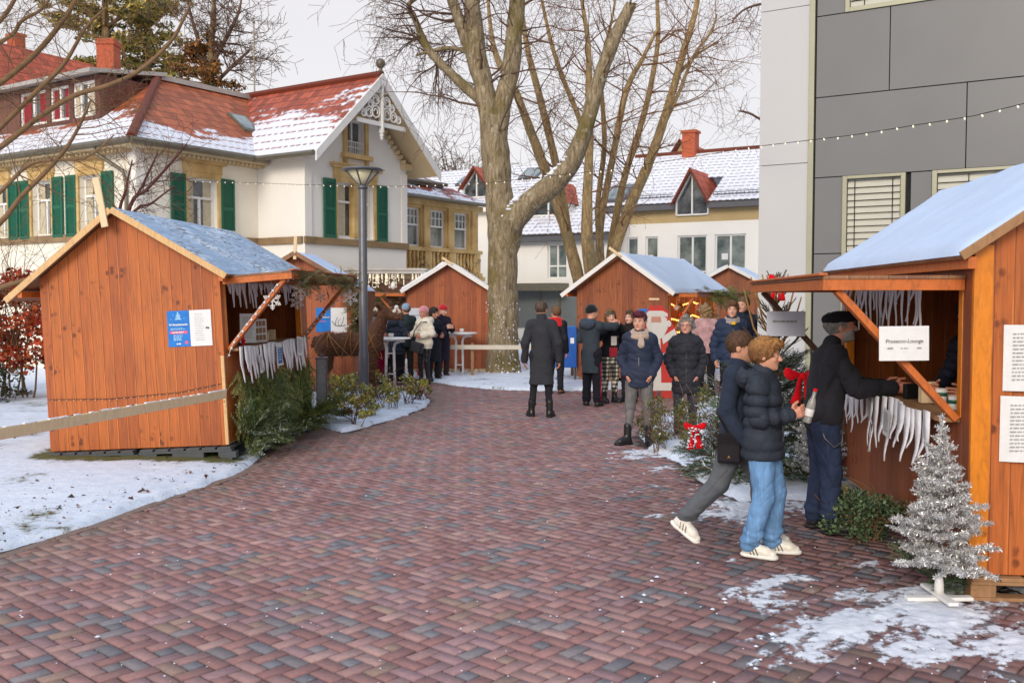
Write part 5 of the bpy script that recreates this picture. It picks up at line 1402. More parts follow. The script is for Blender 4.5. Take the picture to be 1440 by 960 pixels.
m = MB().tube([(-.06, -.66, 2.5), (-.06, -.66, 2.2)], .003, 4); m.lathe((-.06, -.66, 2.02), [(.005, 0), (.07, .06), (.06, .13), (.02, .2)], 10); o = m.build('glass_drop', M['white'], None, True); o.location = (-2.9, 24.6, 0); tag(o, 'white drop ornament hanging from the entrance canopy', 'ornament')

# ================================================================== old house behind the villa
HO = V3((-21.5, 40, 0)); od = V3((.52, .854, 0)); WH = Wall((-24.5, 34.5), od)
old = thing('old_house', 'old house with an orange roof showing above the villa dormer', 'house', HO)
m = MB(); ohs = [(5.2, 5.9, 9.5, 10.4), (6.1, 6.8, 9.5, 10.4), (8.4, 9.0, 9.4, 10.3)]; WH.face(m, 0, 14, 0, 10.75, ohs, .15)
b0, b1 = WH.p(0, 0, -7), WH.p(14, 0, -7)
for p, q in ((WH.p(14, 0), b1), (b1, b0), (b0, WH.p(0, 0))): m.add([p, q, q3(q, 10.75), q3(p, 10.75)], [(0, 1, 2, 3)])
m.build('wall', M['plaster'], old, o=HO)
for h in ohs: window(WH, old, HO, *h, 2, (), .08, .1)
m = MB(); roof_plane(m, WH.p(-.5, 10.65, .5), WH.p(14.4, 10.65, .5), WH.p(14.4, 12.9, -3.5), WH.p(-.5, 12.9, -3.5)); roof_plane(m, WH.p(14.4, 10.65, -7.5), WH.p(-.5, 10.65, -7.5), WH.p(-.5, 12.9, -3.5), WH.p(14.4, 12.9, -3.5)); r_ = m.build('roof', M['tile_old'], old, o=HO)
for t, s_ in ((5.5, .5), (8.6, .4)):
    m = MB(); c = WH.p(t, 12.4, -2.2); m.obox(c, WH.d * s_ * .6, WH.n * .3, V3((0, 0, 1.0))); m.obox(c + V3((0, 0, .95)), WH.d * s_ * .7, WH.n * .36, V3((0, 0, .06))); m.build('chimney', M['brickch'], r_, o=HO)
W2 = Wall((-20.5, 33.0), (.86, -.5)); m = MB(); W2.face(m, 0, 3.2, 0, 9.0, [(1.2, 2.0, 7.4, 8.5)], .15); m.add([W2.p(0, 9), W2.p(3.2, 9), W2.p(1.6, 10.6)], [(0, 1, 2)])
p, q = W2.p(3.2, 0), W2.p(3.2, 0, -5); m.add([p, q, q3(q, 9), q3(p, 9)], [(0, 1, 2, 3)]); m.build('gable_wing', M['plaster'], old, o=HO)
m = MB(); roof_plane(m, W2.p(-.4, 8.7, .3), W2.p(-.4, 8.7, -6), W2.p(1.6, 10.75, -6), W2.p(1.6, 10.75, .3)); roof_plane(m, W2.p(3.6, 8.7, -6), W2.p(3.6, 8.7, .3), W2.p(1.6, 10.75, .3), W2.p(1.6, 10.75, -6)); m.build('wing_roof', M['tile_bare'], old, o=HO)
window(W2, old, HO, 1.2, 2.0, 7.4, 8.5, 2, (), .08, .1)

# ================================================================== office house with snowy roofs
u = V3((.871, -.491, 0)); OO = V3((4.86, 41, 0)); WO = Wall(OO, u)
off = thing('office_house', 'long white house with snow covered roofs and red edged dormers behind the trees', 'house', OO)
oh_ = []
for a, b in ((881, 897), (907, 925), (952, 993), (1004, 1048)):
    oh_.append((WO.t_of(a), WO.t_of(b), 2.1, 4.36))
m = MB(); WO.face(m, -4, 12, 0, 4.9, oh_, .15); m.build('wall', M['plaster_w'], off, o=OO)
m = MB(); dt0, dt1 = WO.t_of(951), WO.t_of(995); WO.face(m, -1.2, dt0, 4.9, 5.72, ()); WO.face(m, dt1, 12, 4.9, 5.72, ()); WO.face(m, dt0, dt1, 4.9, 5.2, ()); m.build('tan_band', M['plaster_tan'], off, o=OO)
for i, h in enumerate(oh_):
    f = window(WO, off, OO, *h, 1 if i < 2 else 2, (.34,) if i > 1 else (), .07, .1, ('white', 'glass_lt'), mid=1)
    if i in (1, 3):
        m = MB(); tt = h[0] + (h[1] - h[0]) * .3; WO.slab(m, tt - .13, tt + .13, 3.35, 3.6, -.128, -.122); m.build('paper_note', M['paper'], f, o=OO)
rb, rzz = -4.2, 8.35
m = MB()
roof_plane(m, WO.p(-1.3, 5.68, .45), WO.p(dt0 - .1, 5.68, .45), WO.p(dt0 - .1, rzz, rb), WO.p(-1.3, rzz, rb)); roof_plane(m, WO.p(dt1 + .1, 5.68, .45), WO.p(12.3, 5.68, .45), WO.p(12.3, rzz, rb), WO.p(dt1 + .1, rzz, rb))
kz = 5.68 + (rzz - 5.68) * (2.1 / 4.65)
roof_plane(m, WO.p(dt0 - .1, kz, .45 - 2.1), WO.p(dt1 + .1, kz, .45 - 2.1), WO.p(dt1 + .1, rzz, rb), WO.p(dt0 - .1, rzz, rb))
roof_plane(m, WO.p(12.3, 5.68, -8.8), WO.p(-1.3, 5.68, -8.8), WO.p(-1.3, rzz, rb), WO.p(12.3, rzz, rb))
orf = m.build('roof', M['tile_office'], off, o=OO)
m = MB(); m.tube([WO.p(-1.3, rzz + .03, rb), WO.p(12.3, rzz + .03, rb)], .1, 6); m.build('ridge_tiles', M['tile_bare'], orf, o=OO)
m = MB(); WO.slab(m, -1.3, dt0 - .05, 5.42, 5.64, .02, .4); WO.slab(m, dt1 + .05, 12, 5.42, 5.64, .02, .4); m.build('fascia', M['metal_dk'], orf, o=OO)
m = MB()
for a, b in ((-1.2, dt0 - .2), (dt1 + .2, 12)):
    for z in (0, .1): m.tube([WO.p(a, 5.98 + z, .0), WO.p(b, 5.98 + z, .0)], .018, 5)
    for i in range(int((b - a) / .16)): m.tube([WO.p(a + .16 * i, 5.92, .02), WO.p(a + .16 * i, 6.1, .0)], .01, 4)
m.build('snow_guard', M['metal_dk'], orf, o=OO)


def dormer(W, par, o, t0, t1, z0, za, dep, ovh=.12):
    tc = (t0 + t1) / 2; zs = z0 + (za - z0) * .32
    m = MB(); m.add([W.p(t0, z0, .02), W.p(t1, z0, .02), W.p(t1, zs, .02), W.p(tc, za, .02), W.p(t0, zs, .02)], [(0, 1, 2, 3, 4)])
    d = m.build('gable_dormer', M['glass'], par, o=o)
    m = MB(); w = .06
    for a, b in (((t0, z0), (t1, z0)), ((t0, z0), (t0, zs)), ((t1, z0), (t1, zs)), ((t0, zs), (tc, za)), ((t1, zs), (tc, za)), ((tc, z0), (tc, za))):
        m.beam(W.p(a[0], a[1], .05), W.p(b[0], b[1], .05), w, .12 if a[0] != b[0] and a[1] != b[1] else .1, W.n)
    m.build('frame', M['white'], d, o=o)
    m = MB(); s_ = (za - zs) / (tc - t0)
    for sg, e in ((-1, t0), (1, t1)):
        a, b = W.p(e + sg * ovh, zs - s_ * ovh + .12, .4), W.p(e + sg * ovh, zs - s_ * ovh + .12, -dep); c, q = W.p(tc, za + .12, -dep), W.p(tc, za + .12, .4)
        if sg > 0: roof_plane(m, b, a, q, c)
        else: roof_plane(m, a, b, c, q)
    m.build('dormer_roof', M['tile_bare'], d, o=o)
    m = MB()
    for sg, e in ((-1, t0), (1, t1)):
        m.prism([W.p(e + sg * ovh, zs - s_ * ovh - .02, .38), W.p(tc, za - .02, .38), W.p(tc, za + .14, .38), W.p(e + sg * ovh, zs - s_ * ovh + .14, .38)], W.n * .05)
    m.build('verge_board', M['tile_bare'], d, o=o)
    m = MB()
    for e in (t0, t1): m.add([W.p(e, z0, .02), W.p(e, z0, -dep), W.p(e, zs, -dep), W.p(e, zs, .02)], [(0, 1, 2, 3)])
    m.build('cheek', M['plaster_w'], d, o=o)


dormer(WO, off, OO, dt0, dt1, 5.2, 6.95, 2.4)
# lower wing with the long sloping roof
WW = Wall(OO - u * 9.2 + WO.n * 1.3, u); wt0, wt1 = 0, WW.t_of(858)
wh = [(WW.t_of(770), WW.t_of(797), 2.62, 4.1), (WW.t_of(833), WW.t_of(850), 2.3, 4.1)]
m = MB(); WW.face(m, wt0, wt1, 0, 4.6, wh, .15); p, q = WW.p(wt1, 0), WW.p(wt1, 0, -1.3); m.add([p, q, q3(q, 4.6), q3(p, 4.6)], [(0, 1, 2, 3)]); p, q = WW.p(wt0, 0), WW.p(wt0, 0, -8); m.add([p, q, q3(q, 4.6), q3(p, 4.6)], [(0, 1, 2, 3)])
lw = m.build('wing_wall', M['plaster_w'], off, o=OO)
for h in wh: window(WW, lw, OO, *h, 2, (.36,), .07, .1, ('white', 'glass_lt'), mid=1)
tm = WW.t_of(700)
m = MB(); roof_plane(m, WW.p(tm, 4.5, .5), WW.p(wt1 + .4, 4.5, .5), WW.p(wt1 + .4, 8.5, -6.2), WW.p(tm, 8.5, -6.2)); zz = 4.5 + 4.0 * (2.9 / 6.7)
roof_plane(m, WW.p(wt0 - 4, zz, -2.4), WW.p(tm, zz, -2.4), WW.p(tm, 8.5, -6.2), WW.p(wt0 - 4, 8.5, -6.2)); roof_plane(m, WW.p(wt1 + .4, 4.5, -12), WW.p(wt0 - 4, 4.5, -12), WW.p(wt0 - 4, 8.5, -6.2), WW.p(wt1 + .4, 8.5, -6.2))
wr = m.build('wing_roof', M['tile_office'], off, o=OO)
m = MB(); WW.slab(m, wt0 - 4, tm, 2.0, zz - .05, -3.4, -2.9); WW.slab(m, wt0 - 4, tm, zz - .35, zz - .05, -2.9, -2.5); m.build('upper_wall', M['plaster_w'], off, o=OO)
m = MB(); WW.slab(m, tm - .2, wt1 + .3, 4.2, 4.42, .05, .42); m.build('fascia', M['metal_dk'], wr, o=OO)
m = MB(); m.beam(WW.p(tm + .6, 3.6, .05), WW.p(tm + .15, 4.3, .4), .1, .12); m.build('bracket', M['metal_dk'], lw, o=OO)
m = MB(); WW.slab(m, tm - .5, WW.t_of(800), 2.1, 2.42, .01, .9); m.build('concrete_canopy', M['zinc'], lw, o=OO)
m = MB()
for i in range(18): WW.slab(m, tm + .25, WW.t_of(815), .5 + i * .088, .5 + i * .088 + .08, .02, .05)
m.build('roller_shutter', M['shutter_gr'], lw, o=OO)
m = MB()
for t in (WW.t_of(760), WW.t_of(788)): WW.slab(m, t - .05, t + .05, .5, 2.1, .02, .08)
m.build('shutter_guide', M['zinc'], lw, o=OO)
slp = (4.0 / 6.7)
for px0, px1, py0, py1 in ((745, 800, 262, 312),):
    Wd = Wall(WW.p(0, 0, -1.1), u); dormer(Wd, wr, OO, Wd.t_of(px0), Wd.t_of(px1), 4.5 + slp * 1.55, 6.9, 2.4)
Wd = Wall(WW.p(0, 0, -3.2), u); dormer(Wd, wr, OO, Wd.t_of(654), Wd.t_of(690), 4.5 + slp * 3.6, 8.0, 1.6)
upv = (WW.p(0, 8.5, -6.2) - WW.p(0, 4.5, .5)).normalized(); nv = u.cross(upv); nv = nv if nv.z > 0 else -nv
for px, back_, s_ in ((657, 5.3, .42), (748, 5.6, .5), (873, 3.0, .0)):
    Wk = Wall(WW.p(0, 0, .5 - back_), u); t = Wk.t_of(px)
    if s_ == 0: continue
    c = Wk.p(t, 4.5 + slp * back_); m = MB(); m.obox(c + nv * .05, u * s_, upv * s_ * 1.2, nv * .05); sk = m.build('skylight', M['metal_dk'], wr, o=OO)
    m = MB(); m.obox(c + nv * .105, u * s_ * .84, upv * s_ * 1.05, nv * .004); m.build('pane', M['glass_lt'], sk, o=OO)
m = MB(); c = WO.p(-.55, 6.25, -.5); upo = (WO.p(0, rzz, rb) - WO.p(0, 5.68, .45)).normalized(); no = u.cross(upo); no = no if no.z > 0 else -no
m.obox(c + no * .06, u * .5, upo * .8, no * .06); sk = m.build('skylight', M['metal_dk'], orf, o=OO); m = MB(); m.obox(c + no * .125, u * .42, upo * .7, no * .004); m.build('pane', M['glass_lt'], sk, o=OO)
m = MB(); c = WO.p(1.4, 8.5, rb + .1); m.obox(c, u * .3, WO.n * .3, V3((0, 0, .8))); m.obox(c + V3((0, 0, .78)), u * .36, WO.n * .36, V3((0, 0, .06))); m.build('chimney', M['brickch'], off, o=OO)
Wg = Wall(WO.p(0, 0, -6.0), u); g0, g1_ = Wg.t_of(938), Wg.t_of(976)
m = MB(); m.add([Wg.p(g0, 8.0), Wg.p(g1_, 8.0), Wg.p((g0 + g1_) / 2, 9.15)], [(0, 1, 2)]); gg = m.build('rear_gable', M['plaster_tan'], off, o=OO)
m = MB()
for sg, e in ((-1, g0), (1, g1_)):
    a, b, c, d = Wg.p(e + sg * .25, 7.95, .4), Wg.p(e + sg * .25, 7.95, -4), Wg.p((g0 + g1_) / 2, 9.3, -4), Wg.p((g0 + g1_) / 2, 9.3, .4)
    roof_plane(m, a, b, c, d)
m.build('gable_roof', M['tile_bare'], gg, o=OO)

# ================================================================== modern grey building
K0 = V3((3.58, 14.0, 0)); WK = Wall(K0, (.854, -.52)); mod = thing('modern_building', 'modern building clad in white and grey panels with slatted blinds', 'building', K0)
rowz = [0, 1.05, 2.28, 3.51, 4.65, 5.78, 7.2, 9.4]
wx0 = WK.t_of(1133)
m = MB(); Z1 = 9.4
WK.slab(m, .02, 12, 0, Z1 - .05, -8, -.06); m.build('core', M['gap'], mod, o=K0)
sz = [0, 1.62, 3.2, 5.8, Z1]; sz = [0, WK.z_of(1090, 232), WK.z_of(1090, 14), Z1]
for a, b in zip(sz, sz[1:]):
    m = MB(); WK.slab(m, 0, wx0 - .004, a + .004, b - .004, -.05, .0); m.build('white_panel', M['panel_w'], mod, o=K0, bevel=.003)
m = MB(); WK.slab(m, wx0, wx0 + .075, 0, Z1, -.05, .02); m.build('edge_profile', M['profile'], mod, o=K0, bevel=.004)
x0 = wx0 + .095
zA, zB, zC, zD = WK.z_of(1144, 250.5), WK.z_of(1144, 138), WK.z_of(1144, 24), WK.z_of(1150, 357)
tA, tB = WK.t_of(1182), WK.t_of(1270); tC, tD = WK.t_of(1307), WK.t_of(1307) + 2.2
def panel(t0, t1, z0, z1):
    m = MB(); WK.slab(m, t0 + .006, t1 - .006, z0 + .006, z1 - .006, -.05, .0); m.build('grey_panel', M['panel'], mod, o=K0, bevel=.003)
s1, s2 = WK.t_of(1244.5), WK.t_of(1353)
for t0, t1 in ((x0, s1), (s1, s1 + 2.4), (s1 + 2.4, 7.5), (7.5, 12)): panel(t0, t1, zB, zC)
for t0, t1 in ((x0, s2), (s2, s2 + 2.2), (s2 + 2.2, 8), (8, 12)): panel(t0, t1, zA, zB)
panel(x0, tA, zD, zA); panel(x0, tA, 1.0, zD); panel(x0, tA, 0, 1.0); panel(tB + .06, tC, 1.0, zA); panel(x0, 12, 0, .99) if False else None
panel(tA, tD, 0, 1.0); panel(tD + .0, 12, 0, zA)
panel(x0, tA, zC, 7.2); panel(x0, 12, 7.2, Z1)
def blind(t0, t1, z0, z1, seed=1):
    m = MB(); fr = .06
    for a, b in ((t0, t0 + fr), (t1 - fr, t1)): WK.slab(m, a, b, z0, z1, -.05, .025)
    WK.slab(m, t0 + fr, t1 - fr, z0, z0 + fr, -.05, .024); WK.slab(m, t0 + fr, t1 - fr, z1 - fr * .7, z1, -.05, .024)
    f = m.build('window', M['profile'], mod, o=K0, bevel=.004)
    m = MB(); m.add([WK.p(t0, z0, -.045), WK.p(t1, z0, -.045), WK.p(t1, z1, -.045), WK.p(t0, z1, -.045)], [(0, 1, 2, 3)]); m.build('pane', M['glass'], f, o=K0)
    m = MB(); z = z1 - fr - .02
    while z - .085 > z0 + fr:
        m.prism([WK.p(t0 + fr + .01, z, -.035), WK.p(t0 + fr + .01, z - .03, -.004), WK.p(t0 + fr + .01, z - .08, -.002), WK.p(t0 + fr + .01, z - .076, -.012), WK.p(t0 + fr + .01, z - .028, -.014)], WK.d * (t1 - t0 - 2 * fr - .02)); z -= .088
    m.build('blind', M['blind'], f, o=K0)
    m = MB()
    for k in (.2, .8): t = t0 + (t1 - t0) * k; WK.slab(m, t - .006, t + .006, z0 + fr, z1 - fr, .0, .004)
    m.build('blind_cord', M['gap'], f, o=K0)
blind(tA, tB, 1.0, zA); blind(tC, tD, 1.0, zA); blind(tA + .0, tA + 1.25, zC, 7.2)
m = MB(); WK.slab(m, tA + 1.25, tA + 3.4, zC, 7.2, -.05, .02); m.build('pale_window_panel', M['white'], mod, o=K0)
panel(tA + 3.4, 12, zC, 7.2)
# overhead light string across the square
light_string('long wire of small bulbs strung across the square from the grey building', [P(1500, 131, 9.8), P(1370, 163, 10.8), P(1200, 190, 12.2), P(1065, 206, 13.6), P(880, 236, 15.5), P(700, 256, 17.5), P(560, 262, 19.2), P(430, 260, 21), P(270, 254, 22.4)], 84, .014, wr=.005, drop=.02)
# ------------------------------------------------------------------ bare trees
g = NG('bark grey'); x, y, z = g.sep(g.obj()); rd = g.noise(g.comb(g.m('MULTIPLY', x, 9.0), g.m('MULTIPLY', y, 9.0), g.m('MULTIPLY', z, 1.6)), 2.0, 6, .65, .8)
n2 = g.noise(None, 1.5, 5, .6); n3 = g.noise(None, 7, 4)
c1 = g.ramp(rd, [(.28, C(78, 68, 54)), (.5, C(146, 130, 104)), (.7, C(184, 168, 138))])
c1 = g.mix(g.m('MULTIPLY', g.step(n2, .5, .68), .7), c1, C(112, 100, 48)); c1 = g.mix(g.m('MULTIPLY', g.step(n3, .58, .7), .5), c1, C(190, 184, 164))
M['bark'] = g.done(c1, .95, rd, 1.0, .05, 0, .2)
g = NG('bark ochre'); x, y, z = g.sep(g.obj()); rd = g.noise(g.comb(g.m('MULTIPLY', x, 10.0), g.m('MULTIPLY', y, 10.0), g.m('MULTIPLY', z, 2.2)), 2.0, 6, .65, .8); n3 = g.noise(None, 3, 4)
c1 = g.ramp(rd, [(.28, C(96, 80, 58)), (.5, C(164, 138, 98)), (.7, C(196, 174, 134))]); c1 = g.mix(g.m('MULTIPLY', g.step(n3, .52, .66), .6), c1, C(120, 112, 86))
M['bark_o'] = g.done(c1, .95, rd, .9, .04, 0, .2)
M['twig'] = plain('twigs', C(104, 80, 66), .9, .25, 3); M['twig_o'] = plain('ochre twigs', C(128, 90, 62), .9, .25, 3); M['twig_fg'] = plain('branch bark', C(124, 96, 66), .85, .3, 5, 0, .4, 40)
M['twig_red'] = plain('red brown twig', C(92, 54, 50), .8, .25, 5)
M['cut'] = plain('cut wood', C(206, 160, 92), .9, .2, 20)


def segs_mesh(name, S, mat, parent=None, n=4, o=None):
    """S: list of (p0, p1, r0, r1) -> one mesh of tapered sticks"""
    A = np.array([(*a, *b, r, q) for a, b, r, q in S]); 
    if o is not None: A[:, :3] -= np.array(o); A[:, 3:6] -= np.array(o)
    p, q = A[:, :3], A[:, 3:6]; d = q - p; d /= np.linalg.norm(d, axis=1)[:, None] + 1e-9
    ref = np.where(np.abs(d[:, 2:]) < .9, np.array([[0, 0, 1.0]]), np.array([[1.0, 0, 0]])); x = np.cross(d, ref); x /= np.linalg.norm(x, axis=1)[:, None] + 1e-9; y = np.cross(d, x)
    an = np.arange(n) * 2 * np.pi / n; c = (np.cos(an)[None, :, None] * x[:, None] + np.sin(an)[None, :, None] * y[:, None])
    V = np.concatenate([p[:, None] + c * A[:, 6][:, None, None], q[:, None] + c * A[:, 7][:, None, None]], 1).reshape(-1, 3)
    b = np.arange(len(A))[:, None] * 2 * n
    Q = np.concatenate([b + np.array([[i, (i + 1) % n, n + (i + 1) % n, n + i]]) for i in range(n)])
    return mesh_np(name, V, Q, mat, parent, True)


def grow(S, p, d, L, r, lev, rnd, droop=.0, wig=.35, br=(3, 5), minr=.003):
    n = max(3, int(L / .22)); pts = [p.copy()]; d = d.normalized()
    for i in range(n):
        d = (d + V3((rnd.gauss(0, wig), rnd.gauss(0, wig), rnd.gauss(0, wig) - droop)) * (.5)).normalized()
        p = p + d * (L / n); pts.append(p.copy())
        r0, r1 = r * (1 - .8 * i / n), r * (1 - .8 * (i + 1) / n); S.append((pts[-2], p, max(minr, r0), max(minr * .8, r1)))
    if lev > 0:
        for k in range(rnd.randint(*br)):
            i = rnd.randint(max(1, n // 4), n); q = pts[i]; a = d.orthogonal(); a.rotate(Matrix.Rotation(rnd.uniform(0, 6.28), 3, d))
            grow(S, q, (d * rnd.uniform(.5, 1.0) + a * rnd.uniform(.5, 1.0)).normalized(), L * rnd.uniform(.35, .65), r * (1 - .7 * i / n) * .6, lev - 1, rnd, droop * 1.3, wig, br, minr)


def limb_pts(poly, Y, wk=1.0):
    """(px, py, width px[, extra depth]) -> points and radii"""
    pts, rad = [], []
    for q in poly:
        yy = Y + (q[3] if len(q) > 3 else 0); pts.append(P(q[0], q[1], yy)); rad.append(q[2] * .5 / F * yy * wk)
    P2, R2 = [], []            # smooth (Catmull-Rom)
    for i in range(len(pts) - 1):
        a, b, c, d = pts[max(i - 1, 0)], pts[i], pts[i + 1], pts[min(i + 2, len(pts) - 1)]
        for k in range(4):
            t = k / 4; P2.append(.5 * ((2 * b) + (c - a) * t + (2 * a - 5 * b + 4 * c - d) * t * t + (3 * b - a - 3 * c + d) * t ** 3)); R2.append(rad[i] + (rad[i + 1] - rad[i]) * t)
    P2.append(pts[-1]); R2.append(rad[-1]); return P2, R2


def spawn(S, pts, rad, num, rnd, L=(1.2, 2.6), lev=2, up=.5, f0=.25, droop=.02, r=.022, minr=.004):
    for k in range(num):
        i = rnd.randint(int(len(pts) * f0), len(pts) - 2); d = (pts[i + 1] - pts[i]).normalized(); a = d.orthogonal(); a.rotate(Matrix.Rotation(rnd.uniform(0, 6.28), 3, d))
        grow(S, pts[i] + a * rad[i] * .6, (a + d * rnd.uniform(.2, .9) + V3((0, 0, up * rnd.random()))).normalized(), rnd.uniform(*L), min(rad[i] * .4, r * rnd.uniform(.6, 1.4)), lev, rnd, droop, .3, (3, 5), minr)


rnd = random.Random(21)
BO = G(707, 532); BO.z = 0; BY = 22.6
bt = thing('big_tree', 'thick grey trunked bare tree with mossy forks beside the hut by the bay', 'tree', BO)
trunk_l = [(709, 541, 78), (708, 530, 66), (707, 505, 55), (707, 450, 51), (707, 400, 49), (706, 340, 48), (704, 300, 47), (700, 250, 45), (697, 215, 46), (690, 165, 38), (682, 130, 33), (674, 90, 30), (669, 50, 27), (664, 10, 25), (660, -60, 22), (655, -150, 14)]
others = [[(700, 245, 26), (699, 205, 34), (706, 150, 32), (717, 105, 30), (722, 60, 28), (726, 20, 27), (730, -40, 24), (738, -130, 14)],
          [(682, 140, 18), (672, 104, 24), (661, 70, 22), (648, 35, 20), (636, 0, 18), (618, -50, 12)],
          [(692, 165, 14), (672, 138, 17), (652, 121, 17), (630, 100, 15), (606, 75, 14), (594, 55, 13), (585, 30, 10), (574, 8, 8), (592, -6, 6)],
          [(668, 92, 8), (655, 74, 7), (638, 68, 7), (615, 70, 7), (585, 78, 4)],
          [(712, 392, 34), (712, 345, 44), (722, 310, 44, -.2), (742, 288, 40, -.3), (765, 270, 37, -.4), (788, 250, 33, -.5), (806, 224, 30, -.5), (820, 190, 27, -.5), (832, 150, 25, -.5), (845, 105, 23, -.4), (862, 60, 22, -.3), (879, 24, 20, -.2), (888, 7, 18, -.2)]]
m = MB(); S = []
for i, pl in enumerate([trunk_l] + others):
    p_, r_ = limb_pts(pl, BY, .84); m.tube(p_, r_, 14 if r_[2] > .2 else 9, wob=.16)
    if i in (0, 1, 2): spawn(S, p_[len(p_) // 2:], r_[len(p_) // 2:], 16, rnd, (1.0, 2.4), 2, .4, .1, .05)
    if i in (3, 4): spawn(S, p_, r_, 20, rnd, (.7, 1.9), 2, .2, .4, .12)
    if i == 5: spawn(S, p_[-16:], r_[-16:], 8, rnd, (.4, 1.0), 2, .5, .2, .02)
tr = m.build('trunk', M['bark'], bt, True, o=BO)
segs_mesh('crown', S, M['twig'], bt, 4, BO)
p_, r_ = limb_pts(others[4], BY); MB().lathe(p_[-1] - V3((0, 0, .0)), [(.001, .004), (r_[-1] * .9, .006)], 10).build('sawn_end', M['cut'], bt, o=BO)
def snow_on(pts, rad, i0, i1, num, par, o, seed, sz=(.04, .14), side=None):
    r = random.Random(seed); m = MB()
    for k in range(num):
        i = r.randint(i0, i1); f = r.random(); c = pts[i].lerp(pts[min(i + 1, len(pts) - 1)], f); a = r.gauss(0, .5); R = rad[i]
        q = c + (V3((math.sin(a) * .6, -abs(math.sin(a)) * .6, math.cos(a))) * R * .95 if side is None else V3((math.sin(side + a * 1.2), -math.cos(side + a * 1.2), 0)) * R * .98)
        s = r.uniform(*sz); m.sphere(q, s, 7, 0, (1.2, .7, .45) if side is None else (.9, .5, 1))
    ob = m.build('snow_cover', M['snow'], par, True, o=o); ob['kind'] = 'stuff'; return ob
snow_on(p_, r_, 5, 10, 70, bt, BO, 1, (.03, .09)); snow_on(p_, r_, 16, 22, 60, bt, BO, 2, (.03, .08))
pt, rt_ = limb_pts(trunk_l, BY); snow_on(pt, rt_, 4, 13, 150, bt, BO, 3, (.004, .018), .15); snow_on(pt, rt_, 0, 5, 130, bt, BO, 5, (.008, .035), .1)

rnd = random.Random(5)
for lb, cat_, base, Y, stems in (
    ('slender ochre barked bare tree splitting into several stems behind the big trunk', 'tree', (838, 520), 26.5,
     [[(840, 535, 40), (836, 480, 34), (818, 410, 26), (800, 340, 24), (785, 290, 22), (765, 235, 20), (748, 190, 18), (725, 130, 15), (700, 85, 12), (690, 40, 8), (684, -30, 5)],
      [(812, 400, 16), (798, 320, 16), (786, 250, 16), (772, 190, 15), (757, 130, 14), (742, 70, 11), (733, 10, 8), (728, -50, 5)],
      [(842, 500, 28), (836, 420, 27), (826, 340, 25), (826, 270, 20), (829, 200, 16), (828, 120, 14), (827, 60, 10), (818, 0, 7), (815, -40, 4)],
      [(828, 215, 10), (812, 160, 10), (792, 112, 9), (775, 60, 8), (762, 0, 6), (755, -40, 4)]]),
    ('ochre barked bare tree with long arching stems in front of the office house', 'tree', (850, 500), 28,
     [[(852, 515, 36), (848, 450, 30), (856, 380, 24), (882, 300, 22), (908, 240, 20), (930, 180, 18), (948, 120, 15), (962, 70, 13), (977, 20, 11), (985, -30, 8)],
      [(852, 420, 18), (862, 330, 16), (878, 250, 13), (897, 190, 12), (913, 130, 11), (925, 60, 9), (924, 0, 7), (922, -40, 5)],
      [(846, 400, 16), (844, 320, 14), (862, 220, 13), (880, 130, 12), (905, 80, 8), (925, 40, 5)],
      [(930, 185, 7), (955, 130, 7), (975, 80, 6), (1000, 45, 5), (1008, 20, 3)],
      [(953, 105, 6), (972, 85, 6), (990, 70, 5), (1010, 60, 3)], [(850, 390, 12), (840, 300, 11), (850, 200, 10), (845, 100, 8), (860, 30, 5), (870, -30, 3)]])):
    o_ = G(*base); o_.z = 0; t = thing('bare_tree', lb, cat_, o_); m = MB(); S = []
    for i, pl in enumerate(stems):
        p_, r_ = limb_pts([(*q[:3], (.9 * math.sin(i * 2.1) * j / len(pl)) * 1.5) for j, q in enumerate(pl)], Y, .72); m.tube(p_, r_, 9, wob=.12)
        spawn(S, p_, r_, 20 if i < 3 else 12, rnd, (1.0, 2.8), 2, .6, .3, .0, .02)
    m.build('trunk', M['bark_o'], t, True, o=o_); segs_mesh('crown', S, M['twig_o'], t, 4, o_)

# twig ends of a tree standing out of the picture at the grey building
rnd = random.Random(9); S = []; o_ = V3((8.5, 21, 0)); t = thing('bare_tree', 'thin twigs with black seed heads reaching past the edge of the white wall', 'tree', o_)
m = MB(); p_, r_ = limb_pts([(1240, 560, 40), (1230, 250, 30), (1180, 60, 20), (1110, -20, 10)], 21); m.tube(p_, r_, 8); spawn(S, p_, r_, 14, rnd, (1, 2), 2, .4, .4, .05)
for pl in ([(1150, 20, 6), (1090, 5, 4), (1050, 12, 3), (1030, 30, 2)], [(1150, 190, 6), (1080, 172, 4), (1055, 160, 3), (1038, 156, 2)], [(1160, -10, 6), (1080, -20, 4), (1020, -5, 2)]):
    p_, r_ = limb_pts(pl, 21); m.tube(p_, r_, 6); spawn(S, p_, r_, 12, rnd, (.3, .9), 1, .1, .2, .15, .008, .003)
m.build('trunk', M['twig'], t, True, o=o_); segs_mesh('crown', S, M['twig'], t, 4, o_)

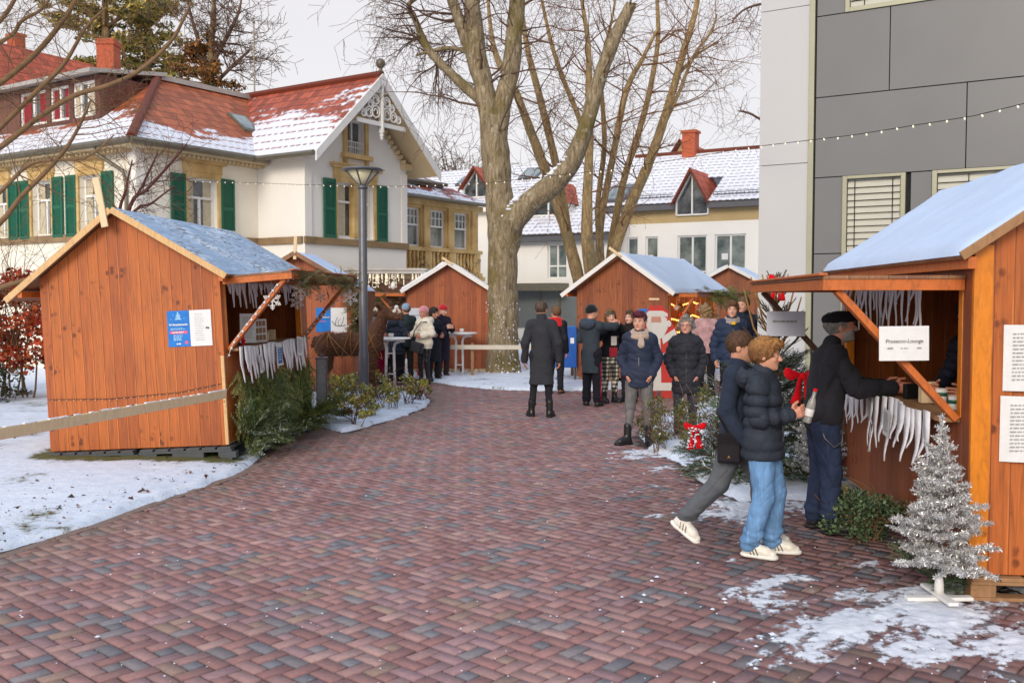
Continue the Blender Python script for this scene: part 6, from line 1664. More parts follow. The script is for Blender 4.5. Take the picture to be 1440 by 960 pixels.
# foreground branches of the tree beside the lawn
rnd = random.Random(31); TY = 14.5; o_ = V3((-9.4, 14.5, 0)); t = thing('bare_tree', 'wide spreading bare branches reaching in over the villa from the lawn', 'tree', o_); m = MB(); S = []
tp = [V3((-9.4, 14.5, -.1)), V3((-9.35, 14.5, 1.2)), V3((-9.4, 14.5, 2.6)), V3((-9.3, 14.5, 4.2)), V3((-9.4, 14.4, 6.5))]; m.tube(tp, [.22, .19, .16, .13, .08], 10, wob=.1)
for pl in ([(-150, 300, 14), (-60, 240, 10), (0, 207, 8), (56, 164, 7.5), (106, 134, 7), (150, 121, 6.5), (195, 100, 6), (239, 60, 5), (259, 25, 4), (268, 5, 2.5)],
           [(-150, 240, 14), (-60, 160, 10), (0, 117, 8), (42, 83, 8), (75, 47, 7), (106, 0, 6), (125, -60, 4)],
           [(-150, 420, 12), (-60, 360, 9), (0, 313, 8), (30, 276, 7), (57, 249, 6.5), (89, 214, 5.5), (110, 180, 4.5), (128, 140, 3)],
           [(-150, 330, 10), (-70, 250, 8), (0, 180, 7), (50, 130, 7), (90, 90, 6), (120, 40, 4), (150, 10, 3)],
           [(-150, 200, 10), (-80, 100, 8), (0, 30, 6), (30, -20, 5)], [(-150, 460, 10), (-40, 420, 8), (20, 398, 7), (70, 385, 6), (108, 355, 5), (128, 340, 3)],
           [(-120, 380, 9), (0, 270, 6), (30, 240, 5), (60, 226, 4), (120, 222, 3), (160, 190, 2)], [(-150, 120, 8), (0, 60, 6), (30, 30, 5), (60, 12, 4), (80, -20, 3)]):
    p_, r_ = limb_pts(pl, TY); m.tube(p_, r_, 7, wob=.1); m.tube([V3((-9.35, 14.5, max(1.0, p_[0].z - .5))), p_[0]], [r_[0] * 1.2, r_[0]], 7); spawn(S, p_, r_, 11, rnd, (.5, 1.5), 2, .3, .3, .02, .009, .0028)
m.build('trunk', M['twig_fg'], t, True, o=o_); segs_mesh('crown', S, M['twig_fg'], t, 4, o_)
rnd = random.Random(33); o_ = G(150, 560); o_ = V3((P(150, 520, 16.2).x, 16.2, 0)); t = thing('bare_shrub', 'red brown bare shrub rising behind the roof of the front hut', 'shrub', o_); m = MB(); S = []
for pl in ([(150, 545, 10), (160, 400, 8), (183, 290, 6), (206, 267, 5), (231, 240, 4), (263, 203, 2.5)], [(150, 545, 8), (170, 330, 5), (200, 262, 4), (222, 215, 2)], [(148, 545, 8), (165, 320, 5), (176, 270, 4), (186, 225, 2)], [(150, 545, 8), (180, 320, 5), (215, 285, 3), (245, 262, 2)]):
    p_, r_ = limb_pts(pl, 16.2); m.tube(p_, r_, 6, wob=.1); spawn(S, p_, r_, 14, rnd, (.3, .8), 1, .5, .45, .0, .007, .003)
m.build('trunk', M['twig_red'], t, True, o=o_); segs_mesh('crown', S, M['twig_red'], t, 4, o_)

# ------------------------------------------------------------------ leafy things
M['leaf'] = vcol('leaves', .6, .1, 60, .3, .2)
def cloud(cs, n, seed):
    """points through ellipsoid lobes (centre, radii)"""
    r = np.random.default_rng(seed); out = []
    w = np.array([c[1][0] * c[1][1] * c[1][2] for c in cs]); w = w / w.sum()
    for (c, rad), k in zip(cs, (w * n).astype(int)):
        v = r.normal(size=(k, 3)); v /= np.linalg.norm(v, axis=1)[:, None]; q = r.random((k, 1)) ** .5; out.append(np.array(c) + v * q * np.array(rad))
    return np.concatenate(out)
def cols(n, pal, seed, w=None):
    r = np.random.default_rng(seed); a = np.array([p[:3] for p in pal]); return a[r.choice(len(a), n, p=w)] * r.uniform(.65, 1.3, (n, 1))
REDS = [C(206, 84, 44), C(188, 66, 44), C(214, 112, 56), C(150, 76, 52)]
r = np.random.default_rng(2); o_ = V3((-9.3, 17.0, 0)); t = thing('beech_bush', 'tall bush of dry orange red leaves behind the lawn side of the front hut', 'bush', o_)
lob = [((r.uniform(-1.6, 1.6), r.uniform(-.6, .6), r.uniform(.7, 2.3)), (r.uniform(.25, .55), .35, r.uniform(.15, .35))) for _ in range(26)]
pts = cloud(lob, 8000, 3); leaf_cards(pts, .095, M['leaf'], 'foliage', t, .2, .7, 4, cols(len(pts), REDS, 5))
S = []; rnd = random.Random(3)
for i in range(30): grow(S, V3((rnd.uniform(-1.5, 1.5), rnd.uniform(-.3, .3), 0)), V3((rnd.uniform(-.25, .25), 0, 1)), rnd.uniform(1.8, 3.0), .02, 1, rnd, 0, .2)
segs_mesh('stem', S, M['twig_fg'], t)
o_ = V3((-9.6, 16.2, 0)); t = thing('evergreen_bush', 'low dark green bush with a little snow below the red leaves', 'bush', o_)
lob = [((r.uniform(-1.3, 1.1), r.uniform(-.4, .4), r.uniform(.15, .6)), (.4, .35, .25)) for _ in range(14)]; pts = cloud(lob, 2600, 7)
leaf_cards(pts, .06, M['leaf'], 'foliage', t, .2, .6, 8, cols(len(pts), [C(52, 66, 44), C(70, 82, 52), C(40, 50, 40), C(200, 206, 212)], 9, [.4, .35, .2, .05]))
for k, (px, py, s, lb) in enumerate(((22, 620, .3, 'small dark weed tuft in the snow left of the front hut'), (30, 560, .22, 'dark tuft in the snow behind the barrier rail'))):
    c = G(px, py); pts = cloud([((0, 0, .05), (s, s * .7, .06))], 120, k); o = leaf_cards(pts, .07, M['leaf'], 'weed_tuft', None, .5, .3, k, cols(len(pts), [C(60, 58, 44), C(84, 76, 50)], k)); o.location = (c.x, c.y, .06); tag(o, lb, 'weed')
# roses round the lamp post, shrubs in the right hand bed
ROSE = [C(172, 170, 74), C(196, 182, 84), C(128, 138, 76), C(202, 146, 76), C(104, 114, 66), C(222, 226, 230)]
spots = [(480, 585, .30, 'near'), (500, 600, .2, 0), (462, 572, .28, 0), (525, 588, .26, 0), (548, 580, .28, 0), (572, 573, .26, 0), (588, 566, .2, 0), (540, 566, .26, 0), (490, 568, .3, 0)]
rl = ['rose bush with yellow leaves between the lamp post and the grey lantern', 'small sparse rose bush nearest the path, beside the heap of yellow green branches', 'rose bush right behind the grey lantern', 'rose bush at the foot of the lamp post on its path side', 'rose bush in the snow under the first standing table',
      'yellow leaved rose bush near the snowy point of the bed', 'last small rose bush at the snowy point of the bed', 'rose bush behind the others below the white table leg', 'rose bush between the legs of the brown deer']
for k, (px, py, s, _) in enumerate(spots):
    c = G(px, py); t = thing('rose_bush', rl[k], 'shrub', (c.x, c.y, .03), group='rose bushes in the snowy bed'); h = 1.9 * s
    pts = cloud([((r.normal(0, s * .5), r.normal(0, s * .4), h * r.uniform(.3, 1)), (s * .4, s * .4, s * .3)) for _ in range(9)], 560, k + 50)
    leaf_cards(pts, .045, M['leaf'], 'foliage', t, 0, .6, k + 60, cols(len(pts), ROSE, k + 70, [.3, .2, .2, .1, .13, .07])); S = []; rnd = random.Random(k)
    for i in range(9): grow(S, V3((rnd.uniform(-s, s) * .4, rnd.uniform(-s, s) * .3, -.04)), V3((rnd.uniform(-.5, .5), rnd.uniform(-.4, .4), 1)), h * rnd.uniform(.7, 1.1), .007, 1, rnd, 0, .3)
    segs_mesh('stem', S, M['twig_red'], t)
for k, (px, py, s, h, lb) in enumerate(((928, 636, .22, .66, 'olive green shrub between the two standing women'), (915, 622, .2, .6, 'smaller olive shrub in the snow beside the grey jeans'), (994, 640, .24, .75, 'olive shrub behind the walking boys'), (960, 625, .2, .5, 'low shrub in front of the dark trousers of the older woman'))):
    c = G(px, py); t = thing('garden_shrub', lb, 'shrub', (c.x, c.y, .03), group='olive shrubs in the right bed'); pts = cloud([((r.normal(0, s * .45), r.normal(0, s * .4), h * r.uniform(.15, 1)), (s * .35, s * .35, s * .4)) for _ in range(12)], 900, k + 90)
    leaf_cards(pts, .035, M['leaf'], 'foliage', t, 0, .5, k + 95, cols(len(pts), [C(112, 114, 62), C(92, 98, 56), C(134, 126, 76), C(74, 80, 50), C(216, 220, 224)], k + 99, [.3, .28, .2, .18, .04])); S = []; rnd = random.Random(k)
    for i in range(14): grow(S, V3((rnd.uniform(-s, s) * .4, rnd.uniform(-s, s) * .3, -.04)), V3((rnd.uniform(-.3, .3), rnd.uniform(-.3, .3), 1)), h * rnd.uniform(.5, .85), .005, 1, rnd, 0, .2)
    segs_mesh('stem', S, M['twig_fg'], t)
# woods behind the villa
def pine(lb, base, Y, crown, n, pal, w, size, trunk_px, seed, nm='pine_tree'):
    o_ = P(*base, Y); o_.z = 0; t = thing(nm, lb, 'tree', o_); rr = np.random.default_rng(seed); lob = []
    for (px, py, rx, ry) in crown:
        c = P(px, py, Y); k = Y / F
        for _ in range(max(4, int(rx * ry / 45))):
            lob.append(((c.x + rr.normal(0, rx * k * .55), Y + rr.normal(0, rx * k * .45), c.z + rr.normal(0, ry * k * .55)), np.array((rr.uniform(.5, 1.1), .7, rr.uniform(.22, .5))) * (.55 if nm != 'pine_tree' else .75)))
    pts = cloud(lob, n, seed) - np.array(o_); leaf_cards(pts, size, M['leaf'], 'crown', t, .1, .3 if nm == 'pine_tree' else .6, seed, cols(len(pts), pal, seed, w))
    m = MB(); S = []; rd = random.Random(seed)
    for pl in trunk_px: p_, r_ = limb_pts(pl, Y); m.tube(p_, r_, 8, o if False else 0)
    for l in lob[::2]:
        q = V3(l[0]); f = min(range(len(p_)), key=lambda i: abs(p_[i].z - (q.z - .8))); S.append((p_[f] - o_, q - o_, .07, .02))
    m.build('trunk', M['bark_o'], t, True, o=o_); segs_mesh('branch', S, M['twig_fg'], t)
PIN = [C(176, 158, 78), C(204, 180, 100), C(140, 136, 76), C(100, 106, 70)]
pine('tall pine with olive and gold needles left of the brick chimney', (147, 200), 50, [(120, 12, 45, 16), (170, 10, 45, 18), (140, 45, 28, 14), (128, 85, 24, 12), (100, 30, 26, 12), (165, 60, 20, 12)], 3000, PIN, [.3, .25, .25, .2], .34, [[(147, 300, 16), (147, 120, 13), (148, 40, 10), (146, -40, 6)]], 3)
pine('dense pine with golden needles right of the brick chimney', (205, 200), 52, [(205, 25, 38, 18), (215, 60, 34, 22), (200, 90, 34, 18), (232, 15, 20, 22), (240, 80, 18, 18)], 3500, PIN, [.35, .3, .2, .15], .34, [[(208, 300, 14), (208, 120, 12), (207, 20, 8), (206, -40, 4)]], 5)
pine('half bare tree with dry orange leaves behind the villa roof', (300, 220), 46, [(290, 100, 34, 26), (275, 75, 20, 20), (310, 120, 26, 14), (262, 110, 14, 20), (300, 60, 16, 18)], 2300, [C(150, 98, 46), C(120, 84, 44), C(96, 84, 44), C(170, 112, 60)], [.35, .3, .2, .15], .2, [[(297, 300, 14), (296, 120, 12), (297, 60, 8), (300, 10, 5), (302, -20, 3)]], 7, 'ivy_tree')
rnd = random.Random(41); S = []; o_ = P(300, 220, 46.2); o_.z = 0
tt = bpy.data.objects['ivy_tree']
for pl in ([(297, 110, 8), (280, 60, 6), (268, 20, 4), (262, -10, 2)], [(298, 90, 8), (320, 50, 6), (335, 20, 4), (340, -5, 2)], [(298, 60, 7), (302, 20, 5), (300, -20, 2)], [(300, 120, 6), (330, 90, 5), (352, 70, 3)]):
    p_, r_ = limb_pts(pl, 46); S += [(p_[i], p_[i + 1], r_[i], r_[i + 1]) for i in range(len(p_) - 1)]; spawn(S, p_, r_, 22, rnd, (1.0, 2.4), 2, .6, .2, 0, .03, .011)
segs_mesh('bare_branch', S, M['twig'], tt, 4, tt.location)
for k, (px, lb) in enumerate(((612, 'small distant bare tree behind the office roof ridge'), (634, 'second distant bare tree behind the office roof, taller'), (652, 'distant bare tree next to the big trunk'))):
    o_ = P(px, 300, 62); o_.z = 0; t = thing('distant_tree', lb, 'tree', o_, group='distant bare trees'); S = []; rnd = random.Random(k + 60); hh = 12.3 if k == 1 else 11.6
    S.append((V3((0, 0, 0)), V3((0, 0, 7.5)), .2, .12))
    for i in range(13): grow(S, V3((0, 0, rnd.uniform(6, 8.5))), V3((rnd.uniform(-.6, .6), rnd.uniform(-.5, .5), 1)), rnd.uniform(2.2, hh - 8), .06, 2, rnd, 0, .18, (3, 5), .014)
    segs_mesh('trunk', S[:1], M['twig'], t); segs_mesh('crown', S[1:], M['twig'], t)
# ------------------------------------------------------------------ decorated firs by the near hut
FX = G(1088, 676); FX.z = 0
def fir_tree(lb, loc, H_, R_, seed, zlow=.15, bare=.62, snow=.12, whorls=9, per=8, cols_=FIRG, cat_='fir tree', up=.35):
    t = thing('fir_tree', lb, 'fir tree', loc); rd = random.Random(seed); m = MB(); m.tube([(0, 0, -.05), (.01, 0, H_ * .5), (0, .01, H_)], [.035, .024, .006], 8); S = []; it = []
    for w in range(whorls):
        f = w / (whorls - 1); z = zlow + (H_ - zlow - .08) * f
        for k in range(per):
            a = 6.28 * (k + rd.random() * .6) / per; L = R_ * (1 - f * .78) * rd.uniform(.75, 1.15); d = V3((math.cos(a), math.sin(a), up + f * 1.3 - .25 * (1 - f))).normalized()
            p = V3((0, 0, z)); S.append((p, p + d * L, .012 * (1 - f * .5), .004))
            for j in range(2):
                q = p + d * L * (.45 + .25 * j); sd = V3((-d.y, d.x, .2)) * (1 if (k + j) % 2 else -1); e = q + (d * .7 + sd * .6).normalized() * L * .35; S.append((q, e, .006, .003))
            if f < bare or rd.random() < .15:
                it.append((p + d * L * .12, d + V3((0, 0, rd.uniform(-.25, .05))), L * rd.uniform(.9, 1.1), (0, 0, 1)))
                if L > .4:
                    for q in (-1, 1): it.append((p + d * L * .3, d + V3((-d.y, d.x, 0)) * q * .8, L * .55, (0, 0, 1)))
    m.build('trunk', M['bark_tw'], t, True); segs_mesh('branch', S, M['bark_tw'], t, 5)
    sprays('needles', it, cols_, parent=t, seed=seed, snow=snow); return t
ft = fir_tree('tall fir decorated with red bows, bare at its top, beside the nearest hut', FX, 2.02, .82, 4, .12, .56, .13, 11, 9)
S = []; rd = random.Random(3)
for a, z, L in ((2.6, 1.2, .8), (2.9, 1.5, .6), (.3, 1.5, .55), (3.6, 1.35, .6), (5.8, 1.3, .6), (4.4, 1.55, .4), (1.5, 1.55, .4), (3.2, 1.75, .35), (0.1, 1.8, .3), (2.0, 1.75, .35), (5.0, 1.75, .3)):
    d = V3((math.cos(a), math.sin(a), 1.5)).normalized(); p = V3((0, 0, z)); S.append((p, p + d * L * .5, .012, .01)); S.append((p + d * L * .5, p + (d + V3((0, 0, .4))).normalized() * L, .01, .006))
segs_mesh('bare_shoot', S, plain('golden shoots', C(156, 116, 62), .8, .2, 12), ft, 6)
bow('red bow tied to the bare tip of the tall fir', Matrix.Translation((FX.x + .02, FX.y - .06, 2.0)) @ Matrix.Rotation(.2, 4, 'Y'), .12, 1.6)
bow('large red bow in the middle of the tall fir behind the bottle', Matrix.Translation(P(1128, 528, 8.95)), .17, 1.5)
bow('narrow red ribbon bow on the hut side of the tall fir', Matrix.Translation(P(1186, 505, 9.0)) @ Matrix.Rotation(1.2, 4, 'Z'), .09, 1.2)
lf = fir_tree('small low fir with snow behind the walking boys', G(1008, 668), .56, .5, 8, .08, 1.2, .2, 5, 8, FIRG + [C(86, 88, 48)], up=.15)
p = P(977, 600, 9.55); bow('red snow dusted bow on the small low fir', Matrix.Translation(p), .11, 2.0)
MBs = MB(); rd = random.Random(8)
for i in range(40): MBs.sphere((p.x + rd.uniform(-.08, .08), p.y - .05, p.z - rd.uniform(0, .2)), rd.uniform(.004, .012), 6, 0, (1.3, .6, .8))
MBs.build('snow_flecks', M['snow'], bpy.data.objects['red_bow.004'] if 'red_bow.004' in bpy.data.objects else lf, o=p)['kind'] = 'stuff'
g = NG('tinsel'); a = g.att('Col').outputs['Color']; M['tinsel'] = g.done(a, .35, None, 0, .01, .45, .6)
def tinsel_tree(lb, loc, H_, R_, seed, n=44000, stand=True):
    t = thing('tinsel_tree', lb, 'tinsel tree', loc); rd = random.Random(seed); r = np.random.default_rng(seed); lines = []
    for w in range(13):
        f = (w / 12) ** .9; z = .2 * H_ + H_ * .72 * f
        k_ = 9 if f < .75 else 5
        for k in range(k_):
            a = 6.28 * (k + rd.random()) / k_; L = R_ * (1 - f * .9) * rd.uniform(.5, 1.2) * (1.0 if f > .3 else .8 + f * .7); d = V3((math.cos(a), math.sin(a), .12 + .5 * f + rd.uniform(-.2, .3))).normalized(); p = V3((0, 0, z)); lines.append((p, p + d * L))
            if L > .12:
                for j in (-1, 1): q = p + d * L * .5; lines.append((q, q + (d * .6 + V3((-d.y, d.x, rd.uniform(-.2, .4))) * j).normalized() * L * .45))
    lines.append((V3((0, 0, .12)), V3((0, 0, H_))))
    A = np.array([(*a, *b) for a, b in lines]); ln = np.linalg.norm(A[:, 3:] - A[:, :3], axis=1); ci = r.choice(len(A), n, p=ln / ln.sum()); f = r.random((n, 1)) ** .8
    c = A[ci, :3] * (1 - f) + A[ci, 3:] * f; d = r.normal(size=(n, 3)); d /= np.linalg.norm(d, axis=1)[:, None]; L = r.uniform(.010, .030, (n, 1)); w = np.cross(d, r.normal(size=(n, 3))); w /= np.linalg.norm(w, axis=1)[:, None]; w *= .0022
    V = np.stack([c - w, c + w, c + d * L + w, c + d * L - w], 1).reshape(-1, 3); Q = np.arange(n * 4).reshape(-1, 4)
    cc = np.array(C(228, 227, 226))[:3] * r.uniform(.45, 1.2, (n, 1)); mesh_np('tinsel', V, Q, M['tinsel'], t, False, np.repeat(np.clip(cc, 0, 1), 4, 0))
    segs_mesh('branch', [(V3(a[:3]), V3(a[3:]), .004, .002) for a in A], M['steel'], t)
    MB().tube([(0, 0, 0), (0, 0, H_ * .9)], [.014, .008], 8).build('stem', M['steel'], t, True)
    if stand:
        m = MB(); m.bx(-.2, .2, -.03, .03, .012, .036); m.build('stand', M['white'], t, bevel=.006); m = MB(); m.bx(-.03, .03, -.2, .2, .0365, .058); m.build('stand', M['white'], t, bevel=.006)
        m = MB(); m.lathe((0, 0, .0585), [(.03, 0), (.026, .06), (.02, .1)], 10); m.build('socket', M['white'], t, True)
tinsel_tree('silver tinsel tree on a white cross stand in front of the nearest hut counter', G(1320, 846), 1.13, .37, 3)
tinsel_tree('silver tinsel tree between the flat capped man and the tall fir', G(1152, 692), .95, .38, 5, 24000, False)
# box heap and fir cuttings at the counter wall
c = G(1216, 762); t = thing('boxwood_heap', 'round heap of green boxwood sprigs against the counter wall', 'branches', (c.x + .05, c.y + .1, 0)); rr = np.random.default_rng(3)
pts = cloud([((rr.normal(0, .09), rr.normal(0, .09), rr.uniform(.04, .34)), (.1, .1, .08)) for _ in range(34)], 3600, 12); pts = pts[pts[:, 2] > .01]
leaf_cards(pts, .034, M['leaf'], 'foliage', t, 0, .55, 13, cols(len(pts), [C(96, 118, 82), C(76, 100, 66), C(122, 138, 104), C(54, 74, 50)], 14)); S = []; rnd = random.Random(3)
for i in range(22): grow(S, V3((rnd.uniform(-.1, .1), rnd.uniform(-.1, .1), 0)), V3((rnd.uniform(-.8, .8), rnd.uniform(-.8, .8), 1)), rnd.uniform(.2, .4), .006, 1, rnd)
segs_mesh('stem', S, M['twig_fg'], t)
it = []; rd = random.Random(17); c = G(1345, 836)
for i in range(34): it.append(((c.x + rd.uniform(-.22, .3), c.y + rd.uniform(-.02, .3), rd.uniform(.02, .16)), (rd.uniform(-.9, 1), rd.uniform(-1, .2), rd.uniform(-.1, .7)), rd.uniform(.14, .3)))
o = sprays('fir_cuttings', it, [C(86, 108, 74), C(104, 124, 88), C(66, 88, 60)], seed=12); tag(o, 'fir cuttings lying behind the foot of the silver tree at the hut corner', 'branches')
# ------------------------------------------------------------------ lamp post
L0 = G(512, 573); L0.z = 0; t = thing('street_lamp', 'tall grey street lamp with a wide cone shaped head in the rose bed', 'street lamp', L0); k = L0.y / F
zt = P(512, 238, L0.y).z
MB().lathe((0, 0, 0), [(.085, -.05), (.085, .9), (.074, .95), (.068, zt - .34), (.06, zt - .32)], 20).build('pole', M['metal_dk'], t, True)
MB().lathe((0, 0, zt - .33), [(.07, 0), (.09, .02), (.08, .06), (.06, .08)], 18).build('collar', M['metal_dk'], t, True)
g = NG('lamp glass'); M['lamp_gl'] = g.done(C(206, 200, 168), .25, Transmission_Weight=.0)
MB().lathe((0, 0, zt - .25), [(.07, 0), (.255, .215)], 20, cap=True).build('glass_cone', M['lamp_gl'], t, True)
m = MB()
for i in range(6): a = i * 1.047 + .3; m.tube([(.075 * math.cos(a), .075 * math.sin(a), zt - .25), (.268 * math.cos(a), .268 * math.sin(a), zt - .03)], .012, 6)
m.build('cage', M['metal_dk'], t)
MB().lathe((0, 0, zt - .035), [(.27, 0), (.34, .012), (.345, .03), (.30, .05), (.1, .075), (.001, .08)], 28).build('cap', M['metal_dk'], t, True)
# grey lantern pillar
c = G(453, 588); t = thing('lantern_pillar', 'slim dark grey lantern pillar with glass sides at the corner of the front hut', 'lantern', (c.x, c.y, 0), (0, 0, .2)); hL = P(453, 502, c.y).z
m = MB(); w = .075
for x in (-1, 1):
    for y in (-1, 1): m.bx(x * w - .01, x * w + .01, y * w - .01, y * w + .01, 0, hL - .02)
m.bx(-w - .012, w + .012, -w - .012, w + .012, 0, .05); m.build('frame', M['metal_dk'], t, bevel=.003)
MB().bx(-w + .002, w - .002, -w + .002, w - .002, .051, hL - .021).build('glass', plain('frosted lantern glass', C(120, 124, 126), .25, .25, 8), t)
m = MB(); m.bx(-w - .02, w + .02, -w - .02, w + .02, hL - .02, hL); m.tube([(0, 0, hL), (0, 0, hL + .05)], .02, 8); m.build('lid', M['metal_dk'], t, bevel=.004)


# ------------------------------------------------------------------ standing tables
def bistro(lb, loc, H_, R_, yaw=0.0):
    t = thing('standing_table', lb, 'table', loc, (0, 0, yaw), 'white standing tables'); MB().lathe((0, 0, H_ - .03), [(R_ - .012, 0), (R_, .006), (R_, .024), (R_ - .01, .03)], 32).build('tabletop', M['white'], t, True)
    MB().lathe((0, 0, H_ - .06), [(.26, 0), (.26, .028)], 20).build('underplate', M['white'], t)
    for s in (-1, 1):
        m = MB(); m.tube([(s * .09, 0, 0.0), (s * .085, 0, .3), (s * .075, 0, H_ - .22), (s * .1, 0, H_ - .12), (s * .2, 0, H_ - .075), (s * .3, 0, H_ - .07)], .027, 10); m.build('leg', M['white'], t, True)
        for q in (-1, 1):
            pass
    m = MB()
    for z in (.28, H_ - .32): m.tube([(-.08, 0, z), (.08, 0, z)], .014, 8)
    m.build('crossbar', M['white'], t, True)
    m = MB(); m.beam((-.26, 0, .015), (.26, 0, .015), .05, .03); m.build('foot', M['white'], t, bevel=.005); m = MB(); m.beam((0, -.26, .046), (0, .26, .046), .05, .03); m.build('foot', M['white'], t, bevel=.005)
    return t
T1 = G(549, 545); T2 = G(646, 530); bistro('white standing table in front of the group by the lamp post', (T1.x, T1.y, 0), 1.02, .42, .1); bistro('white standing table before the red brown gable', (T2.x, T2.y, 0), 1.03, .42, -.25)
g = NG('cup glass'); M['cup'] = g.done(C(214, 206, 200), .15)
for (T, dx, lb) in ((T1, .02, 'small glass candle holder on the table by the lamp post'), (T2, .06, 'small glass candle holder on the table before the gable')):
    m = MB().lathe((0, 0, 0), [(.035, 0), (.05, .02), (.055, .08), (.045, .085), (.04, .02)], 14, cap=False); o = m.build('candle_holder', M['cup'], None, True); o.location = (T.x + dx, T.y, 1.023 if T is T1 else 1.033); tag(o, lb, 'candle holder', 'candle holders on the tables')
# long rail before hut and trunk
t = thing('barrier_rail', 'long white rail with snow running past the big trunk to the lit hut', 'barrier', (-1, 21.95, 0))
MB().beam((-2.1, 0, .70), (2.45, -.6, .72), .03, .1).build('rail', plain('whitewashed rail', C(206, 196, 178), .75, .12, 5), t, bevel=.004)
for x, y in ((-2.0, .05), (.1, -.23), (2.35, -.54)): MB().bx(x - .035, x + .035, y - .02 + .04, y + .05, -.1, .8).build('post', M['raw_dk'], t, bevel=.004)
# blue bin cabinet
c = P(792, 470, 20.6); t = thing('blue_bin', 'blue litter cabinet on thin dark legs beside the man in the long coat', 'bin', (c.x, 20.6, 0), (0, 0, -.15)); z1, z0 = P(792, 460, 20.6).z, P(792, 516, 20.6).z; w = .31
for s in (-1, 1): MB().bx(s * .155 - .15, s * .155 + .15, -.16, .16, z0, z1).build('cabinet', M['blue_dk'], t, bevel=.012)
MB().bx(-.29, .29, -.14, .14, z1, z1 + .02).build('lid', M['blue'], t, bevel=.006)
MB().bx(.17, .25, -.166, -.161, z1 - .34, z1 - .22).build('sticker', M['paper'], t)
for x in (-.26, .26):
    for y in (-.12, .12): MB().tube([(x, y, 0), (x, y, z0)], .014, 6).build('leg', M['metal_dk'], t)
MB().tube([(-.28, -.14, .02), (-.12, -.16, .1), (-.02, -.16, .3), (0, -.15, z0)], .013, 6).build('brace', M['metal_dk'], t)
# painted winter figure board
c = P(925, 560, 17.4); FB = thing('figure_board', 'flat painted board of a white bearded figure in a red coat', 'wooden figure', (c.x, 17.4, 0), (0, 0, .05))
zz = lambda py: P(925, py, 17.4).z
sx = 17.4 / F; ff = lambda px, py: ((px - 925) * sx, 0, zz(py))
def flat(poly, y0, th, nm, mat, par):
    return MB().prism([(x, y0, z) for x, _, z in poly][::-1], (0, th, 0)).build(nm, mat, par, bevel=.002)
M['bred'] = plain('faded red paint', C(196, 58, 52), .6, .1, 6); M['bwhite'] = plain('off white paint', C(214, 210, 206), .6, .06, 8)
flat([ff(*q) for q in ((909, 437), (914, 430), (928, 429), (938, 437), (943, 452), (950, 462), (952, 480), (955, 492), (950, 510), (948, 548), (905, 548), (908, 500), (896, 480), (899, 462), (906, 452))], 0, .02, 'coat_board', M['bred'], FB)
flat([ff(*q) for q in ((917, 475), (928, 475), (930, 548), (916, 548))], -.012, .012, 'coat_trim', M['bwhite'], FB)
flat([ff(*q) for q in ((909, 446), (914, 441), (930, 441), (937, 448), (938, 462), (932, 474), (922, 478), (912, 470), (908, 458))], -.016, .015, 'beard', M['bwhite'], FB)
flat([ff(*q) for q in ((907, 441), (912, 437), (931, 437), (938, 441), (938, 446), (930, 443), (914, 443), (907, 446))], -.020, .018, 'hat_brim', M['bwhite'], FB)
flat([ff(*q) for q in ((936, 452), (940, 450), (943, 453), (943, 458), (939, 460), (936, 457))], -.018, .016, 'pompom', M['bwhite'], FB)
flat([ff(*q) for q in ((915, 445), (928, 445), (929, 453), (914, 453))], -.022, .006, 'face', plain('painted face', C(196, 140, 124), .6, .1, 9), FB)
flat([ff(*q) for q in ((930, 474), (948, 462), (951, 470), (932, 484))], -.012, .012, 'sleeve_trim', M['bwhite'], FB); flat([ff(*q) for q in ((928, 500), (940, 492), (950, 496), (946, 508), (932, 508))], -.012, .012, 'mitten', M['bwhite'], FB)
flat([ff(*q) for q in ((905, 538), (950, 538), (950, 549), (905, 549))], -.0125, .012, 'hem_trim', M['bwhite'], FB)
flat([(-.2, 0, .0), (-.02, 0, .0), (-.02, 0, zz(548)), (-.2, 0, zz(548))], .001, .018, 'boot', M['bred'], FB); flat([(.06, 0, .0), (.26, 0, .0), (.26, 0, zz(548)), (.06, 0, zz(548))], .001, .018, 'boot', M['bred'], FB)
MB().beam((0, .02, .02), (0, .5, .02), .06, .04).build('stay', M['raw_dk'], FB)
# red lantern cup on the ground, distant yellow box
o = MB().lathe((0, 0, 0), [(.05, 0), (.055, .1), (.03, .16), (.01, .2)], 12).build('grave_candle', M['red'], None, True); c = G(590, 530); o.location = (c.x, c.y, .03); tag(o, 'small red candle on the ground behind the boots', 'candle')
o = MB().bx(-.2, .2, -.15, .15, .5, 1.35).build('parcel_box', plain('yellow box', C(232, 160, 30), .5, .1), bevel=.02); c = P(687, 455, 26); m_ = MB().bx(-.06, .06, -.06, .06, -.1, .5).build('post', M['metal_dk'], o); o.location = (c.x - .05, 26, .15); tag(o, 'yellow box showing between the hut by the bay and the big trunk', 'box')

# ------------------------------------------------------------------ lit deer figure of brown wicker, legs apart
D0 = G(495, 562); D0 = V3((-2.86, 16.9, 0)); dt = thing('deer_figure', 'life size brown deer figure wrapped in thin light wires behind the lamp post', 'deer figure', D0)
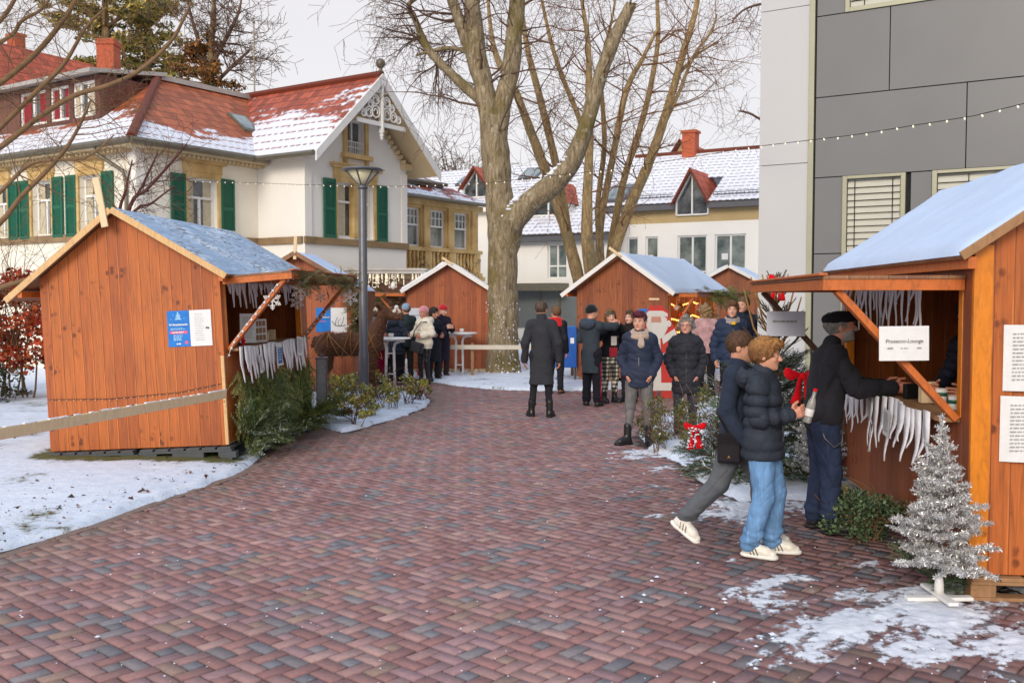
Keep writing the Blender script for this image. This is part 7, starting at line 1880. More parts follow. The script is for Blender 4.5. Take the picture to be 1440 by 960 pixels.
# ------------------------------------------------------------------ bodies grown as one continuous surface
class Body:
    def __init__(s, lo, hi, vox):
        s.lo = np.array(lo, float); s.vox = vox; s.n = np.ceil((np.array(hi) - s.lo) / vox).astype(int) + 1
        s.a = np.full(tuple(s.n), 9.0, np.float32)

    def _sl(s, lo, hi):
        i0 = np.clip(np.floor((np.minimum(lo, hi) - s.lo) / s.vox).astype(int), 0, s.n); i1 = np.clip(np.ceil((np.maximum(lo, hi) - s.lo) / s.vox).astype(int) + 1, 0, s.n)
        if (i1 <= i0).any(): return None, None
        sl = tuple(slice(a, b) for a, b in zip(i0, i1))
        g = np.meshgrid(*[s.lo[k] + s.vox * np.arange(i0[k], i1[k]) for k in range(3)], indexing='ij', sparse=True)
        return sl, g

    def _mix(s, sl, d, k, op):
        a = s.a[sl]
        if op == 'sub': d = -d; h = np.clip(.5 - .5 * (a - d) / max(k, 1e-6), 0, 1); s.a[sl] = a * (1 - h) + d * h + k * h * (1 - h) if k else np.maximum(a, d)
        else:
            h = np.clip(.5 + .5 * (d - a) / max(k, 1e-6), 0, 1); s.a[sl] = d * (1 - h) + a * h - k * h * (1 - h)

    def cap(s, p, q, r1, r2, k=.02, fy=1.0, op='add', fx=1.0, puff=None):
        """tapered capsule; fy/fx flatten it front to back / sideways; puff=(period, depth) quilts it"""
        p, q = np.array(p, float), np.array(q, float); m = max(r1, r2) * 1.25 + k * 1.6 + .012
        sl, g = s._sl(np.minimum(p, q) - m, np.maximum(p, q) + m)
        if sl is None: return s
        sc_ = np.array([fx, fy, 1.0]); c = (p + q) / 2
        P_, Q_ = (p - c) / sc_, (q - c) / sc_; d = Q_ - P_; L2 = d.dot(d) + 1e-12
        X = [(g[i] - c[i]) / sc_[i] - P_[i] for i in range(3)]
        t = np.clip((X[0] * d[0] + X[1] * d[1] + X[2] * d[2]) / L2, 0, 1)
        r = r1 + (r2 - r1) * t
        if puff: ph = (t * np.sqrt(L2) + (puff[2] if len(puff) > 2 else 0)) / puff[0] * np.pi; r = r - puff[1] * (1 - np.abs(np.sin(ph)) ** .6)
        dd = np.sqrt((X[0] - t * d[0]) ** 2 + (X[1] - t * d[1]) ** 2 + (X[2] - t * d[2]) ** 2) - r
        s._mix(sl, (dd * min(1.0, fy, fx)).astype(np.float32), k, op); return s

    def ell(s, c, r, k=.02, R=None, op='add'):
        c, r = np.array(c, float), np.array(r, float); m = r.max() + k * 1.6 + .01
        sl, g = s._sl(c - m, c + m)
        if sl is None: return s
        X = [g[i] - c[i] for i in range(3)]
        if R is not None: R = np.array(R.to_3x3().transposed()); X = [R[i, 0] * X[0] + R[i, 1] * X[1] + R[i, 2] * X[2] for i in range(3)]
        k0 = np.sqrt((X[0] / r[0]) ** 2 + (X[1] / r[1]) ** 2 + (X[2] / r[2]) ** 2); k1 = np.sqrt((X[0] / r[0] ** 2) ** 2 + (X[1] / r[1] ** 2) ** 2 + (X[2] / r[2] ** 2) ** 2) + 1e-9
        s._mix(sl, (k0 * (k0 - 1) / k1).astype(np.float32), k, op); return s

    def cut(s, pt, nrm, k=.004):
        """remove what lies on the side nrm points to"""
        nrm = np.array(nrm, float); nrm /= np.linalg.norm(nrm); pt = np.array(pt, float); g = np.meshgrid(*[s.lo[i] + s.vox * np.arange(s.n[i]) for i in range(3)], indexing='ij', sparse=True)
        d = (g[0] - pt[0]) * nrm[0] + (g[1] - pt[1]) * nrm[1] + (g[2] - pt[2]) * nrm[2]; s.a = np.maximum(s.a, d.astype(np.float32)); return s

    def surf(s):
        G_ = vdb.FloatGrid(); G_.background = 9.0; G_.copyFromArray(np.clip(s.a, -9, 9)); p, q = G_.convertToQuads(0.0) if hasattr(G_, 'convertToQuads') else (G_.convertToPolygons(0.0, 0.0)[0], G_.convertToPolygons(0.0, 0.0)[2])
        return p * s.vox + s.lo, q[:, ::-1]


def folds(V, amp, freq, seed, n=7):
    """displacement vectors like soft cloth folds"""
    r = np.random.default_rng(seed); f = np.zeros(len(V))
    W_ = V + .05 * np.sin(V[:, [1, 2, 0]] * freq * .33 + r.random(3) * 6) + .02 * np.sin(V[:, [2, 0, 1]] * freq * .8 + r.random(3) * 6)
    for i in range(5):
        k = r.normal(size=3) * [1, 1, 1.3]; k /= np.linalg.norm(k); s_ = 1 - np.abs(np.sin(W_ @ k * freq * r.uniform(.5, 1.1) + r.random() * 6.28))
        m_ = .5 + .5 * np.sin(W_ @ r.normal(size=3) * freq * .22 + r.random() * 6.28); f += (s_ ** 2.2 - .3) * m_
    return amp * 1.3 * f


def vnormals(V, Q):
    a, b, c = V[Q[:, 0]], V[Q[:, 1]], V[Q[:, 3]]; n = np.cross(b - a, c - a); N = np.zeros_like(V)
    for i in range(4): np.add.at(N, Q[:, i], n)
    return N / (np.linalg.norm(N, axis=1)[:, None] + 1e-12)


g = NG('skin'); a = g.att('Col').outputs['Color']
M['skin'] = g.done(a, .48, g.noise(None, 140, 3), .08, .004, 0, .4, Subsurface_Weight=.12, Subsurface_Radius=(.012, .005, .003))
M['hairm'] = vcol('hair', .5, .6, 160, .4, .35, 0, 60)
CLOTH = {}
def cloth(c, kind='cotton'):
    key = (tuple(round(v, 4) for v in c), kind)
    if key not in CLOTH:
        nm = {'puffer': 'quilted shell', 'wool': 'wool', 'denim': 'denim', 'fleece': 'fleece', 'leather': 'leather', 'knit': 'knitted wool', 'cotton': 'cotton', 'sole': 'rubber'}[kind]
        if kind == 'puffer': CLOTH[key] = fabric(nm, c, .55, .14, 500, .45, .0, .6)
        elif kind == 'leather': CLOTH[key] = plain(nm, c, .35, .2, 14, 0, .3, 60, .5)
        elif kind == 'sole': CLOTH[key] = plain(nm, c, .6, .08, 9)
        elif kind == 'denim':
            g = NG(nm); n = g.noise(None, 5, 5, .6); f = g.noise(None, 380, 2); z = g.noise(g.mapv(g.obj(), (20, 20, 3)), 2, 4)
            cc = g.ramp(n, [(.3, sc(c, .7)), (.7, sc(c, 1.35))]); cc = g.mix(g.m('MULTIPLY', g.step(z, .52, .7), .45), cc, sc(c, 1.9)); cc = g.mix(g.m('MULTIPLY', g.step(f, .45, .65), .2), cc, sc(c, .6)); CLOTH[key] = g.done(cc, .85, g.m('ADD', f, g.noise(None, 18, 4)), .3, .01, 0, .2)
        elif kind == 'fleece': CLOTH[key] = fabric(nm, c, .95, .35, 120, 1.0, .6, .6)
        elif kind == 'knit': CLOTH[key] = fabric(nm, c, .9, .25, 150, .6, .4, .2)
        else: CLOTH[key] = fabric(nm, c, .95, .16, 520, .5, .04, .5)
    return CLOTH[key]
g = NG('plaid'); x, y, z = g.sep(g.obj()); an = g.m('ADD', x, g.m('MULTIPLY', y, 1.0))
l1 = g.step(g.m('ABSOLUTE', g.m('SINE', g.m('MULTIPLY', z, 44.0))), .74, .82); l2 = g.step(g.m('ABSOLUTE', g.m('SINE', g.m('MULTIPLY', an, 52.0))), .72, .8)
pc = g.ramp(g.m('MULTIPLY', g.m('ADD', l1, l2), .5), [(.0, C(206, 202, 188)), (.5, C(96, 92, 84)), (1, C(22, 22, 24))])
M['plaid'] = g.done(pc, .9)

SKIN = C(206, 152, 126)


def person(label, loc, H, yaw, pose=None, vox=.007, skin=SKIN, head=(0, 0, 0), hair=None, top=None, legs=None, shoes=None, hat=None, hands=(1, 1), fingers=None, female=False, extra=None, beard=None, group=None, lean=(0, 0), wide=1.0, neckc=None):
    """pose: joints in units of the standing height, facing -y, person's left is +x"""
    t = thing('person', label, 'person', loc, (0, 0, math.radians(yaw)), group)
    J = dict(pel=(0, 0, .53), chest=(0, .0, .72), neck=(0, .008, .835), hd=(0, -.012, .928), sL=(.089, .006, .800), sR=(-.089, .006, .800), eL=(.113, .022, .632), eR=(-.113, .022, .632),
             wL=(.122, -.022, .480), wR=(-.122, -.022, .480), hL=(.050, 0, .515), hR=(-.050, 0, .515), kL=(.056, -.012, .285), kR=(-.056, -.012, .285), aL=(.060, .012, .045), aR=(-.060, .012, .045), tL=8, tR=-8)
    if female:
        for k_ in ('sL', 'sR'): x, y, z = J[k_]; J[k_] = (x * .9, y, z)
        for k_ in ('eL', 'eR', 'wL', 'wR'): x, y, z = J[k_]; J[k_] = (x * .93, y, z)
    lx, ly = lean
    for k_ in ('chest', 'neck', 'hd', 'sL', 'sR', 'eL', 'eR', 'wL', 'wR'):
        x, y, z = J[k_]; f = (z - .53) / .3; J[k_] = (x + lx * f, y + ly * f, z - .12 * (lx * lx + ly * ly) * f)
    J.update(pose or {})
    A = {k_: (np.array(v, float) * H if isinstance(v, tuple) else v) for k_, v in J.items()}
    r_ = np.random.default_rng(abs(hash(label)) % 1000 if False else sum(map(ord, label)) % 997)
    hs = .139 * H; RH = Matrix.Rotation(math.radians(head[0]), 4, 'Z') @ Matrix.Rotation(math.radians(head[1]), 4, 'X') @ Matrix.Rotation(math.radians(head[2]), 4, 'Y')
    HD = A['hd']; hp = lambda x, y, z: HD + np.array(RH @ V3((x * hs, y * hs, z * hs)))
    R3 = RH
    pts = np.array([v for v in A.values() if isinstance(v, np.ndarray)]); lo, hi = pts.min(0) - .17 * H * .9, pts.max(0) + .17 * H * .9; lo[2] = -.02
    w = H * wide
    # --- the body itself, head to foot
    B_ = Body(lo, hi, vox)
    B_.cap(A['pel'], A['chest'], .060 * w, .070 * w, .03, .72); B_.cap(A['chest'], A['neck'] - np.array([0, 0, .03 * H]), .072 * w, .038 * w, .04, .7)
    B_.cap(A['sL'], A['sR'], .030 * w, .030 * w, .03, .9)
    for s_ in 'LR':
        B_.cap(A['pel'] + (A['h' + s_] - A['pel']) * .8, A['h' + s_], .05 * w, .048 * w, .04); B_.cap(A['h' + s_], A['k' + s_], .046 * w, .030 * w, .03); B_.cap(A['k' + s_], A['a' + s_], .029 * w, .018 * w, .02)
        B_.cap(A['s' + s_], A['e' + s_], .027 * w, .021 * w, .03); B_.cap(A['e' + s_], A['w' + s_], .021 * w, .0145 * w, .015)
        an = math.radians(A['t' + s_]); td = np.array([math.sin(an), -math.cos(an), 0]); tl = math.radians((pose or {}).get('f' + s_, 0)); fd = td * math.cos(tl) - np.array([0, 0, 1.0]) * math.sin(tl); fu = np.array([0, 0, 1.0]) * math.cos(tl) + td * math.sin(tl); B_.cap(A['a' + s_] - fd * .006 * H - fu * .016 * H, A['a' + s_] + fd * .075 * H - fu * .024 * H, .017 * H, .011 * H, .01)
    B_.cap(A['neck'] - [0, 0, .02 * H], hp(0, .1, -.28), .031 * w, .030 * w, .02)
    h_ = hs
    B_.ell(hp(0, .07, .13), np.array([.335, .425, .375]) * h_, .02, R3); B_.cap(hp(0, -.10, .0), hp(0, -.20, -.33), .27 * h_, .165 * h_, .05 * h_ * 3, 1, 'add'); B_.ell(hp(0, -.05, -.18), np.array([.285, .30, .27]) * h_, .03, R3)
    B_.ell(hp(0, -.31, .10), np.array([.23, .07, .055]) * h_, .05 * h_, R3)
    for x in (-1, 1):
        B_.ell(hp(x * .135, -.40, .0), np.array([.085, .06, .055]) * h_, .03 * h_, R3, 'sub'); B_.ell(hp(x * .135, -.325, .0), np.array([.068, .058, .052]) * h_, .015 * h_, R3)
        B_.ell(hp(x * .345, .06, -.03), np.array([.035, .085, .125]) * h_, .03 * h_, R3); B_.ell(hp(x * .17, -.27, -.12), np.array([.09, .07, .07]) * h_, .08 * h_, R3)
    B_.cap(hp(0, -.37, .03), hp(0, -.465, -.125), .034 * h_, .058 * h_, .045 * h_); B_.ell(hp(0, -.42, -.145), np.array([.085, .05, .035]) * h_, .03 * h_, R3)
    B_.ell(hp(0, -.355, -.245), np.array([.105, .045, .028]) * h_, .02 * h_, R3); B_.ell(hp(0, -.345, -.29), np.array([.085, .045, .026]) * h_, .02 * h_, R3); B_.ell(hp(0, -.31, -.405), np.array([.085, .07, .065]) * h_, .06 * h_, R3)
    VS, QS, CS = [], [], []
    V, Q = B_.surf()
    hc = np.array((hair or {}).get('col', C(60, 44, 34)))[:3]; sk = np.array(skin)[:3]
    def skcol(V):
        c = np.repeat(sk[None], len(V), 0) * (1 + .05 * r_.normal(size=(len(V), 1)))
        L_ = (V - HD) @ np.array(RH.to_3x3()) / hs
        def near_(p, rad): return np.clip(1.25 - np.sqrt((((L_ - np.array(p)) / np.array(rad)) ** 2).sum(1)), 0, 1)
        fr = (L_[:, 1] < -.2)
        for x in (-1, 1):
            m_ = near_((x * .2, -.33, -.14), (.11, .2, .1)) * .35; c = c * (1 - m_[:, None]) + np.array([sk[0] * 1.0, sk[1] * .68, sk[2] * .66]) * m_[:, None]
            m_ = np.clip(near_((x * .135, -.39, .005), (.06, .07, .034)) * 3, 0, 1) * fr; c = c * (1 - m_[:, None]) + np.array([.5, .47, .44]) * m_[:, None]
            m_ = np.clip(near_((x * .135, -.40, .008), (.026, .07, .030)) * 3, 0, 1) * fr; c = c * (1 - m_[:, None]) + np.array([.03, .025, .02]) * m_[:, None]
            m_ = np.clip(near_((x * .135, -.38, .045), (.085, .07, .014)) * 2, 0, 1) * fr * .75; c = c * (1 - m_[:, None]) + hc * .4 * m_[:, None]
            m_ = np.clip(near_((x * .145, -.37, .115), (.10, .09, .022)) * 1.6, 0, 1) * fr * .8; c = c * (1 - m_[:, None]) + np.minimum(hc, .25) * m_[:, None]
        m_ = near_((0, -.47, -.13), (.07, .06, .05)) * .3; c = c * (1 - m_[:, None]) + np.array([sk[0], sk[1] * .62, sk[2] * .6]) * m_[:, None]
        m_ = np.clip(near_((0, -.39, -.268), (.115, .08, .045)) * 1.5, 0, 1) * .75; c = c * (1 - m_[:, None]) + np.array([sk[0] * .72, sk[1] * .36, sk[2] * .38]) * m_[:, None]
        m_ = np.clip(near_((0, -.40, -.268), (.10, .08, .009)) * 2, 0, 1) * .8; c = c * (1 - m_[:, None]) + sk * .16 * m_[:, None]
        if beard is not None:
            bb = ((L_[:, 2] < -.13 - .25 * np.clip(L_[:, 1] + .25, 0, 1)) & (L_[:, 2] > -.56) & (L_[:, 1] < .02) & ~((np.abs(L_[:, 0]) < .1) & (np.abs(L_[:, 2] + .268) < .04))); c[bb] = np.array(beard)[:3] * (1 + .15 * r_.normal(size=(bb.sum(), 1)))
        return c
    VS.append(V); QS.append(Q); CS.append(skcol(V))
    # hands: palm, four unequal fingers, thumb
    for s_, on in zip('LR', hands):
        if not on: continue
        wp, ep = A['w' + s_], A['e' + s_]; d = wp - ep; d /= np.linalg.norm(d); d = np.array((pose or {}).get('d' + s_, d), float); d /= np.linalg.norm(d)
        pn = np.array((pose or {}).get('p' + s_, ((-1, 0, 0) if s_ == 'L' else (1, 0, 0))), float); pn -= d * pn.dot(d); pn /= np.linalg.norm(pn)      # palm faces pn
        sd = np.cross(pn, d) * (1 if s_ == 'L' else -1)      # towards the thumb
        curl = (pose or {}).get('c' + s_, .5); hl = .105 * H; hv = min(vox, .0042 if vox < .008 else .006)
        hb = Body(wp - .13 * H, wp + .13 * H, hv); pc_ = wp + d * hl * .28
        hb.cap(wp - d * .015 * H, wp + d * hl * .1, .016 * H, .017 * H, .01)
        for q in (-1, 0, 1): hb.cap(wp + d * hl * .06 + sd * q * .009 * H, wp + d * hl * .42 + sd * q * .0135 * H, .0105 * H, .0095 * H, .012)
        for i, (o_, ln) in enumerate(((.021, .46), (.0075, .52), (-.0065, .47), (-.019, .36))):
            b = wp + d * hl * .42 + sd * o_ * H; dd = d.copy(); a_c = curl
            for sgm, rr_ in ((.45, .0062), (.32, .0056), (.23, .005)):
                ang = a_c * (.75 + .1 * i); dd = dd * math.cos(ang) + pn * math.sin(ang); dd -= sd * dd.dot(sd) * .5; dd /= np.linalg.norm(dd); e = b + dd * hl * ln * sgm; hb.cap(b, e, rr_ * H, rr_ * .92 * H, .003); b = e
        b = wp + d * hl * .12 + sd * .016 * H; td = d * .55 + sd * .75 + pn * .35 * (1 + curl); td /= np.linalg.norm(td); e = b + td * hl * .3; hb.cap(b, e, .0085 * H, .0068 * H, .008); td2 = d * .9 + pn * .55 * curl + sd * .15; td2 /= np.linalg.norm(td2); hb.cap(e, e + td2 * hl * .24, .0066 * H, .0056 * H, .004)
        V, Q = hb.surf(); c = np.repeat((sk * np.array([.97, .86, .82]))[None], len(V), 0) * (1 + .04 * r_.normal(size=(len(V), 1)))
        QS.append(Q + sum(len(v) for v in VS)); VS.append(V); CS.append(c)
    mesh_np('body', np.concatenate(VS), np.concatenate(QS), M['skin'], t, True, np.concatenate(CS))
    # --- hair
    if hair:
        hb = Body(HD - 1.3 * hs - [0, 0, hair.get('len', 0) * H], HD + 1.0 * hs, min(vox, .006)); th = hair.get('th', .05); sty = hair['style']
        hb.ell(hp(0, .085, .15), np.array([.345 + th, .43 + th, .385 + th * 1.4]) * h_, .02, R3)
        if sty in ('short', 'crop'):
            k1 = np.array(RH @ V3((0, -.74, -.56))); hb.cut(hp(0, -.40, .29), k1); hb.cut(hp(0, .25, -.30), np.array(RH @ V3((0, -.1, -1))))
            if sty == 'short' : hb.ell(hp(0, -.2, .43), np.array([.26, .24, .13]) * h_, .08 * h_, R3)
            if hair.get('quiff'): hb.ell(hp(.0, -.3, .42), np.array([.27, .2, .15]) * h_, .06 * h_, R3); hb.ell(hp(.05, -.4, .36), np.array([.22, .12, .1]) * h_, .06 * h_, R3)
        elif sty == 'ring':        # bald on top
            hb.cut(hp(0, -.02, .36), np.array(RH @ V3((0, -.35, 1)))); hb.cut(hp(0, -.12, .0), np.array(RH @ V3((0, -1, -.1)))); hb.cut(hp(0, .25, -.34), np.array(RH @ V3((0, 0, -1))))
        elif sty in ('long', 'bob', 'pony'):
            L_ = hair.get('len', .1) * H
            for x in (-1, 1):
                hb.cap(hp(x * .33, .1, .05), hp(x * .36, .13, -.2) - [0, 0, L_], .15 * h_, .13 * h_, .06 * h_, 1.0); 
            hb.cap(hp(0, .36, .0), hp(0, .36, -.25) - [0, 0, L_], .24 * h_, .18 * h_, .1 * h_, .7)
            hb.ell(hp(0, -.37, -.12), np.array([.245, .36, .40]) * h_, .02 * h_, R3, 'sub'); hb.ell(hp(0, -.24, .47), np.array([.2, .15, .08]) * h_, .05 * h_, R3)
        V, Q = hb.surf(); N = vnormals(V, Q); L_ = (V - HD) @ np.array(RH.to_3x3()) / hs
        st = np.sin(L_[:, 0] * 46 + 5 * np.sin(L_[:, 2] * 3 + L_[:, 1] * 4)) * .5 + np.sin(L_[:, 0] * 83 + L_[:, 1] * 21 + 3 * np.sin(L_[:, 2] * 5)) * .5
        if sty == 'bob' or sty == 'long': V = V + N * (.02 * hs * np.sin(L_[:, 0] * 14 + 6 * np.sin(L_[:, 2] * 4)) * np.clip(hair.get('mess', 1.4), 1, 3))[:, None]
        if sty in ('short', 'crop', 'ring'): st = .4 * st + .6 * np.sin(L_[:, 1] * 30 + 4 * np.sin(L_[:, 0] * 9)) * np.sin(L_[:, 0] * 24 + L_[:, 2] * 13)
        V = V + N * (st * .014 * hs * hair.get('mess', 1.4))[:, None] + r_.normal(0, .0018, V.shape)
        c = hc[None] * np.clip(1 + .3 * st[:, None] + .12 * r_.normal(size=(len(V), 1)), .4, 1.9)
        if hair.get('col2'): m_ = np.clip((L_[:, 2] - .1) * 2.5 + .3 * st, 0, 1)[:, None]; c = c * (1 - m_) + np.array(hair['col2'])[:3] * m_ * (1 + .2 * st[:, None])
        ns = int((2600 if vox < .0065 else 1100) * (.5 if sty == 'ring' else 1)); ii = r_.integers(0, len(V), ns); rt, nm_ = V[ii], N[ii]
        gd = np.array([0, 0, -1.0]) + (np.array(RH @ V3((.25, -.9, .5))) if hair.get('quiff') else np.zeros(3)); gd = gd[None] + r_.normal(0, .45, (ns, 3)); tg = gd - nm_ * (gd * nm_).sum(1)[:, None]; tg /= np.linalg.norm(tg, axis=1)[:, None] + 1e-6
        Ls = hs * {'crop': .05, 'ring': .07, 'short': .17}.get(sty, .24) * r_.uniform(.5, 1.3, (ns, 1)); wv_ = np.cross(tg, nm_) * (.0016 if vox < .0065 else .0026)
        mid = rt + tg * Ls * .5 + nm_ * Ls * .22; tp = rt + tg * Ls + nm_ * Ls * r_.uniform(.0, .35, (ns, 1)); rt = rt - nm_ * .002
        SV = np.stack([rt - wv_, rt + wv_, mid + wv_, mid - wv_, tp], 1).reshape(-1, 3); bq = np.arange(ns)[:, None] * 5 + len(V); SQ = np.concatenate([bq + np.array([[0, 1, 2, 3]]), bq + np.array([[3, 2, 4, 4]])[:, :4]])
        SQ = np.concatenate([bq + np.array([[0, 1, 2, 3]])]); SV2 = np.stack([mid - wv_, mid + wv_, tp + wv_ * .2, tp - wv_ * .2], 1).reshape(-1, 3); b2 = np.arange(ns)[:, None] * 4 + len(V) + len(SV)
        sc_c = np.clip(c[ii] * r_.uniform(.6, 1.5, (ns, 1)), 0, 1); c = np.concatenate([c, np.repeat(sc_c, 5, 0), np.repeat(sc_c, 4, 0)]); V = np.concatenate([V, SV, SV2]); Q = np.concatenate([Q, SQ, b2 + np.array([[0, 1, 2, 3]])])
        mesh_np('hair', V, Q, M['hairm'], t, True, c)
    if hat:
        hb = Body(HD - 1.0 * hs, HD + 1.1 * hs, min(vox, .006))
        if hat['kind'] == 'beanie':
            hb.ell(hp(0, .07, .17), np.array([.395, .475, .46]) * h_, .02, R3); hb.cut(hp(0, 0, .13), np.array(RH @ V3((0, -.28, -1)))); hb.cap(hp(-.02, .03, .16), hp(.02, .09, .16), .40 * h_, .40 * h_, .02, 1.1); hb.cut(hp(0, 0, .05), np.array(RH @ V3((0, -.28, -1))))
        elif hat['kind'] == 'band':
            hb.ell(hp(0, .08, .15), np.array([.385, .465, .42]) * h_, .02, R3); hb.cut(hp(0, 0, .36), np.array(RH @ V3((0, -.1, 1)))); hb.cut(hp(0, 0, .12), np.array(RH @ V3((0, -.1, -1))))
        elif hat['kind'] == 'flat':
            hb.ell(hp(0, .02, .31), np.array([.42, .54, .19]) * h_, .03, R3); hb.ell(hp(0, .10, .24), np.array([.385, .45, .2]) * h_, .04, R3); hb.ell(hp(0, -.46, .185), np.array([.27, .24, .05]) * h_, .05 * h_, R3); hb.cut(hp(0, 0, .12), np.array(RH @ V3((0, .12, -1))))
        V, Q = hb.surf(); N = vnormals(V, Q); V = V + N * folds(V, .0016, 90, 3)[:, None]
        ht = mesh_np('hat', V, Q, cloth(hat['col'], hat.get('fab', 'knit')), t, True)
        if hat.get('bobble'): m = MB(); m.sphere(hp(.0, .12, .72), .22 * h_, 14); m.build('bobble', cloth(hat['bobble'], 'fleece'), ht, True)
    # --- clothes
    def garment(name, fn, c, kind, fold=(.004, 26), pad=.05, par=None, mat=None):
        gb_ = Body(lo - pad, hi + pad, vox); gb_.lo[2] = -.03; fn(gb_)
        V, Q = gb_.surf(); N = vnormals(V, Q)
        if fold: V = V + N * folds(V, fold[0], fold[1], int(r_.integers(999)))[:, None]
        return mesh_np(name, V, Q, mat or cloth(c, kind), par or t, True)
    if legs:
        lw_ = legs.get('w', 1.0); ah = legs.get('hem', .03) * H
        def fn(b):
            b.cap(A['hL'] + [0, 0, .02 * H], A['hR'] + [0, 0, .02 * H], .060 * w, .060 * w, .03, .95); b.cap(A['pel'], A['pel'] + [0, 0, .05 * H], .066 * w, .062 * w, .03, .8)
            for s_ in 'LR':
                h0, k0, a0 = A['h' + s_], A['k' + s_], A['a' + s_]; ae = a0 + (k0 - a0) / np.linalg.norm(k0 - a0) * (ah - .02 * H)
                b.cap(h0, k0, .059 * w * (1 + lw_) / 2, .042 * w * lw_, .03); b.cap(k0, ae, .041 * w * lw_, legs.get('cuff', .032) * w * lw_, .02)
                kk = k0 - a0; kk /= np.linalg.norm(kk)
                if legs.get('stack', 1):
                    for q in range(3): b.ell(ae + kk * (.014 + .024 * q) * H + np.array([(.004, -.005, .003)[q], (-.006, .004, -.004)[q], 0]) * H, np.array([.036, .037, .010]) * w * lw_ * legs.get('cuff', .032) / .032, .022, Matrix.Rotation((.35, -.4, .3)[q], 4, (V3((1, .3, 0)), V3((.4, 1, 0)), V3((1, -.6, 0)))[q]))
            fl = min(A['aL'][2], A['aR'][2])
        gl = garment('trousers', fn, legs['col'], legs.get('kind', 'cotton'), (legs.get('fold', .005), 34), mat=legs.get('mat'))
    if shoes:
        for s_ in 'LR':
            an = math.radians(A['t' + s_]); td = np.array([math.sin(an), -math.cos(an), 0]); pt_ = A.get('p_' + s_, 0.0); a0 = A['a' + s_]; L_ = .152 * H * shoes.get('L', 1)
            tilt = math.radians((pose or {}).get('f' + s_, 0)); tz = np.array([0, 0, 1.0]); fd = td * math.cos(tilt) - tz * math.sin(tilt); fu = tz * math.cos(tilt) + td * math.sin(tilt); sdv = np.cross(fd, fu)
            heel = a0 - fd * .035 * H - fu * .045 * H
            Rm = Matrix((sdv, fd, fu)).transposed().to_4x4()
            b = Body(a0 - .2 * H, a0 + .2 * H, min(vox, .006)); hb_ = .022 * H
            ball = heel + fd * L_ * .68 + fu * .026 * H; toe = heel + fd * L_ * .86 + fu * .022 * H
            b.cap(heel + fd * .03 * H + fu * .03 * H, ball, .026 * H, .025 * H, .02); b.cap(ball, toe, .026 * H, .018 * H, .02); b.cap(heel + fd * .04 * H + fu * .035 * H, heel + fd * .04 * H + fu * (.07 + shoes.get('shaft', 0)) * H, .029 * H, .029 * H, .02); b.cap(heel + fd * .05 * H + fu * .055 * H, ball + fu * .004 * H, .021 * H, .022 * H, .02)
            b.cut(heel + fu * .016 * H, -fu); V, Q = b.surf(); sh = mesh_np('shoe', V, Q, cloth(shoes['col'], 'leather'), t, True)
            b = Body(a0 - .2 * H, a0 + .2 * H, min(vox, .006)); z_ = fu * .010 * H
            b.ell(heel + fd * .03 * H + z_, np.array([.030, .034, .0125]) * H, .01, Rm); b.cap(heel + fd * .035 * H + z_, ball - fu * .016 * H, .0125 * H, .0125 * H, .02, 1); b.ell(ball - fu * .016 * H, np.array([.0335, .05, .0125]) * H, .02, Rm); b.ell(heel + fd * L_ * .45 + z_, np.array([.027, .07, .0125]) * H, .02, Rm); b.ell(toe - fu * .012 * H, np.array([.025, .026, .0125]) * H, .02, Rm)
            b.cut(heel + fu * .001 * H, -fu); V, Q = b.surf(); mesh_np('sole', V, Q, cloth(shoes.get('sole', C(30, 30, 30)), 'sole'), sh, True)
            if shoes.get('stripes'):
                m = MB()
                for q in range(3):
                    for sg in (-1, 1):
                        c0 = heel + fd * (.055 + .016 * q) * H + fu * .03 * H + sdv * sg * .0285 * H; m.beam(c0 - fu * .012 * H, c0 + fu * .018 * H - fd * .014 * H, .004 * H, .003 * H, sdv)
                m.build('stripe', cloth(shoes['stripes'], 'leather'), sh)
    if top:
        hem = top.get('hem', .47) * H; tk = top.get('t', .012); pf = top.get('puff'); kd = top.get('kind', 'cotton'); wd = top.get('w', 1.0)
        def fn(b):
            p_ = (pf[0] * H, pf[1] * H) if pf else None; hipz = A['pel'][2]
            tp_ = A['chest'] + [0, 0, .03 * H]; bt_ = A['pel'] + [0, .0, -.02 * H]
            pa = pf[1] * H * .6 if pf else 0.0; b.cap(tp_, bt_, (.080 * w + tk * H * .55) * wd + pa, (.080 * w + tk * H * .6) * wd + pa, .03, .80, puff=p_)
            b.cap(A['chest'] + [0, 0, .05 * H], A['neck'] - [0, 0, .03 * H], .076 * w + tk * H * .4, .043 * w + tk * H * .5, .05, .78)
            b.cap(A['sL'], A['sR'], .034 * w + tk * H * .5, .034 * w + tk * H * .5, .03, .95)
            for s_ in 'LR': b.cap(A['neck'] - [0, 0, .022 * H], A['s' + s_] + [0, 0, -.004 * H], .034 * w + tk * H * .35, .032 * w + tk * H * .5, .03)
            if hem < A['pel'][2] - .03 * H: 
                e = (A['pel'] + ((A['kL'] + A['kR']) / 2 - A['pel']) * .0); e = e + [0, 0, hem - e[2] - .05 * H]; b.cap(A['pel'] + [0, 0, .02 * H], e, (.080 * w + tk * H * .6) * wd + pa, (.083 * w + tk * H * .6) * wd * top.get('flare', 1.0) + pa, .03, .84, puff=p_)
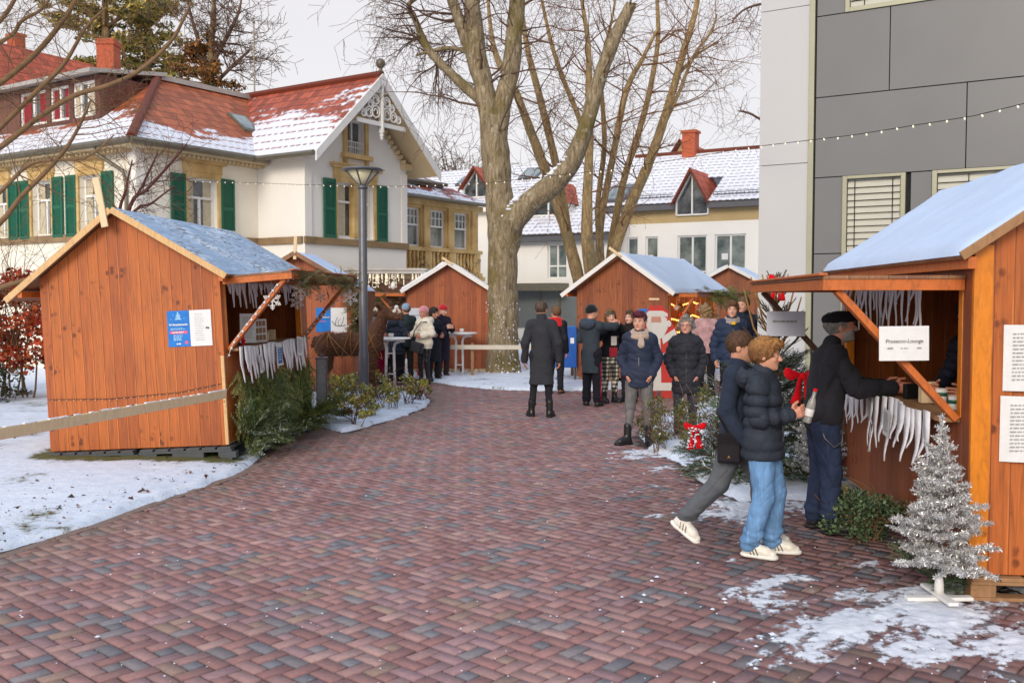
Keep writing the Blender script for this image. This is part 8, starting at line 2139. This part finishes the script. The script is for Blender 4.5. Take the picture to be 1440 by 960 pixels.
            for s_ in 'LR':
                sl_ = top.get('sl', 1.0); we = A['e' + s_] + (A['w' + s_] - A['e' + s_]) * top.get('slen', .95)
                b.cap(A['s' + s_], A['e' + s_], (.032 * w + tk * H * .6) * sl_ + pa * .5, (.027 * w + tk * H * .7) * sl_ + pa * .5, .028, puff=p_); b.cap(A['e' + s_], we, (.027 * w + tk * H * .7) * sl_ + pa * .5, (.0205 * w + tk * H * .6) * sl_ + pa * .3, .012, puff=p_)
                if kd in ('puffer', 'cotton'):
                    dv = we - A['e' + s_]; dv /= np.linalg.norm(dv); b.cap(we - dv * .012 * H, we - dv * .002 * H, .0185 * w + tk * H * .4, .018 * w + tk * H * .4, .004)
            if hem > .4 * H: b.cap(A['hL'] + [0, 0, .03 * H], A['hR'] + [0, 0, .03 * H], .064 * w + tk * H * .7, .064 * w + tk * H * .7, .03, .98)
            b.cut([0, 0, hem], [0, 0, -1])
            if top.get('band'): b.cap(A['pel'] * [1, 1, 0] + [0, 0, hem + .012 * H], A['pel'] * [1, 1, 0] + [0, 0, hem + .02 * H], (.075 * w + tk * H * .5) * wd, (.077 * w + tk * H * .5) * wd, .012, .8)
            b.cap(A['neck'] - [0, 0, .035 * H], A['neck'] + [0, -.004 * H, top.get('collar', .0) * H], .040 * w + tk * H * .3, .038 * w + tk * H * .3, .015)
        jk = garment('coat' if hem < .42 * H else 'jacket', fn, top['col'], kd, top.get('fold', (.008, 20)), mat=top.get('mat'))
        if top.get('hood'):
            hc_ = top['hood']
            def fh(b):
                q = A['neck'] + np.array([0, .055 * H, .0]); b.ell(q + [0, .012 * H, -.012 * H], np.array([.078, .046, .052]) * H * hc_, .02); b.cap(A['neck'] + np.array([.05 * H, .01 * H, -.005 * H]), q, .03 * H, .04 * H, .03); b.cap(A['neck'] + np.array([-.05 * H, .01 * H, -.005 * H]), q, .03 * H, .04 * H, .03); b.ell(q + [0, .0, .03 * H], np.array([.05, .028, .03]) * H * hc_, .012, None, 'sub')
            garment('hood', fh, top.get('hoodc', top['col']), top.get('hoodk', kd), (.004, 34), par=jk)
        if top.get('fur'):
            def ff_(b):
                n_ = 12
                for i in range(n_):
                    a0, a1 = [math.pi * (-.32 + 1.64 * (i + q) / n_) for q in (0, 1)]
                    f = lambda a: A['neck'] + np.array([math.cos(a) * .075, math.sin(a) * .062 + .012, -.012 - .028 * max(0, -math.sin(a)) * 1.4]) * H
                    b.cap(f(a0), f(a1), .026 * H, .026 * H, .01)
            gf = garment('fur_trim', ff_, top['fur'], 'fleece', (.008, 150), par=jk)
        if top.get('zip'):
            m = MB()
            for i in range(10):
                z0_ = hem + (A['neck'][2] - .03 * H - hem) * i / 10; z1_ = hem + (A['neck'][2] - .03 * H - hem) * (i + 1) / 10; f = lambda z: -(((.080 * w + tk * H * .58) * wd + (pf[1] * H * .6 if pf else 0)) * .80) * (1.0 if z < A['chest'][2] + .02 * H else 1 - .38 * (z - A['chest'][2] - .02 * H) / (.10 * H)) - .002
                cx = lambda z: (A['pel'] + (A['neck'] - A['pel']) * np.clip((z - A['pel'][2]) / (A['neck'][2] - A['pel'][2]), 0, 1)); p0_, p1_ = cx(z0_), cx(z1_)
                m.beam((p0_[0], p0_[1] + f(z0_) , z0_), (p1_[0], p1_[1] + f(z1_), z1_), .012, .012, (0, 1, 0))
            m.build('zipper', cloth(top['zip'], 'leather'), jk)
    for fx in (extra or []): fx(t, A, H, hp, garment, h_, w)
    return t, A


def scarf(c, kind='knit', big=1.0, tail=0):
    def fx(t, A, H, hp, garment, h_, w):
        def fn(b):
            n_ = 10
            for q in range(3):
                for i in range(n_):
                    a0, a1 = 6.283 * i / n_, 6.283 * (i + 1) / n_; f = lambda a: A['neck'] + np.array([math.cos(a) * (.052 + .006 * q), math.sin(a) * (.05 + .004 * q) - .006, .012 - .02 * q + .012 * math.sin(a + q)]) * H * [big, big, 1]
                    b.cap(f(a0), f(a1), .018 * H * big, .018 * H * big, .008)
            if tail: b.cap(A['neck'] + np.array([.012, -.06, -.02]) * H, A['neck'] + np.array([.016, -.085, -.02 - tail]) * H, .022 * H, .026 * H, .01, .5)
        garment('scarf', fn, c, kind, (.003, 60))
    return fx


def glasses(c):
    def fx(t, A, H, hp, garment, h_, w):
        m = MB()
        for x in (-1, 1):
            m.tube([hp(x * .14 + .095 * math.cos(k * .524), -.44, .0 + .07 * math.sin(k * .524)) for k in range(13)], .008 * h_ * 1.6, 5); m.tube([hp(x * .235, -.44, .02), hp(x * .35, -.1, .02), hp(x * .36, .08, .0)], .008 * h_ * 1.4, 5)
        m.tube([hp(-.045, -.45, .015), hp(.045, -.45, .015)], .009 * h_, 5); m.build('glasses', cloth(c, 'leather'), t, True)
    return fx


def stripe_arm(s_, c):
    def fx(t, A, H, hp, garment, h_, w):
        m = MB(); p, q = A['s' + s_], A['e' + s_]; o = np.array([.042 * H * (1 if s_ == 'L' else -1), -.012, 0])
        for k in (-.012, .012): m.beam(p + o + [0, k, 0], q + o * .92 + [0, k, 0], .009, .012, (1, 0, 0))
        m.build('sleeve_stripe', cloth(c, 'cotton'), t)
    return fx


def leg_stripe(s_, c):
    def fx(t, A, H, hp, garment, h_, w):
        m = MB(); o = np.array([.046 * H * (1 if s_ == 'L' else -1), 0, 0]); m.beam(A['k' + s_] + o, A['a' + s_] + o * .9 + [0, 0, .03], .022, .014, (1, 0, 0)); m.beam(A['h' + s_] + o * 1.35 + [0, 0, -.08 * H], A['k' + s_] + o, .022, .014, (1, 0, 0)); m.build('leg_stripe', cloth(c, 'cotton'), t)
    return fx


def gp(px, py):
    p = G(px, py); return (p.x, p.y, 0)


def at_y(px, Y): return ((px - 720) / F * Y, Y, .0)
BLK, NAVY, CHAR = C(40, 40, 46), C(28, 36, 58), C(44, 46, 52)
POCK = dict(eL=(.140, .050, .648), wL=(.100, -.052, .535), eR=(-.140, .050, .648), wR=(-.100, -.052, .535), dL=(-.5, .25, -1), dR=(.5, .25, -1), cL=.2, cR=.2)
# man in the flat cap at the counter, both forearms up on the counter
p, A = person('man in a black flat cap and black jacket at the counter of the nearest hut', (2.44, 7.52, 0), 1.74, 84,
    dict(eL=(.13, -.13, .655), wL=(.10, -.29, .655), eR=(-.135, -.12, .66), wR=(-.10, -.28, .665), dL=(0, -1, -.05), dR=(0, -1, -.05), aL=(.06, .02, .045), aR=(-.06, -.03, .045), kL=(.058, -.01, .285), kR=(-.058, -.03, .285), tL=6, tR=-12),
    .006, C(210, 146, 122), (-4, -6, 0), dict(style='ring', col=C(150, 146, 140), th=.04), dict(col=C(42, 42, 48), hem=.50, t=.016, kind='cotton', collar=.012, band=1, fold=(.012, 18), w=1.08), dict(col=C(44, 54, 80), kind='denim', w=1.06, cuff=.034, hem=.035), dict(col=C(36, 34, 36), sole=C(28, 26, 26)), dict(kind='flat', col=C(32, 32, 36), fab='wool'), beard=C(176, 170, 164), lean=(0, -.05), wide=1.06)
m = MB(); cpts = [V3((-.085 * 1.74, .05, .515 * 1.74)), V3((-.115 * 1.74, .02, .44 * 1.74)), V3((-.12 * 1.74, -.05, .40 * 1.74)), V3((-.115 * 1.74, -.11, .425 * 1.74)), V3((-.08 * 1.74, -.13, .52 * 1.74))]
m.tube(cpts, .005, 6); m.build('wallet_chain', M['steel'], p, True)
m = MB(); m.obox(V3((0, .0, 0)), V3((.1, 0, 0)), V3((0, .1, 0)), V3((0, 0, .01)))
# vendor inside the near hut
person('vendor with dark hair bending over mugs inside the nearest hut', (3.42, 6.85, .18), 1.66, -62,
    dict(eL=(.15, -.10, .62), wL=(.07, -.24, .60), eR=(-.15, -.10, .62), wR=(-.08, -.24, .61), cL=.8, cR=.8, dL=(-.3, -1, .1), dR=(.3, -1, .1)), .007, C(196, 140, 112), (0, 26, 0), dict(style='long', col=C(58, 40, 30), len=.06), dict(col=C(30, 32, 44), hem=.48, t=.014, kind='puffer', puff=(.04, .01)), dict(col=BLK), dict(col=BLK), female=True, lean=(0, -.09))
vM = bpy.data.objects['person.001']
def mug(lb, loc, rz=0.0):
    t = thing('mug', lb, 'mug', loc, (0, 0, rz), 'white mugs at the nearest hut'); MB().lathe((0, 0, 0), [(.034, 0), (.038, .004), (.040, .09), (.037, .09), (.035, .01)], 18, cap=False).build('cup', M['white'], t, True)
    m = MB(); m.tube([(.04, 0, .075), (.062, 0, .072), (.07, 0, .05), (.062, 0, .026), (.04, 0, .02)], .005, 8); m.build('handle', M['white'], t, True); MB().lathe((0, 0, .02), [(.0385, .02), (.0415, .021), (.0415, .045), (.039, .046)], 18, cap=False).build('printed_band', M['green'], t, True); return t
bpy.context.view_layer.update()
wp = (vM.matrix_world @ V3((0, -.31 * 1.66, .60 * 1.66))); mug('white mug with a green band held by the vendor in the nearest hut', (wp.x, wp.y, wp.z - .05), 2.5)
mug('white mug standing on the counter below the handwritten sign', tuple((X6 @ V3((-.93, .62, 1.093)))), 1)
# the two walking boys
LBOY = dict(eL=(.135, .035, .655), wL=(.075, -.125, .665), eR=(-.125, .0, .645), wR=(-.055, -.135, .665), dL=(-.5, -.9, .25), dR=(.4, -.9, .3), cL=.75, cR=.8, pL=(-.7, .2, .1), pR=(.9, 0, .2),
            hL=(.05, 0, .515), kL=(.055, -.05, .29), aL=(.062, -.03, .045), kR=(-.055, -.02, .285), aR=(-.06, .045, .047), tL=14, tR=-4)
p, A = person('boy in a dark quilted jacket and light blue jeans holding a bottle', (G(1074, 783).x, G(1074, 783).y + .06, 0), 1.545, 62, LBOY, .005, C(214, 158, 132), (8, 2, 0), dict(style='short', col=C(150, 104, 62), col2=C(186, 134, 78), th=.075, quiff=1, mess=3.0),
    dict(col=C(50, 56, 66), hem=.455, t=.022, kind='puffer', puff=(.052, .019), hood=1.05, zip=C(60, 62, 66), w=1.1, collar=.02), dict(col=C(108, 148, 192), kind='denim', w=1.12, cuff=.036, hem=.03, fold=.0035), dict(col=C(226, 220, 206), sole=C(232, 230, 222), stripes=C(70, 70, 72), L=1.12))
bpy.context.view_layer.update()
wq = p.matrix_world @ V3(((A['wL'] + A['wR']) / 2 + np.array([0, -.062, .01]) * 1.545))
t = thing('bottle', 'clear glass bottle held by the boy in blue jeans', 'bottle', (wq.x, wq.y, wq.z - .07), (.12, .22, 0)); g = NG('clear bottle'); M['btl'] = g.done(C(196, 196, 190), .06, None, 0, .01, 0, .8, Transmission_Weight=.55)
MB().lathe((0, 0, 0), [(.028, 0), (.031, .006), (.031, .12), (.026, .15), (.013, .185), (.012, .23)], 18).build('glass', M['btl'], t, True); MB().lathe((0, 0, 0), [(.0125, .225), (.014, .228), (.014, .245)], 14).build('cap', M['red'], t, True); MB().lathe((0, 0, 0), [(.0316, .05), (.0318, .051), (.0318, .1), (.0316, .101)], 18, cap=False).build('label', M['paper'], t, True)
RB = dict(eL=(.13, .05, .65), wL=(.13, -.04, .50), eR=(-.13, .03, .645), wR=(-.13, -.06, .50), hL=(.05, 0, .51), kL=(.055, -.095, .30), aL=(.055, -.11, .045), kR=(-.05, .075, .29), aR=(-.05, .255, .095), fR=34, tL=6, tR=-4)
p2, A2 = person('boy in a dark navy jacket and grey trousers striding beside the boy with the bottle', (G(1035, 762).x, G(1035, 762).y - .02, 0), 1.585, 66, RB, .005, C(204, 150, 124), (6, 5, 0), dict(style='crop', col=C(96, 68, 48), th=.03, mess=.8),
    dict(col=C(44, 52, 68), hem=.485, t=.014, kind='cotton', collar=.014, fold=(.011, 18), w=1.02), dict(col=C(92, 96, 102), w=1.12, cuff=.033, hem=.05, fold=.005), dict(col=C(228, 224, 214), sole=C(236, 234, 228), stripes=C(120, 110, 104), L=1.1))
bpy.context.view_layer.update(); HM = p2.matrix_world
bm = HM @ Matrix.Translation((-.135 * 1.585, .02, .47 * 1.585)) @ Matrix.Rotation(-1.45, 4, 'Z')
t = thing('shoulder_bag', 'small black shoulder bag hanging at the hip of the boy in grey trousers', 'bag', M=bm); MB().bx(-.085, .085, -.03, .03, -.11, .11).build('pouch', cloth(C(34, 32, 36), 'cotton'), t, bevel=.018, seg=3)
MB().bx(-.075, .075, -.036, -.0305, -.09, .03).build('front_pocket', cloth(C(40, 38, 42), 'cotton'), t, bevel=.004)
m = MB(); m.add([(-.012, -.0372, -.07), (0, -.0372, -.045), (.012, -.0372, -.07), (.004, -.0372, -.062), (-.004, -.0372, -.062)], [(0, 4, 3, 2, 1)]); m.build('small_emblem', M['gold_wire'], t)
iM = bm.inverted() @ HM; st = [iM @ V3(q) for q in ((-.20, .06, .80), (-.155, -.10, 1.0), (-.02, -.145, 1.15), (.10, -.08, 1.30), (.12, .03, 1.34), (.02, .14, 1.2), (-.13, .13, 1.0), (-.21, .03, .85))]
m = MB(); vs = []
for q in st: vs += [q - V3((0, 0, .016)), q + V3((0, 0, .016))]
m.add(vs, [(2 * i, 2 * i + 1, 2 * i + 3, 2 * i + 2) for i in range(len(st) - 1)]); o = m.build('strap', cloth(C(30, 30, 34), 'cotton'), t); s_ = o.modifiers.new('t', 'SOLIDIFY'); s_.thickness = .003
# two women standing in the middle
person('woman with short dark red hair, beige scarf and navy jacket, hands in her pockets', (1.60, 12.02, 0), 1.66, -12, dict(POCK, aL=(.075, -.02, .045), kL=(.062, -.02, .285), aR=(-.078, -.05, .045), kR=(-.066, -.03, .285), tL=14, tR=-50), .006, C(214, 160, 136), (-14, 2, 0), dict(style='short', col=C(92, 36, 48), col2=C(112, 40, 62), th=.02, mess=4, quiff=1),
    dict(col=C(46, 53, 72), hem=.435, t=.017, kind='puffer', puff=(.06, .006), fur=C(124, 104, 84), zip=C(90, 94, 106), w=1.04, flare=1.02), dict(col=C(106, 104, 104), kind='denim', w=.92, cuff=.028, hem=.09, stack=0), dict(col=C(30, 28, 30), sole=C(24, 24, 24), shaft=.07), extra=[scarf(C(170, 150, 136), big=1.0, tail=.06)], female=True)
person('woman with grey bob and red glasses in a long black quilted coat', (2.24, 12.35, 0), 1.60, -8, dict(POCK, tL=14, tR=-20), .006, C(214, 160, 138), (-10, 2, 0), dict(style='bob', col=C(156, 152, 146), len=-.012, th=.035, mess=2.6), dict(col=C(46, 47, 54), hem=.385, t=.020, kind='puffer', puff=(.056, .009), collar=.03, hood=.95, zip=C(50, 52, 58), w=1.06, flare=1.03), dict(col=C(58, 58, 66), kind='denim', w=.9, hem=.05), dict(col=BLK), extra=[glasses(C(150, 44, 40))], female=True)
# man in the long coat, seen from behind
person('balding man in a long black coat with his back turned, standing on the path', (.455, 14.75, 0), 1.78, 176, dict(aL=(.085, .0, .045), kL=(.066, -.01, .285), aR=(-.07, .03, .045), kR=(-.058, .0, .285), eL=(.14, .02, .64), eR=(-.14, .02, .64), wL=(.15, -.03, .49), wR=(-.15, -.03, .49), tL=18, tR=-14), .008, C(196, 146, 122), (-20, 4, 0), dict(style='ring', col=C(96, 78, 64), th=.03), dict(col=C(54, 55, 60), hem=.285, t=.014, kind='wool', collar=.03, flare=1.22, fold=(.008, 14), slen=1.0), dict(col=BLK, w=.8, hem=.06), dict(col=C(26, 25, 26), shaft=.06), hands=(1, 1))
person('person with a bright red scarf hidden behind the man in the long coat', (.83, 18.3, 0), 1.66, 168, None, .01, SKIN, (40, 0, 0), dict(style='short', col=C(128, 96, 68), th=.05), dict(col=C(34, 36, 44), hem=.40, t=.016, kind='puffer'), dict(col=C(40, 40, 48)), dict(col=C(112, 72, 50), shaft=.05), extra=[scarf(C(206, 34, 40), big=1.25)])
person('person in a black beanie and long dark parka turned away, an arm held out', (1.34, 16.2, 0), 1.70, 142, dict(eL=(.14, .0, .66), wL=(.10, -.12, .66), eR=(-.17, -.14, .79), wR=(-.11, -.29, .80), aL=(.055, 0, .045), aR=(-.075, .0, .045), tL=40, tR=10), .008, C(214, 160, 136), (-30, 2, 0), None, dict(col=C(56, 64, 72), hem=.335, t=.018, kind='cotton', hood=1.15, hoodc=C(60, 70, 84), flare=1.06, fold=(.010, 14)), dict(col=C(32, 32, 40), w=1.1, cuff=.036, hem=.04), dict(col=C(44, 46, 50)), dict(kind='beanie', col=C(26, 26, 28)), extra=[leg_stripe('R', C(150, 24, 50))])
person('girl in a teal headband and plaid trousers raising a cup to her mouth', (1.71, 16.75, 0), 1.62, 22, dict(eL=(.17, -.05, .70), wL=(.06, -.10, .84), eR=(-.16, -.06, .70), wR=(-.04, -.11, .83), dL=(-.4, -.1, .9), dR=(.4, -.1, .9), cL=.7, cR=.7), .008, C(220, 172, 150), (-12, 4, 0), dict(style='long', col=C(134, 96, 58), len=.08, th=.05), dict(col=C(28, 28, 32), hem=.50, t=.014, kind='cotton', w=.98), dict(mat=M['plaid'], col=BLK, w=1.02, hem=.10, stack=0, fold=.003), dict(col=C(28, 28, 30), shaft=.07), dict(kind='band', col=C(52, 82, 90)), female=True, extra=[stripe_arm('L', C(226, 226, 226)), scarf(C(160, 32, 44), big=.9), lambda t, A, H, hp, ga, h_, w: (MB().bx(-.055, .055, -.16, -.135, .62 * H, .72 * H).build('sweater_patch', cloth(C(214, 208, 200), 'knit'), t, bevel=.012), MB().bx(-.075, .075, -.15, -.12, .50 * H, .60 * H).build('sweater_check', cloth(C(150, 30, 44), 'knit'), t, bevel=.012))])
person('young woman with long brown hair in a dark coat behind the navy jacket', (2.08, 16.9, 0), 1.60, -30, dict(POCK), .008, C(222, 176, 156), (-6, 0, 0), dict(style='long', col=C(112, 82, 62), len=.10, th=.045), dict(col=C(40, 36, 36), hem=.36, t=.014, kind='wool', collar=.02), dict(col=BLK), dict(col=C(30, 30, 34)), female=True)
person('woman with fair hair in a pink fleece seen from behind at the lit shop', (3.62, 17.9, 0), 1.70, 158, dict(POCK), .008, SKIN, (-10, 6, 0), dict(style='long', col=C(176, 144, 104), len=.02, th=.07, mess=3), dict(col=C(182, 144, 146), hem=.47, t=.016, kind='fleece', w=1.06, fold=(.007, 20)), dict(col=C(34, 34, 40), w=1.0), dict(col=BLK), female=True)
person('tall boy with brown fringe in a shiny navy puffer jacket facing the camera', (3.45, 15.05, 0), 1.77, -6, dict(eL=(.14, .02, .64), eR=(-.15, .03, .64), wR=(-.145, -.03, .49)), .007, C(216, 164, 142), (-8, -2, 0), dict(style='short', col=C(118, 84, 56), th=.075, quiff=1, mess=2.5), dict(col=C(44, 54, 76), hem=.46, t=.024, kind='puffer', puff=(.058, .014), zip=C(60, 66, 80), w=1.1, collar=.02), dict(col=BLK), dict(col=C(40, 40, 44)), extra=[scarf(C(150, 140, 140), big=.95), lambda t, A, H, hp, ga, h_, w: MB().bx(-.03, .03, -.19, -.15, .80 * H, .825 * H).build('yellow_badge', cloth(C(222, 176, 40), 'cotton'), t, bevel=.006)])
person('boy with cropped hair in a dark jacket at the back by the white wall', (3.90, 16.2, 0), 1.84, -22, None, .008, C(216, 164, 142), (-20, 0, 0), dict(style='crop', col=C(122, 96, 74), th=.035), dict(col=C(34, 40, 56), hem=.46, t=.02, kind='puffer', puff=(.06, .01), collar=.03, hood=1.0), dict(col=BLK), dict(col=BLK))
# group at the tables on the left
HOLD = dict(eL=(.15, -.01, .66), wL=(.075, -.12, .63), eR=(-.15, -.01, .66), wR=(-.12, -.14, .64), cL=.7, cR=.7)
p, A = person('woman in a cream padded jacket and pink hat with a black handbag', (-1.86, 20.3, 0), 1.63, -38, HOLD, .009, C(196, 140, 122), (-6, 10, 0), None, dict(col=C(224, 214, 196), hem=.465, t=.022, kind='puffer', puff=(.06, .008), hood=1.2, hoodk='fleece', w=1.12), dict(col=C(28, 30, 34), kind='leather', w=.86, hem=.08, stack=0), dict(col=C(26, 26, 28), shaft=.04), dict(kind='beanie', col=C(200, 132, 138), fab='fleece'), female=True)
bpy.context.view_layer.update(); bm = p.matrix_world @ Matrix.Translation((.02, -.24, .80)) @ Matrix.Rotation(.2, 4, 'Y')
t = thing('handbag', 'black handbag hanging in front of the cream padded jacket', 'bag', M=bm); MB().bx(-.16, .16, -.05, .05, -.12, .1).build('pouch', cloth(C(26, 27, 30), 'leather'), t, bevel=.02, seg=3)
m = MB(); m.tube([(-.15, 0, .1), (-.11, -.03, .32), (-.04, .06, .52), (.05, .14, .54)], .012, 6); m.build('strap', cloth(C(26, 27, 30), 'leather'), t)
person('person in a long black quilted coat between the cream jacket and the red cap', (-1.72, 21.05, 0), 1.60, 36, dict(HOLD), .01, SKIN, (20, 8, 0), dict(style='long', col=C(48, 40, 40), len=.02), dict(col=C(34, 38, 46), hem=.27, t=.02, kind='puffer', puff=(.07, .01), hood=1.3), dict(col=BLK), dict(col=BLK), female=True)
person('person in a red knitted cap and dark purple coat holding a phone', (-1.55, 21.5, 0), 1.66, 40, dict(eL=(.14, -.02, .66), wL=(.06, -.14, .70), eR=(-.14, -.02, .66), wR=(-.05, -.14, .70), cL=.8, cR=.8), .009, C(220, 176, 154), (10, 16, 0), None, dict(col=C(44, 38, 52), hem=.26, t=.015, kind='wool', collar=.02), dict(col=C(60, 50, 52)), dict(col=C(112, 76, 58)), dict(kind='beanie', col=C(172, 32, 40)), female=True)
person('woman in a black quilted jacket with a fluffy white bobble hat, seen from behind', (-2.45, 20.3, 0), 1.58, 150, dict(HOLD), .009, SKIN, (30, 0, 0), dict(style='long', col=C(150, 92, 58), len=.03), dict(col=C(50, 58, 70), hem=.40, t=.022, kind='puffer', puff=(.06, .013), w=1.1, hood=1.0), dict(col=C(32, 32, 40), w=1.1), dict(col=C(196, 180, 160)), dict(kind='beanie', col=C(222, 214, 198), fab='fleece', bobble=C(232, 224, 208)), female=True)
person('person in a light blue cap and dark jacket behind the white bobble hat', (-2.36, 21.4, 0), 1.68, 200, None, .01, SKIN, (20, 0, 0), dict(style='short', col=C(150, 110, 70)), dict(col=C(44, 54, 56), hem=.44, t=.018, kind='puffer'), dict(col=C(56, 58, 52)), dict(col=BLK), dict(kind='beanie', col=C(126, 152, 178)))
person('woman in a taupe jacket, beige hat and dark red trousers by the deer figure', (-2.86, 20.5, 0), 1.62, 64, dict(HOLD), .009, C(204, 150, 130), (8, 4, 0), dict(style='bob', col=C(120, 90, 64), len=.0), dict(col=C(112, 90, 86), hem=.44, t=.018, kind='puffer', puff=(.06, .006), w=1.05), dict(col=C(150, 20, 60), w=1.2, cuff=.04), dict(col=C(40, 34, 36)), dict(kind='beanie', col=C(204, 186, 160)), female=True, extra=[scarf(C(110, 120, 112))])
person('person in a light taupe coat behind the standing table', (-2.72, 21.6, 0), 1.60, 10, dict(HOLD), .01, C(206, 150, 126), (0, 0, 0), dict(style='long', col=C(150, 104, 76), len=.06), dict(col=C(150, 132, 126), hem=.30, t=.016, kind='wool'), dict(col=BLK), dict(col=BLK), female=True)
# deer figure: one body, grown the same way
M['wicker'] = plain('brown wicker hide', C(92, 60, 42), .95, .45, 26, 0, .9, 70)
b = Body((-1.0, -.5, -.05), (1.0, .5, 2.2), .012)
b.cap((-.38, 0, 1.0), (.38, 0, 1.02), .19, .21, .05); b.ell((-.42, 0, .98), (.2, .19, .22), .05); b.cap((.42, 0, 1.08), (.60, 0, 1.52), .15, .085, .06); b.cap((.60, 0, 1.55), (.84, -.02, 1.48), .095, .05, .04); b.ell((.6, 0, 1.58), (.11, .08, .1), .03)
for y in (-.11, .11):
    b.cap((.40, y, .95), (.40, y * 1.1, .52), .10, .055, .04); b.cap((.40, y * 1.1, .52), (.41, y * 1.1, .0), .055, .045, .02); b.cap((-.42, y, .95), (-.40, y * 1.1, .62), .14, .075, .05); b.cap((-.40, y * 1.1, .62), (-.50, y * 1.1, .42), .072, .05, .02); b.cap((-.50, y * 1.1, .42), (-.46, y * 1.1, .0), .05, .045, .02); b.cap((.56, y * .5, 1.62), (.50, y * 1.6, 1.72), .03, .03, .02)
b.cap((-.60, 0, 1.1), (-.66, 0, .98), .05, .03, .03)
V, Q = b.surf(); N = vnormals(V, Q); V = V + N * folds(V, .012, 60, 4)[:, None]; dbody = mesh_np('hide', V, Q, M['wicker'], dt, True)
m = MB(); rd = random.Random(6)
for i in range(11):
    x = -.55 + i * .1; sl_ = rd.uniform(-.25, .25); m.tube([(x + sl_ * math.sin(k * .524), .235 * math.cos(k * .524), 1.0 + .25 * math.sin(k * .524)) for k in range(13)], .006, 4)
for lx in (-.44, .40):
    for i in range(5): m.tube([(lx + .1 * math.cos(k), -.12 + .1 * math.sin(k), .2 + .13 * i + .02 * k) for k in range(7)], .005, 4)
m.build('light_wire', M['gold_wire'], dt)
